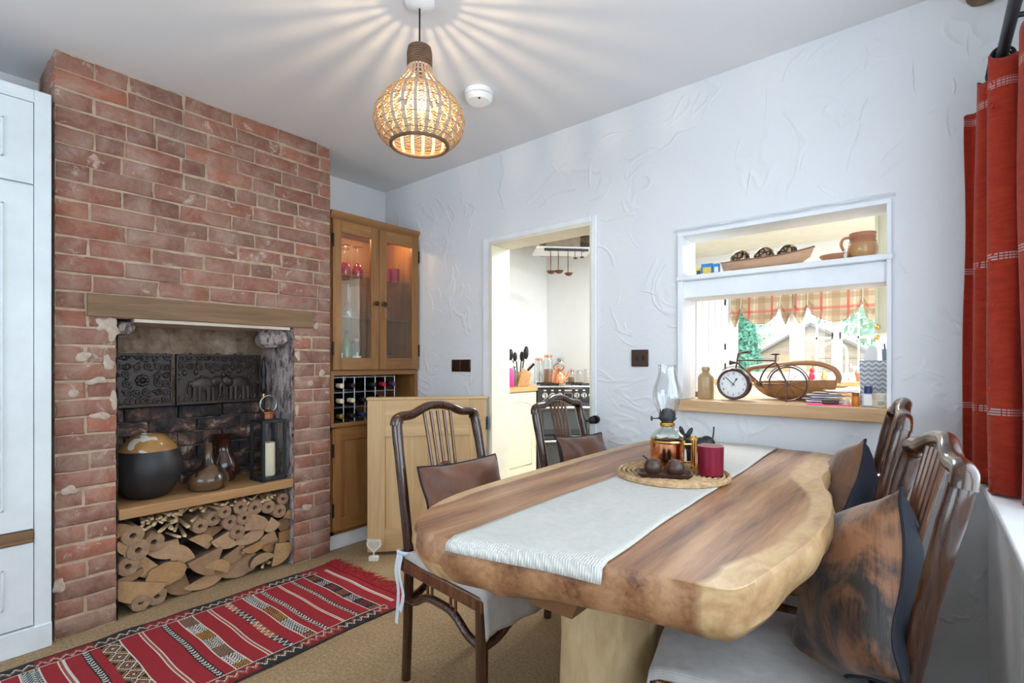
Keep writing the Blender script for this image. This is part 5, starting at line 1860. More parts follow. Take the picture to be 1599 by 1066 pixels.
# ---- smoke detector
sd = thing('smoke_detector', 'round white smoke detector on the ceiling beside the pendant lamp', 'smoke detector', (-1.62, 1.715, ZC))
MB().lathe([(0.066, 0), (0.066, -0.018), (0.063, -0.021)], n=32).build('base', M['pvc_white'], sd)
MB().lathe([(0.060, -0.021), (0.060, -0.024)], n=32).build('vent_gap', M['grey_iron'], sd)
MB().lathe([(0.064, -0.024), (0.063, -0.034), (0.050, -0.046), (0.0, -0.049)], n=32, cap=False).build('cover', M['pvc_white'], sd)
MB().lathe([(0.005, -0.046), (0.005, -0.050), (0, -0.050)], c=(0.03, -0.028, 0), n=10).build('test_button', M['grey_iron'], sd)

# ---- switches
sw = thing('light_switch', 'double bronze light switch plate left of the kitchen doorway', 'switch', (-2.305, YW, 1.105))
for i, dx in enumerate((-0.043, 0.043)):
    q = MB().box((dx, -0.005, 0), (0.080, 0.010, 0.078)).build('switch_plate', M['switch_brown'], sw, bevel=0.003)
    MB().box((dx, -0.012, 0), (0.016, 0.007, 0.026)).build('rocker', M['black_metal'], q)
sw = thing('socket_plate', 'bronze control plate between the doorway and the serving hatch', 'switch', (-1.075, YW, 1.145))
q = MB().box((0, -0.005, 0), (0.086, 0.010, 0.082)).build('plate', M['switch_brown'], sw, bevel=0.003)
MB().box((-0.016, -0.012, 0.0), (0.012, 0.007, 0.024)).build('rocker', M['black_metal'], q)
MB().box((0.016, -0.012, 0.0), (0.012, 0.007, 0.024)).build('rocker', M['black_metal'], q)

# ---- curtain on its rod
rod = thing('curtain_rod', 'dark iron curtain rod over the side window', 'curtain rod', (0, 0, 0))
MB().tube([(0.172, 2.215, 2.035), (0.172, -0.9, 2.035)], 0.0145, 12).build('pole', M['grey_iron'], rod)
MB().lathe([(0.010, 0), (0.018, 0.010), (0.020, 0.022), (0.012, 0.036), (0.0, 0.040)], n=14, M=Matrix.Translation((0.172, 2.205, 2.035)) @ Matrix.Rotation(-PI / 2, 4, 'X')).build('finial', M['grey_iron'], rod)
MB().tube([(0.172, 1.86, 2.035), (0.20, 1.86, 2.03), (0.300, 1.86, 2.03)], 0.007, 8).build('bracket', M['black_metal'], rod)
for yy in (2.190, 2.165, 2.140, 2.115, 2.09, 2.065):
    MB().tube([(0.172 + 0.026 * math.cos(2 * PI * i / 24), yy + 0.004 * math.sin(2 * PI * i / 12), 2.028 + 0.026 * math.sin(2 * PI * i / 24)) for i in range(24)], 0.0042, 6, closed=True).build('curtain_ring', M['black_metal'], rod)
cu = thing('curtain', 'red woven curtain with white stitched bands at the side window', 'curtain', (0, 0, 0))
path = spline([(0.090, 2.222, 0), (0.118, 2.235, 0), (0.150, 2.200, 0), (0.118, 2.150, 0), (0.120, 2.105, 0), (0.160, 2.090, 0), (0.196, 2.105, 0), (0.176, 2.055, 0), (0.138, 2.005, 0), (0.140, 1.965, 0), (0.185, 1.945, 0), (0.215, 1.975, 0), (0.222, 1.92, 0), (0.190, 1.86, 0), (0.205, 1.81, 0), (0.245, 1.80, 0)], 6)
NP_ = len(path)


def cur_pt(u, v):
    q = u * (NP_ - 1)
    i = min(NP_ - 2, int(q))
    p = path[i].lerp(path[i + 1], q - i)
    k = 1 + 0.25 * (v - 0.5)
    mid = V(0.155, 2.02 - 0.02 * v, 0)
    pp = mid + (p - mid) * (0.94 + 0.06 * (1 - v)) + V(0.008 * nz(u * 6, v * 2.2), 0.012 * nz(u * 6, v * 2.2, 5), 0)
    top_drop = 0.03 * (0.5 - 0.5 * math.cos(u * 34)) + (0.075 * max(0, 1 - u * 7))
    z0 = 0.752 + 0.006 * nz(u * 20, 3)
    z1 = 2.000 - top_drop
    return V(pp.x, min(pp.y, 2.262), z0 + (z1 - z0) * v)


m, nt, b = new_mat('red_handwoven')
vec = coords(nt)
sx_ = nt.nodes.new('ShaderNodeSeparateXYZ')
lk(nt, vec, sx_.inputs[0])
base = ramp(nt, noise_tex(nt, coords(nt, (3, 3, 9)), 8, 4, 0.6), [(0.3, (0.46, 0.030, 0.013)), (0.7, (0.64, 0.068, 0.022))])
weave = noise_tex(nt, coords(nt, (40, 40, 220)), 3, 2)
base = mixc(nt, 0.35, base, ramp(nt, weave, [(0.3, (0.55, 0.55, 0.55)), (0.65, (1, 1, 1))]), 'MULTIPLY')
band = None
for zc2 in (0.985, 1.42, 1.905):
    q = mth(nt, 'LESS_THAN', mth(nt, 'ABSOLUTE', mth(nt, 'SUBTRACT', sx_.outputs['Z'], zc2)), 0.011)
    band = q if band is None else mth(nt, 'MAXIMUM', band, q)
zs = mth(nt, 'GREATER_THAN', mth(nt, 'FRACT', mth(nt, 'MULTIPLY', sx_.outputs['Z'], 135.0)), 0.45)
ys = mth(nt, 'GREATER_THAN', mth(nt, 'FRACT', mth(nt, 'MULTIPLY', mth(nt, 'ADD', sx_.outputs['Y'], sx_.outputs['X']), 150.0)), 0.25)
band = mth(nt, 'MULTIPLY', mth(nt, 'MULTIPLY', band, zs), ys)
lk(nt, mixc(nt, mth(nt, 'MULTIPLY', band, 0.85), base, (0.75, 0.68, 0.66)), b.inputs['Base Color'])
b.inputs['Roughness'].default_value = 0.92
b.inputs['Sheen Weight'].default_value = 0.2
bump(nt, b, weave, 0.3, 0.003)
# cloth lets some daylight through
tl = nt.nodes.new('ShaderNodeBsdfTranslucent')
tl.inputs['Color'].default_value = (0.75, 0.10, 0.02, 1)
mx = nt.nodes.new('ShaderNodeMixShader')
mx.inputs[0].default_value = 0.30
outn = nt.nodes['Material Output']
lk(nt, b.outputs[0], mx.inputs[1])
lk(nt, tl.outputs[0], mx.inputs[2])
lk(nt, mx.outputs[0], outn.inputs['Surface'])
MB().grid(cur_pt, 150, 36).build('cloth', m, cu, solid=0.0025, ang=80)
tf = MB()
tr_ = random.Random(4)
for k in range(46):
    v = tr_.random()
    p = cur_pt(0.60 + tr_.uniform(-0.012, 0.012), v)
    d = V(tr_.uniform(-0.009, 0.004), tr_.uniform(-0.012, 0.006), tr_.uniform(-0.012, 0.004))
    tf.tube([p, p + d * 0.6, p + d], [0.0030, 0.0024, 0.001], 5)
tag(tf.build('tassel', plain('red_tuft', (0.55, 0.04, 0.02), 0.95), cu), 'small red tufts along the curtain edge', kind='stuff')
# old beam end high in the corner
be = MB().ball((0, 0, 0), (0.05, 0.035, 0.05), 12, 8)
for i, p in enumerate(be.v):
    be.v[i] = p * (1 + 0.35 * nz(p.x * 30, p.y * 30, p.z * 30))
tag(be.build('beam_end', plain('old_beam', (0.13, 0.075, 0.045), 0.9, c2=(0.26, 0.17, 0.11), scale=30), loc=(0.150, 2.262, 2.352)), 'rough brown beam end in the ceiling corner above the curtain', 'beam')

# ================================================================== SERVING HATCH: lower sill
ZH = 0.9555
sb = thing('stoneware_bottle', 'brown stoneware bottle at the left of the hatch sill', 'bottle', (-0.800, 2.395, ZH))
MB().lathe([(0.034, 0), (0.036, 0.004), (0.036, 0.098), (0.031, 0.110), (0.017, 0.122), (0.0155, 0.130)], n=26).build('body', M['stoneware'], sb)
MB().lathe([(0.0155, 0.128), (0.019, 0.132), (0.019, 0.144), (0.015, 0.148), (0.011, 0.147), (0.010, 0.13)], n=22, cap=False).build('lip', M['stoneware'], sb)
tag(MB().bb(-0.03, 0.03, -0.02, 0.02, 0, 0.022).bb(-0.033, 0.033, -0.023, 0.023, 0.022, 0.026).build('small_box', plain('dull_brown_box', (0.16, 0.12, 0.08), 0.6), loc=(-0.872, 2.50, ZH), bevel=0.002), 'small brown box behind the stoneware bottle', 'box')

# bicycle clock; drawn in a local plane, x along the bicycle
bk = thing('bicycle_clock', 'rust-brown metal bicycle clock on the hatch sill', 'clock', (-0.668, 2.376, ZH), R(3))
KU, KV = 0.000325, 0.00035


def B(cx, cy, dy=0.0):
    return V((cx - 395) * KU, dy, (765 - cy) * KV)


BM = M['bike_metal']
fw = B(395, 560)
FR = 0.0705
T = Matrix.Translation(fw) @ Matrix.Rotation(PI / 2, 4, 'X')
MB().lathe([(FR - 0.013, 0.022), (FR - 0.004, 0.024), (FR, 0.017), (FR, -0.020), (FR - 0.004, -0.024), (0.0, -0.024)], n=44, cap=False, M=T).build('clock_case', BM, bk)
MB().lathe([(FR - 0.012, 0.0165), (0.0, 0.017)], n=44, cap=False, M=T).build('dial', plain('clock_dial', (0.78, 0.80, 0.82), 0.5), bk)
nm = MB()
for k in range(12):
    a = R(90 - 30 * (k + 1))
    r = 0.047
    c = V(fw.x + r * math.cos(a), -0.0178, fw.z + r * math.sin(a))
    num = str(k + 1)
    for q, chh_ in enumerate(num):
        ox = (q - (len(num) - 1) / 2) * 0.0055
        seg = {'1': 'bc', '2': 'abged', '3': 'abgcd', '4': 'fgbc', '5': 'afgcd', '6': 'afgedc', '7': 'abc', '8': 'abcdefg', '9': 'abfgcd', '0': 'abcdef'}[chh_]
        w_, h_ = 0.0034, 0.0085
        S = {'a': (-w_ / 2, h_ / 2, w_ / 2, h_ / 2), 'b': (w_ / 2, 0, w_ / 2, h_ / 2), 'c': (w_ / 2, -h_ / 2, w_ / 2, 0), 'd': (-w_ / 2, -h_ / 2, w_ / 2, -h_ / 2), 'e': (-w_ / 2, -h_ / 2, -w_ / 2, 0), 'f': (-w_ / 2, 0, -w_ / 2, h_ / 2), 'g': (-w_ / 2, 0, w_ / 2, 0)}
        for s in seg:
            x0, z0, x1, z1 = S[s]
            nm.bb(c.x + ox + min(x0, x1) - 0.0005, c.x + ox + max(x0, x1) + 0.0005, c.y - 0.0004, c.y + 0.0004, c.z + min(z0, z1) - 0.0005, c.z + max(z0, z1) + 0.0005)
tag(nm.build('numeral', plain('numeral_grey', (0.10, 0.10, 0.11), 0.6), bk), 'clock numerals one to twelve')


def hand(ang, L, w_, nm_):
    a = R(ang)
    d, n_ = V(math.cos(a), 0, math.sin(a)), V(-math.sin(a), 0, math.cos(a))
    c = V(fw.x, -0.0195, fw.z)
    P = [c - d * 0.010 + n_ * 0.0012, c - d * 0.010 - n_ * 0.0012, c + d * L * 0.6 - n_ * 0.0012, c + d * L * 0.72 - n_ * w_, c + d * L, c + d * L * 0.72 + n_ * w_, c + d * L * 0.6 + n_ * 0.0012]
    MB().rings([[p + V(0, 0.0008, 0) for p in P], [p - V(0, 0.0008, 0) for p in P]], True, True).build(nm_, M['black_metal'], bk)


hand(58, 0.033, 0.0045, 'hour_hand')
hand(136, 0.050, 0.0012, 'minute_hand')
MB().ball((fw.x, -0.020, fw.z), 0.003, 8, 6).build('pivot', M['black_metal'], bk)
rw = B(1050, 545)
RR = 0.0715
MB().tube([(rw.x + RR * math.cos(2 * PI * i / 44), 0, rw.z + RR * math.sin(2 * PI * i / 44)) for i in range(44)], 0.0034, 8, closed=True).build('rear_rim', BM, bk)
for k in range(10):
    a = 2 * PI * (k + 0.3) / 10
    MB().tube([(rw.x, 0, rw.z), (rw.x + RR * math.cos(a), 0, rw.z + RR * math.sin(a))], 0.0011, 5).build('spoke', BM, bk)
MB().tube([(rw.x, -0.012, rw.z), (rw.x, 0.012, rw.z)], 0.008, 10).build('hub', BM, bk)
fm = MB()
fm.tube([B(450, 165), B(428, 300), B(415, 372)], 0.0042, 8)
fm.tube([B(440, 252), B(905, 262)], 0.0034, 8)
fm.tube([B(440, 292), B(590, 430), B(715, 545)], 0.0034, 8)
fm.tube([B(912, 190), B(905, 285)], 0.0036, 8)
fm.tube(spline([B(905, 285), B(830, 325), B(765, 400), B(728, 480), B(715, 545)], 5), 0.0034, 8)
for s in (-0.009, 0.009):
    fm.tube([B(715, 550, 0), B(760, 550, s), B(1045, 545, s)], 0.0026, 6)
    fm.tube([B(915, 290, 0), B(945, 345, s), B(1045, 540, s)], 0.0030, 6)
fm.build('frame', BM, bk)
hbx = MB()
for s in (-1, 1):
    hbx.tube(spline([B(450, 170), B(500, 162, s * 0.018), B(560, 150, s * 0.032), B(600, 138, s * 0.034)], 4), 0.0028, 6)
hbx.build('handlebar', BM, bk)
sdl = MB().ball((0, 0, 0), (0.021, 0.010, 0.0042), 12, 8, M=Matrix.Translation(B(900, 184)))
sdl.build('saddle', BM, bk)
MB().lathe([(0.004, 0.0), (0.006, 0.008), (0.010, 0.022), (0.011, 0.026), (0.0, 0.026)], n=14, M=Matrix.Translation(B(415, 287)) @ Matrix.Rotation(-PI / 2, 4, 'Y')).build('headlamp', BM, bk)
MB().tube(arc(fw, FR + 0.008, 40, 130, 14), 0.0022, 6).build('mudguard', BM, bk)
MB().tube(arc(rw, RR + 0.009, 10, 165, 20), 0.0022, 6).build('mudguard', BM, bk)
MB().lathe([(0.012, -0.004), (0.014, 0), (0.012, 0.004)], n=16, M=Matrix.Translation(B(715, 550)) @ Matrix.Rotation(PI / 2, 4, 'X')).build('chainwheel', BM, bk)
MB().tube([B(715, 550, -0.008), B(770, 590, -0.014), B(795, 590, -0.018)], 0.0024, 6).build('pedal', BM, bk)
MB().tube([rw + V(0, -0.012, 0), V(rw.x - 0.003, -0.022, 0.0)], 0.0028, 6).build('kickstand', BM, bk)

# wooden trug behind the bicycle
tg = thing('wooden_trug', 'brown carved wooden trug with loop handle behind the bicycle clock', 'trug', (-0.465, 2.560, ZH))
rings = []
for i in range(17):
    t = -1 + i / 8
    w_ = 0.075 * max(0.06, 1 - abs(t) ** 3.0)
    x = t * 0.172
    zb = 0.052 * abs(t) ** 3.2
    zt = 0.086 + 0.006 * t
    rings.append([V(x, -w_, zt), V(x * 0.97, -w_ * 0.82, zb + 0.03), V(x * 0.94, -w_ * 0.45, zb + 0.002), V(x * 0.94, w_ * 0.45, zb + 0.002), V(x * 0.97, w_ * 0.82, zb + 0.03), V(x, w_, zt), V(x * 0.97, w_ * 0.86, zt), V(x * 0.92, w_ * 0.4, zb + 0.014), V(x * 0.92, -w_ * 0.4, zb + 0.014), V(x * 0.97, -w_ * 0.86, zt)])
MB().rings(rings, True, True).build('bowl', M['bowl_wood'], tg, ang=50)
hp_ = spline([(0.168, 0, 0.080), (0.172, 0, 0.110), (0.150, 0, 0.142), (0.095, 0, 0.163), (0.02, 0, 0.166), (-0.06, 0, 0.158), (-0.135, 0, 0.150), (-0.185, 0, 0.138), (-0.190, 0, 0.115), (-0.168, 0, 0.080)], 5)
MB().tube(hp_, [0.0115] * len(hp_), 10, flat=1.25).build('loop_handle', M['bowl_wood'], tg)

# papers and small things at the right of the sill
PAP = [(-0.320, 2.40, 0.150, 0.095, 12, 'paper', 'white letter at the bottom of the paper pile on the hatch sill'), (-0.335, 2.405, 0.130, 0.090, -8, 'grey_card', 'grey folded leaflet in the paper pile on the hatch sill'), (-0.315, 2.41, 0.140, 0.092, 20, 'paper', 'white envelope in the middle of the paper pile on the hatch sill'), (-0.330, 2.40, 0.120, 0.085, 4, 'blue_grey', 'blue-grey envelope in the paper pile on the hatch sill'), (-0.300, 2.415, 0.125, 0.085, -14, 'buff', 'buff envelope near the top of the paper pile on the hatch sill'), (-0.275, 2.42, 0.110, 0.080, 18, 'paper', 'white folded letter on top of the paper pile on the hatch sill')]
M['blue_grey'] = plain('blue_grey_paper', (0.36, 0.42, 0.52), 0.6)
M['buff'] = plain('buff_paper', (0.55, 0.38, 0.28), 0.6)
zp = ZH + 0.004
tag(MB().bb(-0.075, 0.075, -0.045, 0.045, 0, 0.003).build('pink_folder', M['pink'], loc=(-0.300, 2.335, ZH), rotz=R(6)), 'bright pink card folder sticking out under the paper pile', 'folder')
tag(MB().bb(-0.028, 0.028, -0.02, 0.02, 0, 0.018).build('wallet', plain('dark_brown_leather', (0.07, 0.035, 0.025), 0.5), loc=(-0.295, 2.335, ZH + 0.0032), rotz=R(10), bevel=0.004), 'small dark brown leather wallet lying on the pink folder', 'wallet')
for x, y, a, c_, rt, mt, lab in PAP:
    g = MB().grid(lambda u, v: V((u - 0.5) * a, (v - 0.5) * c_, 0.004 + 0.006 * u * u * (0.5 + nz(x * 50, v)) + 0.002 * math.sin(v * 3)), 8, 5)
    tag(g.build('letter', M[mt], loc=(x, y + 0.035, zp), rotz=R(rt), solid=0.003), lab, 'paper', 'papers on the hatch sill')
    zp += 0.0085

m, nt, b = new_mat('zigzag_print')
sx_ = nt.nodes.new('ShaderNodeSeparateXYZ')
lk(nt, coords(nt), sx_.inputs[0])
tri = mth(nt, 'PINGPONG', mth(nt, 'ADD', mth(nt, 'ADD', sx_.outputs['X'], sx_.outputs['Y']), 10.0), 0.0115)
ph = mth(nt, 'FRACT', mth(nt, 'MULTIPLY', mth(nt, 'ADD', sx_.outputs['Z'], mth(nt, 'MULTIPLY', tri, 0.8)), 55.0))
lk(nt, mixc(nt, mth(nt, 'GREATER_THAN', ph, 0.5), (0.66, 0.69, 0.72), (0.30, 0.34, 0.40)), b.inputs['Base Color'])
b.inputs['Roughness'].default_value = 0.6
zb_ = thing('storage_box', 'grey and white zigzag patterned box at the right of the hatch sill', 'box', (-0.150, 2.475, ZH), R(3))
MB().bb(-0.058, 0.058, -0.055, 0.055, 0, 0.150).build('body', m, zb_, bevel=0.002)
MB().bb(-0.060, 0.060, -0.057, 0.057, 0.132, 0.176).build('lid', m, zb_, bevel=0.002)
tag(MB().rings([[V(-0.022, -0.003, 0), V(0.022, -0.003, 0), V(0.022, 0.003, 0), V(-0.022, 0.003, 0)], [V(-0.018, -0.002, 0.035), V(0.022, -0.002, 0.035), V(0.022, 0.004, 0.035), V(-0.018, 0.004, 0.035)], [V(-0.004, 0.000, 0.056), V(0.018, 0.000, 0.056), V(0.018, 0.006, 0.056), V(-0.004, 0.006, 0.056)]], True, True).build('tissue', M['paper'], loc=(-0.175, 2.478, ZH + 0.1765)), 'white paper tissue standing on the zigzag box', 'tissue')
pp_ = thing('pen_pot', 'blue-grey pot of pens standing on the zigzag box', 'pen pot', (-0.120, 2.478, ZH + 0.1765))
MB().lathe([(0.016, 0), (0.018, 0.002), (0.019, 0.045), (0.016, 0.045), (0.015, 0.005)], n=18, cap=False).build('pot', plain('blue_grey_pot', (0.20, 0.28, 0.36), 0.5), pp_)
for dx, dy, cc in ((-0.006, 0, 'navy'), (0.006, 0.004, 'black_metal'), (0.0, -0.006, 'paper')):
    MB().tube([(dx, dy, 0.006), (dx * 1.7, dy * 1.7, 0.066)], 0.0028, 6).build('pen', M[cc], pp_)
bt = thing('pill_bottle', 'small pale blue bottle with navy cap in front of the zigzag box', 'bottle', (-0.172, 2.330, ZH))
MB().bb(-0.019, 0.019, -0.015, 0.015, 0, 0.050).build('body', plain('pale_blue_label', (0.45, 0.55, 0.72), 0.5), bt, bevel=0.004)
MB().bb(-0.012, 0.018, -0.0158, -0.0148, 0.006, 0.046).build('label_panel', M['paper'], bt)
MB().lathe([(0.0135, 0.050), (0.0135, 0.076), (0.012, 0.078)], n=18).build('cap', M['navy'], bt)
jr = thing('cream_jar', 'low cream jar with printed label and brown lid on the hatch sill', 'jar', (-0.128, 2.325, ZH))
MB().lathe([(0.030, 0), (0.032, 0.003), (0.032, 0.040)], n=26).build('body', plain('cream_jar', (0.66, 0.64, 0.54), 0.4), jr)
MB().lathe([(0.0335, 0.030), (0.0335, 0.050), (0.031, 0.052)], n=26).build('lid', plain('cream_lid', (0.55, 0.52, 0.44), 0.4), jr)
lb = MB()
for zz, L_ in ((0.020, 0.018), (0.015, 0.022), (0.010, 0.014)):
    lb.bb(-0.012, -0.012 + L_, -0.0330, -0.0318, zz, zz + 0.0016)
lb.build('print_line', M['grey_iron'], jr)
ab = thing('amber_bottle', 'small amber medicine bottle beside the pale blue bottle', 'bottle', (-0.212, 2.335, ZH))
MB().lathe([(0.012, 0), (0.0135, 0.003), (0.0135, 0.034), (0.010, 0.040)], n=16).build('body', M['amber'], ab)
MB().lathe([(0.012, 0.038), (0.012, 0.052), (0.0, 0.052)], n=16).build('cap', plain('brown_cap', (0.25, 0.10, 0.03), 0.4), ab)
tag(MB().lathe([(0.010, 0), (0.011, 0.002), (0.011, 0.026), (0.009, 0.028)], n=14).build('tealight', M['cream_unit'], loc=(-0.242, 2.325, ZH)), 'tiny pale yellow pot left of the amber bottle', 'pot')

# ================================================================== SERVING HATCH: upper shelf
ZU = 1.5182
for x, y, a, c_, h_, m1, m2, lab in ((-0.815, 2.350, 0.022, 0.03, 0.042, 'yellow_card', 'navy', 'small yellow box on the upper hatch shelf'), (-0.775, 2.345, 0.050, 0.03, 0.056, 'blue_card', 'yellow_card', 'blue box with yellow picture on the upper hatch shelf'), (-0.732, 2.338, 0.024, 0.03, 0.050, 'blue_card', 'paper', 'narrow blue box next to the boat bowl')):
    t = thing('small_carton', lab, 'box', (x, y, ZU), R(8), 'little cartons on the upper hatch shelf')
    MB().bb(-a / 2, a / 2, -c_ / 2, c_ / 2, 0, h_).build('carton', M[m1], t, bevel=0.001)
    MB().bb(-a * 0.35, a * 0.35, -c_ / 2 - 0.0008, -c_ / 2 + 0.0005, h_ * 0.2, h_ * 0.7).build('picture_panel', M[m2], t)
bw = thing('boat_bowl', 'long pale wooden boat-shaped bowl on the upper hatch shelf', 'bowl', (-0.540, 2.372, ZU))
rings = []
for i in range(21):
    t = -1 + i / 10
    x = t * 0.185
    up_ = 0.010 * max(0, -t) ** 3 + 0.030 * max(0, t) ** 2.2
    w_ = 0.058 * max(0.05, (1 - abs(t) ** 2.6))
    zb = 0.004 + (0.022 if t > 0 else 0.004) * abs(t) ** 3 * (1.6 if t > 0.8 else 1)
    zt = 0.050 + up_
    rings.append([V(x, -w_, zt), V(x * 0.95, -w_ * 0.8, zb + (zt - zb) * 0.4), V(x * 0.92, -w_ * 0.4, zb), V(x * 0.92, w_ * 0.4, zb), V(x * 0.95, w_ * 0.8, zb + (zt - zb) * 0.4), V(x, w_, zt), V(x * 0.96, w_ * 0.86, zt), V(x * 0.9, w_ * 0.3, zb + 0.012), V(x * 0.9, -w_ * 0.3, zb + 0.012), V(x * 0.96, -w_ * 0.86, zt)])
MB().rings(rings, True, True).build('hull', M['bowl_pale'], bw, ang=50)
rim = [V(rings[i][0].x, rings[i][0].y, rings[i][0].z) for i in range(21)] + [V(rings[i][5].x, rings[i][5].y, rings[i][5].z) for i in range(20, -1, -1)]
MB().tube(rim, 0.003, 6, closed=True).build('rim', plain('boat_rim', (0.24, 0.10, 0.06), 0.5), bw)
m, nt, b = new_mat('painted_ball')
vec = coords(nt)
vo = nt.nodes.new('ShaderNodeTexVoronoi')
vo.feature = 'DISTANCE_TO_EDGE'
vo.inputs['Scale'].default_value = 55
lk(nt, vec, vo.inputs['Vector'])
c = mixc(nt, mth(nt, 'LESS_THAN', vo.outputs['Distance'], 0.16), (0.42, 0.26, 0.10), (0.02, 0.016, 0.016))
c = mixc(nt, mth(nt, 'GREATER_THAN', noise_tex(nt, vec, 40, 2), 0.62), c, (0.66, 0.58, 0.42))
lk(nt, c, b.inputs['Base Color'])
b.inputs['Roughness'].default_value = 0.25
for dx, r, lab in ((-0.100, 0.043, 'leftmost black and gold patterned ball in the boat bowl'), (-0.002, 0.043, 'middle black and gold patterned ball in the boat bowl'), (0.088, 0.042, 'rightmost patterned ball, next to the pointed bow of the boat bowl')):
    o = MB().ball((0, 0, 0), r, 24, 16).build('patterned_ball', m, loc=(-0.540 + dx, 2.372, ZU + 0.018 + r))
    o.rotation_euler = (dx * 9, 0.4 + dx * 4, 1.0)
    tag(o, lab, 'ball', 'patterned balls in the boat bowl')
tag(MB().lathe([(0.030, 0), (0.034, 0.002), (0.054, 0.022), (0.058, 0.030), (0.055, 0.030), (0.034, 0.010), (0.0, 0.008)], n=28, cap=False).build('terracotta_dish', M['terracotta'], loc=(-0.278, 2.360, ZU)), 'shallow terracotta dish between the boat bowl and the jug', 'dish')
jg = thing('jug', 'glazed tan and terracotta jug at the right of the upper hatch shelf', 'jug', (-0.192, 2.362, ZU))
MB().lathe([(0.032, 0), (0.036, 0.003), (0.048, 0.025), (0.050, 0.045), (0.046, 0.064)], n=28, cap=False).build('belly', M['glaze_tan'], jg)
MB().lathe([(0.046, 0.063), (0.041, 0.074), (0.0405, 0.082), (0.042, 0.090), (0.0445, 0.104), (0.0415, 0.104), (0.038, 0.085)], n=28, cap=False).build('neck', M['terracotta'], jg)
nb = MB()
for z, r in ((0.070, 0.0435), (0.078, 0.0412), (0.086, 0.0418)):
    nb.tube([(r * math.cos(2 * PI * i / 28), r * math.sin(2 * PI * i / 28), z) for i in range(28)], 0.0018, 6, closed=True)
nb.build('neck_rings', M['terracotta'], jg)
MB().tube(spline([(-0.041, -0.010, 0.092), (-0.062, -0.014, 0.088), (-0.068, -0.016, 0.066), (-0.058, -0.014, 0.040), (-0.047, -0.010, 0.030)], 5), 0.0052, 8).build('handle', M['terracotta'], jg)
tag(MB().rings([[V(-0.004, -0.001, 0), V(0.004, -0.001, 0), V(0.004, 0.001, 0), V(-0.004, 0.001, 0)], [V(-0.006, 0, 0.022), V(0.006, 0, 0.022), V(0.006, 0.002, 0.022), V(-0.006, 0.002, 0.022)], [V(-0.012, 0, 0.030), V(0.002, 0, 0.042), V(0.002, 0.002, 0.042), V(-0.012, 0.002, 0.030)]], True, True).build('shell', M['cream'], loc=(-0.243, 2.315, ZU)), 'small pale shell between the terracotta dish and the jug', 'ornament')

# ================================================================== KITCHEN BEYOND THE DOORWAY
ku = thing('base_unit', 'cream kitchen base unit with arched door panel beyond the doorway', 'cabinet', (0, 0, 0))
MB().bb(-3.395, -2.815, 2.42, 3.75, 0.10, 0.865).build('carcass', M['cream_unit'], ku)
MB().bb(-3.395, -2.86, 2.42, 3.75, 0.0, 0.10).build('plinth', M['cream_unit'], ku)
for y0, y1 in ((3.17, 3.742), (2.60, 3.165)):
    d = MB().bb(-2.815, -2.797, y0 + 0.003, y1 - 0.003, 0.115, 0.858).build('door', M['cream_unit'], ku, bevel=0.004)
    w_, ym_ = (y1 - y0) / 2 - 0.075, (y0 + y1) / 2
    op = [(ym_ - w_, 0.20), (ym_ + w_, 0.20), (ym_ + w_, 0.72)] + [(ym_ + w_ * math.cos(R(a)), 0.72 + 0.06 * math.sin(R(a))) for a in range(15, 180, 15)] + [(ym_ - w_, 0.72)]
    MB().tube([(-2.796, a, c_) for a, c_ in op], 0.006, 6, closed=True).build('panel_bead', M['cream_unit'], d)
    MB().tube(spline([(-2.796, y0 + 0.045, 0.81), (-2.770, y0 + 0.045, 0.795), (-2.768, y0 + 0.045, 0.745), (-2.770, y0 + 0.045, 0.695), (-2.796, y0 + 0.045, 0.68)], 4), 0.0065, 8).build('handle', M['steel_wire'], d)
wt = MB()
poly = [(-3.398, 2.42), (-2.78, 2.42), (-2.78, 3.735), (-3.235, 4.19), (-2.81, 4.615), (-2.385, 4.19), (-2.21, 4.16), (-2.21, 4.745), (-3.398, 4.745)]
tag(wt.prism(poly, 0.868, 0.908, 'z').build('worktop', M['worktop']), 'wooden kitchen worktop running around the cooker corner', 'worktop')
ku2 = thing('base_unit', 'cream kitchen base unit to the right of the cooker', 'cabinet', (0, 0, 0))
MB().bb(-2.36, -2.21, 4.22, 4.745, 0.10, 0.865).build('carcass', M['cream_unit'], ku2)
MB().bb(-2.36, -2.21, 4.26, 4.745, 0.0, 0.10).build('plinth', M['cream_unit'], ku2)
MB().bb(-2.352, -2.214, 4.200, 4.220, 0.115, 0.858).build('door', M['cream_unit'], ku2, bevel=0.004)
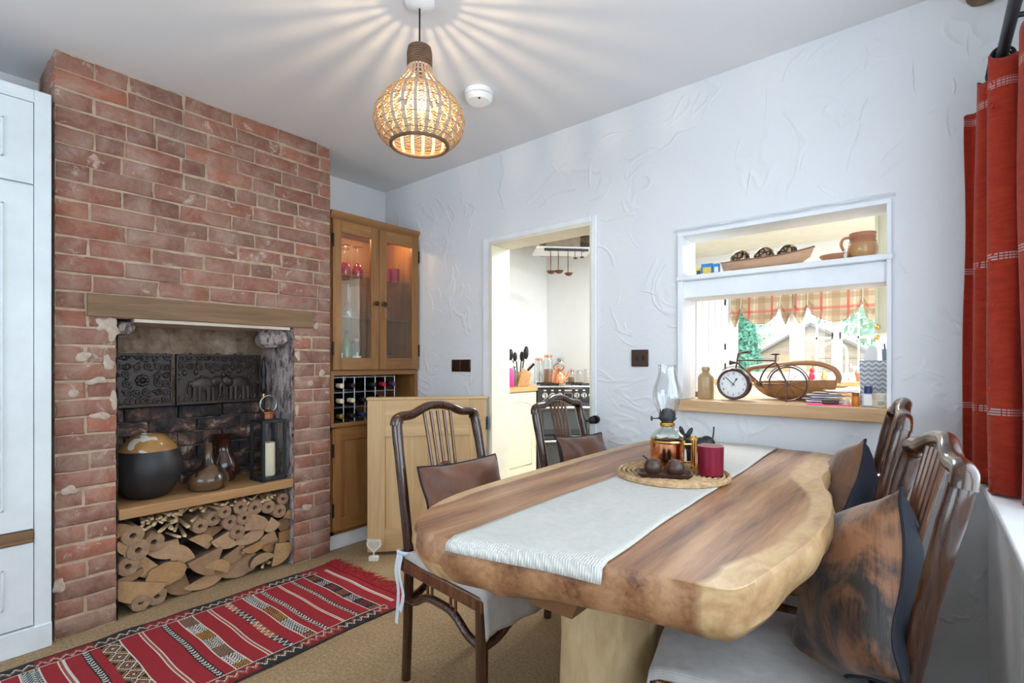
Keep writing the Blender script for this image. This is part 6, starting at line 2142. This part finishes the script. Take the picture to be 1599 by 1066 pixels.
# cooker, set across the corner; local x along the front, -y to the front
ck = thing('cooker', 'black range cooker with white-faced knobs set across the kitchen corner', 'cooker', (-2.588, 3.962, 0), R(45))
W2 = 0.296
MB().bb(-W2, W2, 0.02, 0.585, 0.05, 0.895).build('body', M['hob_black'], ck)
MB().bb(-W2, W2, 0.04, 0.56, 0.0, 0.05).build('plinth', M['black_metal'], ck)
MB().bb(-W2, W2, -0.01, 0.02, 0.765, 0.885).build('control_panel', M['hob_black'], ck, bevel=0.004)
MB().bb(-W2 - 0.002, W2 + 0.002, -0.008, 0.585, 0.893, 0.910).build('hob_top', M['chrome'], ck, bevel=0.004)
for z0, z1, nmz in ((0.455, 0.755, 'oven_door'), (0.075, 0.445, 'oven_door')):
    d = MB().bb(-W2 + 0.004, W2 - 0.004, -0.012, 0.02, z0, z1).build(nmz, M['hob_black'], ck, bevel=0.004)
    MB().bb(-W2 + 0.06, W2 - 0.06, -0.014, -0.011, z0 + 0.05, z1 - 0.085).build('oven_window', plain('oven_glass', (0.02, 0.03, 0.035), 0.05, coat=1.0), d)
    MB().tube([(-W2 + 0.04, -0.055, z1 - 0.045), (W2 - 0.04, -0.055, z1 - 0.045)], 0.011, 10).box((-W2 + 0.055, -0.033, z1 - 0.045), (0.018, 0.05, 0.018)).box((W2 - 0.055, -0.033, z1 - 0.045), (0.018, 0.05, 0.018)).build('door_handle', M['chrome'], d)
for x in (-0.225, -0.155, -0.085, 0.075, 0.145, 0.215):
    T = Matrix.Translation((x, -0.010, 0.820)) @ Matrix.Rotation(PI / 2, 4, 'X')
    k_ = MB().lathe([(0.027, 0), (0.027, 0.006), (0.022, 0.010), (0.021, 0.030), (0.018, 0.033), (0, 0.033)], n=18, cap=False, M=T).build('knob', M['chrome'], ck)
    MB().box((x, -0.046, 0.820), (0.008, 0.008, 0.036)).build('knob_grip', M['hob_black'], k_)
    MB().bb(x - 0.011, x + 0.011, -0.0112, -0.0098, 0.862, 0.872).build('knob_symbol', M['paper'], ck)
cl = MB().bb(-0.040, 0.030, -0.013, -0.009, 0.797, 0.842).build('clock_display', plain('display_dark', (0.015, 0.02, 0.02), 0.1), ck)
MB().bb(-0.040, 0.030, -0.0118, -0.0096, 0.858, 0.874).build('badge', plain('badge_copper', (0.55, 0.36, 0.28), 0.4, 0.6), ck)
MB().bb(-0.043, 0.033, -0.0125, -0.0095, 0.794, 0.797).bb(-0.043, 0.033, -0.0125, -0.0095, 0.842, 0.845).bb(-0.043, -0.040, -0.0125, -0.0095, 0.794, 0.845).bb(0.030, 0.033, -0.0125, -0.0095, 0.794, 0.845).build('display_frame', M['chrome'], ck)
for x, y in ((-0.15, 0.17), (0.15, 0.17), (-0.15, 0.43), (0.15, 0.43)):
    pn_ = MB()
    for a in range(4):
        an_ = a * PI / 2
        pn_.box((x + 0.05 * math.cos(an_), y + 0.05 * math.sin(an_), 0.918), (0.08 if a % 2 == 0 else 0.012, 0.012 if a % 2 == 0 else 0.08, 0.014))
    pn_.build('pan_support', M['black_metal'], ck)
# copper kettle on the hob
a45 = R(45)


def ckp(x, y, z):
    return (-2.588 + x * math.cos(a45) - y * math.sin(a45), 3.962 + x * math.sin(a45) + y * math.cos(a45), z)


kt = thing('kettle', 'polished copper kettle on the hob', 'kettle', ckp(-0.060, 0.17, 0.9255), R(40))
MB().lathe([(0.060, 0), (0.066, 0.006), (0.068, 0.05), (0.062, 0.095), (0.045, 0.125), (0.020, 0.140)], n=28).build('body', M['copper'], kt)
MB().lathe([(0.022, 0.138), (0.012, 0.148), (0.010, 0.155), (0.014, 0.162), (0.0, 0.168)], n=16).build('lid', M['copper'], kt)
MB().tube(spline([(0.060, 0, 0.045), (0.090, 0, 0.075), (0.100, 0, 0.115), (0.125, 0, 0.135)], 4), [0.020, 0.018, 0.016, 0.014, 0.013, 0.012, 0.011, 0.010, 0.010, 0.009, 0.009, 0.009, 0.009], 10).build('spout', M['copper'], kt)
MB().tube(spline([(0.035, 0, 0.13), (0.05, 0, 0.165), (0.0, 0, 0.195), (-0.05, 0, 0.165), (-0.035, 0, 0.13)], 4), 0.006, 8).build('handle', M['copper_dull'], kt)


def jar(px, d, r, h, lidm, fill, lab):
    """storage jar placed by bearing from the room's viewing side"""
    u = (px - 799.5) / 784
    th = R(YAW)
    x = d * (-math.sin(th) + u * math.cos(th))
    y = d * (math.cos(th) + u * math.sin(th))
    t = thing('storage_jar', lab, 'jar', (x, y, 0.9085), 0, 'glass jars behind the cooker')
    MB().lathe([(r * 0.92, 0), (r, 0.006), (r, h * 0.80), (r * 0.80, h * 0.88), (r * 0.78, h * 0.92)], n=24, cap=False).build('glass_body', M['jar_glass'], t)
    if fill:
        MB().lathe([(r * 0.90, 0.004), (r * 0.95, 0.008), (r * 0.95, h * fill[1]), (0, h * fill[1] + 0.004)], n=20, cap=False).build('contents', fill[0], t)
    MB().lathe([(r * 0.84, h * 0.91), (r * 0.86, h * 0.93), (r * 0.86, h * 0.99), (r * 0.7, h)], n=24).build('lid', lidm, t)
    return t


M['jar_glass'] = glass('jar_glass', (0.93, 0.96, 0.95), 0.2, 0.10)
beans = plain('brown_beans', (0.26, 0.11, 0.06), 0.7, c2=(0.45, 0.24, 0.15), scale=90)
rice = plain('pale_rice', (0.60, 0.58, 0.52), 0.8, c2=(0.72, 0.70, 0.64), scale=90)
jar(841, 5.28, 0.045, 0.265, M['copper'], None, 'tall empty glass jar with copper lid left of the kettle')
jar(830, 5.20, 0.036, 0.215, M['jar_glass'], None, 'clear glass jar without coloured lid at the left end of the jars')
jar(856, 5.62, 0.054, 0.305, M['copper'], (beans, 0.48), 'big glass jar of brown beans with copper lid behind the kettle')
jar(876, 5.72, 0.050, 0.270, M['steel_wire'], (rice, 0.3), 'wide glass jar with clip lid behind the kettle spout')
jar(893, 5.62, 0.040, 0.135, M['steel_wire'], (beans, 0.4), 'short glass jar with brown contents right of the kettle')
jar(905, 5.55, 0.034, 0.135, M['jar_glass'], None, 'small clear glass jar right of the short brown jar')
jar(916, 5.50, 0.030, 0.150, M['jar_glass'], None, 'slim clear jar nearest the right side of the doorway')
tag(MB().lathe([(0.03, 0), (0.032, 0.004), (0.032, 0.055), (0.028, 0.058), (0.0, 0.058)], n=18, cap=False).build('wooden_pot', M['glaze_tan'], loc=(-2.29, 4.30, 0.9085)), 'little orange-brown pot on the worktop right of the cooker', 'pot')
# utensil holder with utensils and knife block
uh = thing('utensil_holder', 'wooden holder with black kitchen utensils on the worktop', 'utensil holder', (-2.985, 3.720, 0.9085))
PW = M['worktop']
MB().lathe([(0.055, 0), (0.058, 0.004), (0.058, 0.13), (0.053, 0.13), (0.052, 0.01)], n=24, cap=False).build('pot', PW, uh)
for k, (dx, dy, h_, bw_, bl) in enumerate(((-0.03, 0.00, 0.33, 0.035, 0.09), (0.00, 0.03, 0.36, 0.030, 0.08), (0.03, -0.01, 0.34, 0.034, 0.09), (0.01, -0.03, 0.30, 0.028, 0.07), (-0.015, 0.03, 0.31, 0.03, 0.08))):
    tx, ty_ = dx * 3.6, dy * 3.6
    u_ = MB().tube([(dx * 0.7, dy * 0.7, 0.02), (tx * 0.7, ty_ * 0.7, h_ - bl)], 0.006, 8)
    u_.ball((tx, ty_, h_ - bl * 0.4), (bw_ * 0.75, bw_ * 0.75, bl * 0.62), 12, 8)
    u_.build('utensil', M['black_metal'], uh)
kb = thing('knife_block', 'pale wooden knife block with dark handles in front of the utensils', 'knife block', (-2.862, 3.615, 0.9085), R(40))
MB().prism([(-0.05, 0), (0.05, 0), (0.08, 0.12), (0.0, 0.17)], -0.045, 0.045, 'y').build('block', PW, kb, bevel=0.003)
for q in range(3):
    yq = -0.028 + q * 0.028
    MB().tube([(0.045, yq, 0.145), (0.105, yq, 0.205)], [0.010, 0.011], 8).build('knife_handle', M['switch_brown'], kb)
for px_, hgt_, mm_, lab in ((0.00, 0.20, 'pink', 'pink washing-up bottle at the left of the kitchen worktop'), (0.06, 0.22, 'clear_bottle', 'pale blue bottle next to the pink bottle on the worktop')):
    t = thing('squeezy_bottle', lab, 'bottle', (-2.895 - px_ * 0.2, 3.480 + px_ * 1.2, 0.9085))
    MB().lathe([(0.030, 0), (0.034, 0.006), (0.034, hgt_ * 0.6), (0.022, hgt_ * 0.78), (0.012, hgt_ * 0.84)], n=18).build('body', M[mm_], t)
    MB().lathe([(0.013, hgt_ * 0.83), (0.013, hgt_ * 0.94), (0.006, hgt_)], n=14).build('cap', M['paper'], t)
# stone corbel, white shelf and rail with ladles high in the corner
U = lambda x, y, z: ckp(x, y, z)
sg = structure(MB().bb(-0.17, 0.17, 0.24, 0.70, 2.262, 2.412).build('trim_5', M['stone'], loc=(-2.588, 3.962, 0), rotz=a45, bevel=0.01), 'old stone corbel high in the kitchen corner')
structure(MB().bb(0.17, 0.60, 0.34, 0.60, 2.335, 2.412).build('trim_6', plain('dark_old_stone', (0.07, 0.055, 0.04), 0.9, c2=(0.20, 0.165, 0.12), scale=14, bmp=0.7, bscale=20), loc=(-2.588, 3.962, 0), rotz=a45, bevel=0.008), 'dark old stone beside the corbel in the kitchen')
tag(MB().bb(-0.27, 0.30, 0.20, 0.55, 2.238, 2.260).build('corner_shelf', M['pvc_white'], loc=(-2.588, 3.962, 0), rotz=a45, bevel=0.002), 'white shelf high in the kitchen corner above the ladle rail', 'shelf')
rl = thing('utensil_rail', 'dark metal rail under the white shelf in the kitchen', 'rail', (-2.588, 3.962, 0), a45)
MB().bb(-0.20, 0.235, 0.175, 0.190, 2.212, 2.236).build('bar', M['grey_iron'], rl)
for x in (-0.15, 0.19):
    MB().bb(x - 0.01, x + 0.01, 0.188, 0.205, 2.212, 2.236).build('bracket', M['grey_iron'], rl)
M['ladle_metal'] = plain('dark_bronze', (0.15, 0.075, 0.045), 0.4, 0.8)
for i, (x, L_, r, lab) in enumerate(((-0.14, 0.24, 0.045, 'leftmost copper ladle hanging from the kitchen rail'), (-0.065, 0.235, 0.045, 'second large copper ladle hanging from the kitchen rail'), (0.03, 0.255, 0.042, 'third large copper ladle hanging from the kitchen rail'), (0.10, 0.095, 0.022, 'small dark ladle, left of the two short ones on the rail'), (0.165, 0.085, 0.022, 'small dark ladle at the right end of the rail'))):
    t = thing('ladle', lab, 'ladle', ckp(x, 0.160, 2.215 - L_), a45, 'ladles on the kitchen rail')
    mm_ = M['ladle_metal']
    MB().tube([(0, 0.006, 0.018), (0, 0.004, L_ * 0.5), (0, 0.004, L_ - 0.012)], [0.004, 0.005 if r > 0.03 else 0.003, 0.0038], 8).build('handle', mm_, t)
    MB().tube([(0, 0.004, L_ - 0.014), (0, -0.003, L_ + 0.002), (0, 0.008, L_ + 0.012), (0, 0.022, L_ + 0.010)], 0.0028, 6).build('hook', mm_, t)
    MB().lathe([(0.002, -r * 0.25), (r * 0.6, -r * 0.12), (r, r * 0.42), (r * 0.94, r * 0.42), (r * 0.5, r * 0.02), (0, -r * 0.08)], c=(0, -r * 0.5, 0.012), n=20, cap=False).build('bowl', mm_, t)
# unseen ceiling panels with area lights, added to brighten the kitchen
kl = thing('kitchen_fill_panel', 'added unseen white fill light panel on the kitchen ceiling', 'fill light', (-1.3, 3.55, 2.41))
MB().bb(-0.32, 0.32, -0.32, 0.32, -0.035, 0.0).build('frame', M['pvc_white'], kl)
area_light('kitchen_fill_light', (-1.3, 3.55, 2.370), (0, 0, 0), 0.60, 0.60, 105, (0.93, 0.97, 1.0))
kl2 = thing('kitchen_fill_panel', 'added unseen white fill light panel further back on the kitchen ceiling', 'fill light', (0.15, 4.6, 2.41))
MB().bb(-0.32, 0.32, -0.32, 0.32, -0.035, 0.0).build('frame', M['pvc_white'], kl2)
area_light('kitchen_fill_light', (0.15, 4.6, 2.370), (0, 0, 0), 0.60, 0.60, 100, (0.93, 0.97, 1.0))

# ================================================================== KITCHEN BEYOND THE HATCH
wu = thing('wall_cupboard', 'cream kitchen wall cupboard at the right edge of the hatch', 'cupboard', (0, 0, 0))
MB().bb(-0.185, 0.45, 2.90, 3.22, 1.26, 2.405).build('carcass', M['cream_unit'], wu)
MB().bb(-0.188, -0.176, 2.885, 2.90, 1.26, 2.405).bb(-0.10, -0.088, 2.885, 2.90, 1.26, 2.405).build('edge_bead', M['cream_unit'], wu)
for z in (1.24, 1.29):
    tag(MB().ball((0, 0, 0), (0.012, 0.012, 0.012), 10, 8).build('hanging_cup', M['brass'], wu, loc=(-0.178, 2.875, z)), 'small brass knob')
sk = thing('sink_unit', 'cream base units with wooden worktop under the kitchen window', 'cabinet', (0, 0, 0))
MB().bb(-1.78, 0.69, 5.62, 6.19, 0.0, 0.905).build('carcass', M['cream_unit'], sk)
MB().bb(-1.80, 0.69, 5.58, 6.195, 0.905, 0.945).build('worktop', M['worktop'], sk, bevel=0.003)
for i in range(4):
    MB().bb(-1.76 + i * 0.6, -1.76 + i * 0.6 + 0.59, 5.60, 5.622, 0.11, 0.89).build('door', M['cream_unit'], sk, bevel=0.004)
MB().bb(-1.30, -0.55, 5.70, 6.10, 0.944, 0.952).build('sink_rim', M['pvc_white'], sk, bevel=0.003)
pn = thing('peninsula_unit', 'cream kitchen peninsula with white top and wooden edge behind the papers', 'cabinet', (0, 0, 0))
MB().bb(-0.46, 0.40, 4.30, 5.00, 0.0, 0.86).build('carcass', M['cream_unit'], pn)
MB().bb(-0.50, 0.42, 4.26, 5.02, 0.86, 0.915).build('wooden_edge', M['worktop'], pn, bevel=0.003)
MB().bb(-0.50, 0.42, 4.265, 5.02, 0.915, 0.925).build('white_top', M['pvc_white'], pn)
tp = thing('kitchen_tap', 'chrome swan-neck kitchen tap in front of the garden window', 'tap', (-0.62, 6.02, 0.945))
MB().lathe([(0.028, 0), (0.026, 0.02), (0.018, 0.03), (0.016, 0.10)], n=18).build('base', M['chrome'], tp)
MB().tube(spline([(0, 0, 0.09), (0, 0, 0.28), (-0.03, -0.02, 0.36), (-0.11, -0.07, 0.385), (-0.18, -0.11, 0.35), (-0.20, -0.125, 0.28)], 6), 0.012, 10).build('spout', M['chrome'], tp)
MB().tube([(0.014, 0, 0.07), (0.07, -0.02, 0.09)], 0.006, 8).build('lever', M['chrome'], tp)
for x, y, h_, r, mm_, lab in ((-1.02, 5.95, 0.20, 0.055, 'pvc_white', 'white rounded ornament on the kitchen window counter'), (-0.90, 5.86, 0.12, 0.028, 'red_plastic', 'small red bottle on the kitchen window counter'), (-0.80, 5.90, 0.10, 0.03, 'brass', 'small brass-coloured pot left of the kitchen tap')):
    tag(MB().lathe([(r * 0.7, 0), (r, h_ * 0.1), (r * 0.95, h_ * 0.4), (r * 0.55, h_ * 0.6), (r * 0.75, h_ * 0.75), (r * 0.5, h_ * 0.95), (0, h_)], n=18, cap=False).build('counter_ornament', M[mm_], loc=(x, y, 0.953 if x < -0.55 else 0.9455)), lab, 'ornament')
fp = thing('flower_pot', 'terracotta pot of white flowers to the right of the kitchen tap', 'plant', (-0.50, 5.98, 0.9455))
MB().lathe([(0.035, 0), (0.05, 0.07), (0.053, 0.08), (0.0, 0.078)], n=18, cap=False).build('pot', M['terracotta'], fp)
fl = MB()
r9 = random.Random(8)
for k in range(34):
    fl.ball((r9.gauss(0, 0.035), r9.gauss(0, 0.03), 0.11 + abs(r9.gauss(0, 0.03))), 0.012, 6, 4)
fl.build('blossom', M['pvc_white'], fp)

# tartan roman blinds
m, nt, b = new_mat('tartan_cloth')
sx_ = nt.nodes.new('ShaderNodeSeparateXYZ')
lk(nt, coords(nt), sx_.inputs[0])


def stripe(src, freq, off_, wd):
    fr0 = mth(nt, 'FRACT', mth(nt, 'ADD', mth(nt, 'MULTIPLY', src, freq), off_))
    return mth(nt, 'LESS_THAN', fr0, wd)


c = mixc(nt, mth(nt, 'MULTIPLY', stripe(sx_.outputs['X'], 4.2, 0.1, 0.30), 0.75), (0.62, 0.50, 0.36), (0.46, 0.32, 0.20))
c = mixc(nt, mth(nt, 'MULTIPLY', stripe(sx_.outputs['X'], 4.2, 0.55, 0.10), 0.8), c, (0.62, 0.10, 0.08))
c = mixc(nt, mth(nt, 'MULTIPLY', stripe(sx_.outputs['X'], 4.2, 0.30, 0.06), 0.8), c, (0.80, 0.72, 0.55))
c = mixc(nt, mth(nt, 'MULTIPLY', stripe(sx_.outputs['Z'], 5.5, 0.2, 0.16), 0.6), c, (0.64, 0.12, 0.10))
c = mixc(nt, mth(nt, 'MULTIPLY', stripe(sx_.outputs['Z'], 5.5, 0.6, 0.30), 0.5), c, (0.40, 0.27, 0.16))
lk(nt, c, b.inputs['Base Color'])
b.inputs['Roughness'].default_value = 0.9
tl = nt.nodes.new('ShaderNodeBsdfTranslucent')
lk(nt, c, tl.inputs['Color'])
mx = nt.nodes.new('ShaderNodeMixShader')
mx.inputs[0].default_value = 0.3
lk(nt, b.outputs[0], mx.inputs[1])
lk(nt, tl.outputs[0], mx.inputs[2])
lk(nt, mx.outputs[0], nt.nodes['Material Output'].inputs['Surface'])


def blind(x0, x1, lab, seed):
    t = thing('roman_blind', lab, 'blind', ((x0 + x1) / 2, 6.165, 1.905), 0, 'tartan kitchen blinds')
    W_ = x1 - x0

    def fn(u, v):
        x = -W_ / 2 + W_ * u
        k = (u - 0.18) / 0.64
        sw_ = 0.235 + (0.12 * math.sin(PI * min(1, max(0, k))) if 0 < k < 1 else 0.0)
        edge = 0.15 * max(0, 1 - abs(min(u, 1 - u) - 0.09) / 0.09)
        L_ = sw_ + edge - 0.05 * (1 if 0.15 < u < 0.21 or 0.79 < u < 0.85 else 0)
        g_ = v * L_
        puff = 0.05 * max(0, v - 0.45) * math.sin((v - 0.45) * 14 + 1.0) + 0.03 * v * abs(math.sin(u * PI * 3 + seed))
        return V(x, -0.02 - puff, -g_ + 0.012 * nz(u * 7 + seed, v * 3))
    MB().grid(fn, 40, 24).build('cloth', m, t, solid=0.003, ang=80)
    MB().bb(-W_ / 2, W_ / 2, -0.025, 0.03, -0.004, 0.012).build('header', M['pvc_white'], t)
    for u in (0.18, 0.82):
        p = fn(u, 1.0)
        MB().tube([(p.x, -0.035, 0.0), (p.x, -0.045, p.z * 0.5), (p.x, -0.06, p.z + 0.02)], 0.003, 6).build('pull_cord', M['cream'], t)


blind(-1.76, -1.13, 'tartan roman blind on the left half of the kitchen window', 1)
blind(-1.115, -0.36, 'tartan roman blind on the right half of the kitchen window', 4)

# ================================================================== GARDEN
structure(MB().bb(-14, 10, 6.4, 40, -0.35, -0.25).build('ground_garden', plain('lawn', (0.16, 0.22, 0.07), 0.9, c2=(0.25, 0.31, 0.12), scale=3)), 'lawn of the garden behind the house')
sh = thing('garden_shed', 'weathered timber garden shed with pointed roof seen through the kitchen window', 'shed', (-1.95, 12.6, -0.25))
SHW = wood('shed_boards', (0.34, 0.22, 0.15), (0.50, 0.36, 0.27), 'x', 6, 0.8)
MB().bb(-1.05, 1.05, 0.0, 1.8, 0, 1.62).prism([(-1.05, 1.60), (1.05, 1.60), (0, 2.22)], 0.0, 1.8, 'y').build('shed_body', SHW, sh)
for i in range(11):
    MB().bb(-1.06, 1.06, -0.02, 0.0, i * 0.148, i * 0.148 + 0.138).build('cladding_board', SHW, sh)
MB().bb(-0.62, 0.02, -0.045, -0.02, 0.02, 1.55).build('shed_door', wood('shed_door_wood', (0.50, 0.25, 0.12), (0.68, 0.40, 0.22), 'z', 6, 0.7), sh)
for s in (-1, 1):
    MB().rings([[V(0, -0.12, 2.26), V(0, 1.9, 2.26), V(0, 1.9, 2.20), V(0, -0.12, 2.20)], [V(s * 1.2, -0.12, 1.55), V(s * 1.2, 1.9, 1.55), V(s * 1.2, 1.9, 1.49), V(s * 1.2, -0.12, 1.49)]], True, True).build('roof_panel', plain('shed_felt', (0.24, 0.19, 0.17), 0.9), sh)


def foliage(name, lab, cat, loc, rx, ry, rz, nleaf, col, shape, seed, ls=0.09):
    t = thing(name, lab, cat, loc)
    rg = random.Random(seed)
    mb = MB()
    for _ in range(nleaf):
        if shape == 'cone':
            h_ = rg.random() ** 1.3
            r_ = (1 - h_) ** 0.75 * (0.55 + 0.45 * rg.random())
            a = rg.uniform(0, 2 * PI)
            p = V(rx * r_ * math.cos(a), ry * r_ * math.sin(a), 0.15 + h_ * rz)
        else:
            d = V(rg.gauss(0, 1), rg.gauss(0, 1), rg.gauss(0, 1)).normalized()
            q = 0.62 + 0.38 * rg.random()
            q *= 1 + 0.25 * nz(d.x * 2.2 + seed, d.y * 2.2, d.z * 2.2)
            p = V(d.x * rx * q, d.y * ry * q, rz + d.z * rz * q)
        a1 = V(rg.gauss(0, 1), rg.gauss(0, 1), rg.gauss(0, 1)).normalized()
        a2 = a1.orthogonal().normalized()
        s = ls * rg.uniform(0.6, 1.3)
        mb.add([p - a1 * s, p + a2 * s * 0.45, p + a1 * s, p - a2 * s * 0.45], [(0, 1, 2, 3)])
    mb.build('foliage', col, t, smooth=False)
    MB().tube([(0, 0, 0), (0.02, 0, rz * 0.6), (0, 0.02, rz * 1.1)], [0.07, 0.05, 0.02], 8).build('trunk', M['bark'], t)
    return t


G1 = plain('conifer_green', (0.10, 0.28, 0.19), 0.7, c2=(0.17, 0.40, 0.28), scale=4)
G2 = plain('shrub_green', (0.16, 0.32, 0.10), 0.7, c2=(0.34, 0.50, 0.18), scale=4)
G3 = plain('tree_green', (0.26, 0.40, 0.26), 0.7, c2=(0.42, 0.55, 0.38), scale=3)
foliage('conifer', 'tall narrow blue-green conifer left of the garden shed', 'tree', (-2.75, 10.6, -0.25), 0.45, 0.45, 2.5, 5000, G1, 'cone', 1, 0.07)
foliage('conifer', 'short blue-green conifer at the left edge of the kitchen window', 'tree', (-3.45, 9.9, -0.25), 0.34, 0.34, 1.7, 3500, G1, 'cone', 2, 0.07)
foliage('shrub', 'leafy green shrub behind the kitchen tap', 'shrub', (-0.35, 11.2, -0.25), 0.55, 0.5, 0.85, 4000, G2, 'ball', 3, 0.08)
foliage('shrub', 'rounded light green shrub right of the garden shed', 'shrub', (1.05, 12.3, -0.25), 0.75, 0.6, 1.05, 5000, G2, 'ball', 4, 0.09)
foliage('garden_tree', 'pale green spreading tree behind the shed roof', 'tree', (0.4, 16.5, 0.6), 2.6, 2.0, 1.7, 2600, G3, 'ball', 5, 0.13)
foliage('garden_tree', 'tall pale tree at the far left of the garden', 'tree', (-6.4, 19.0, 0.2), 2.2, 2.0, 2.3, 2200, G3, 'ball', 6, 0.13)
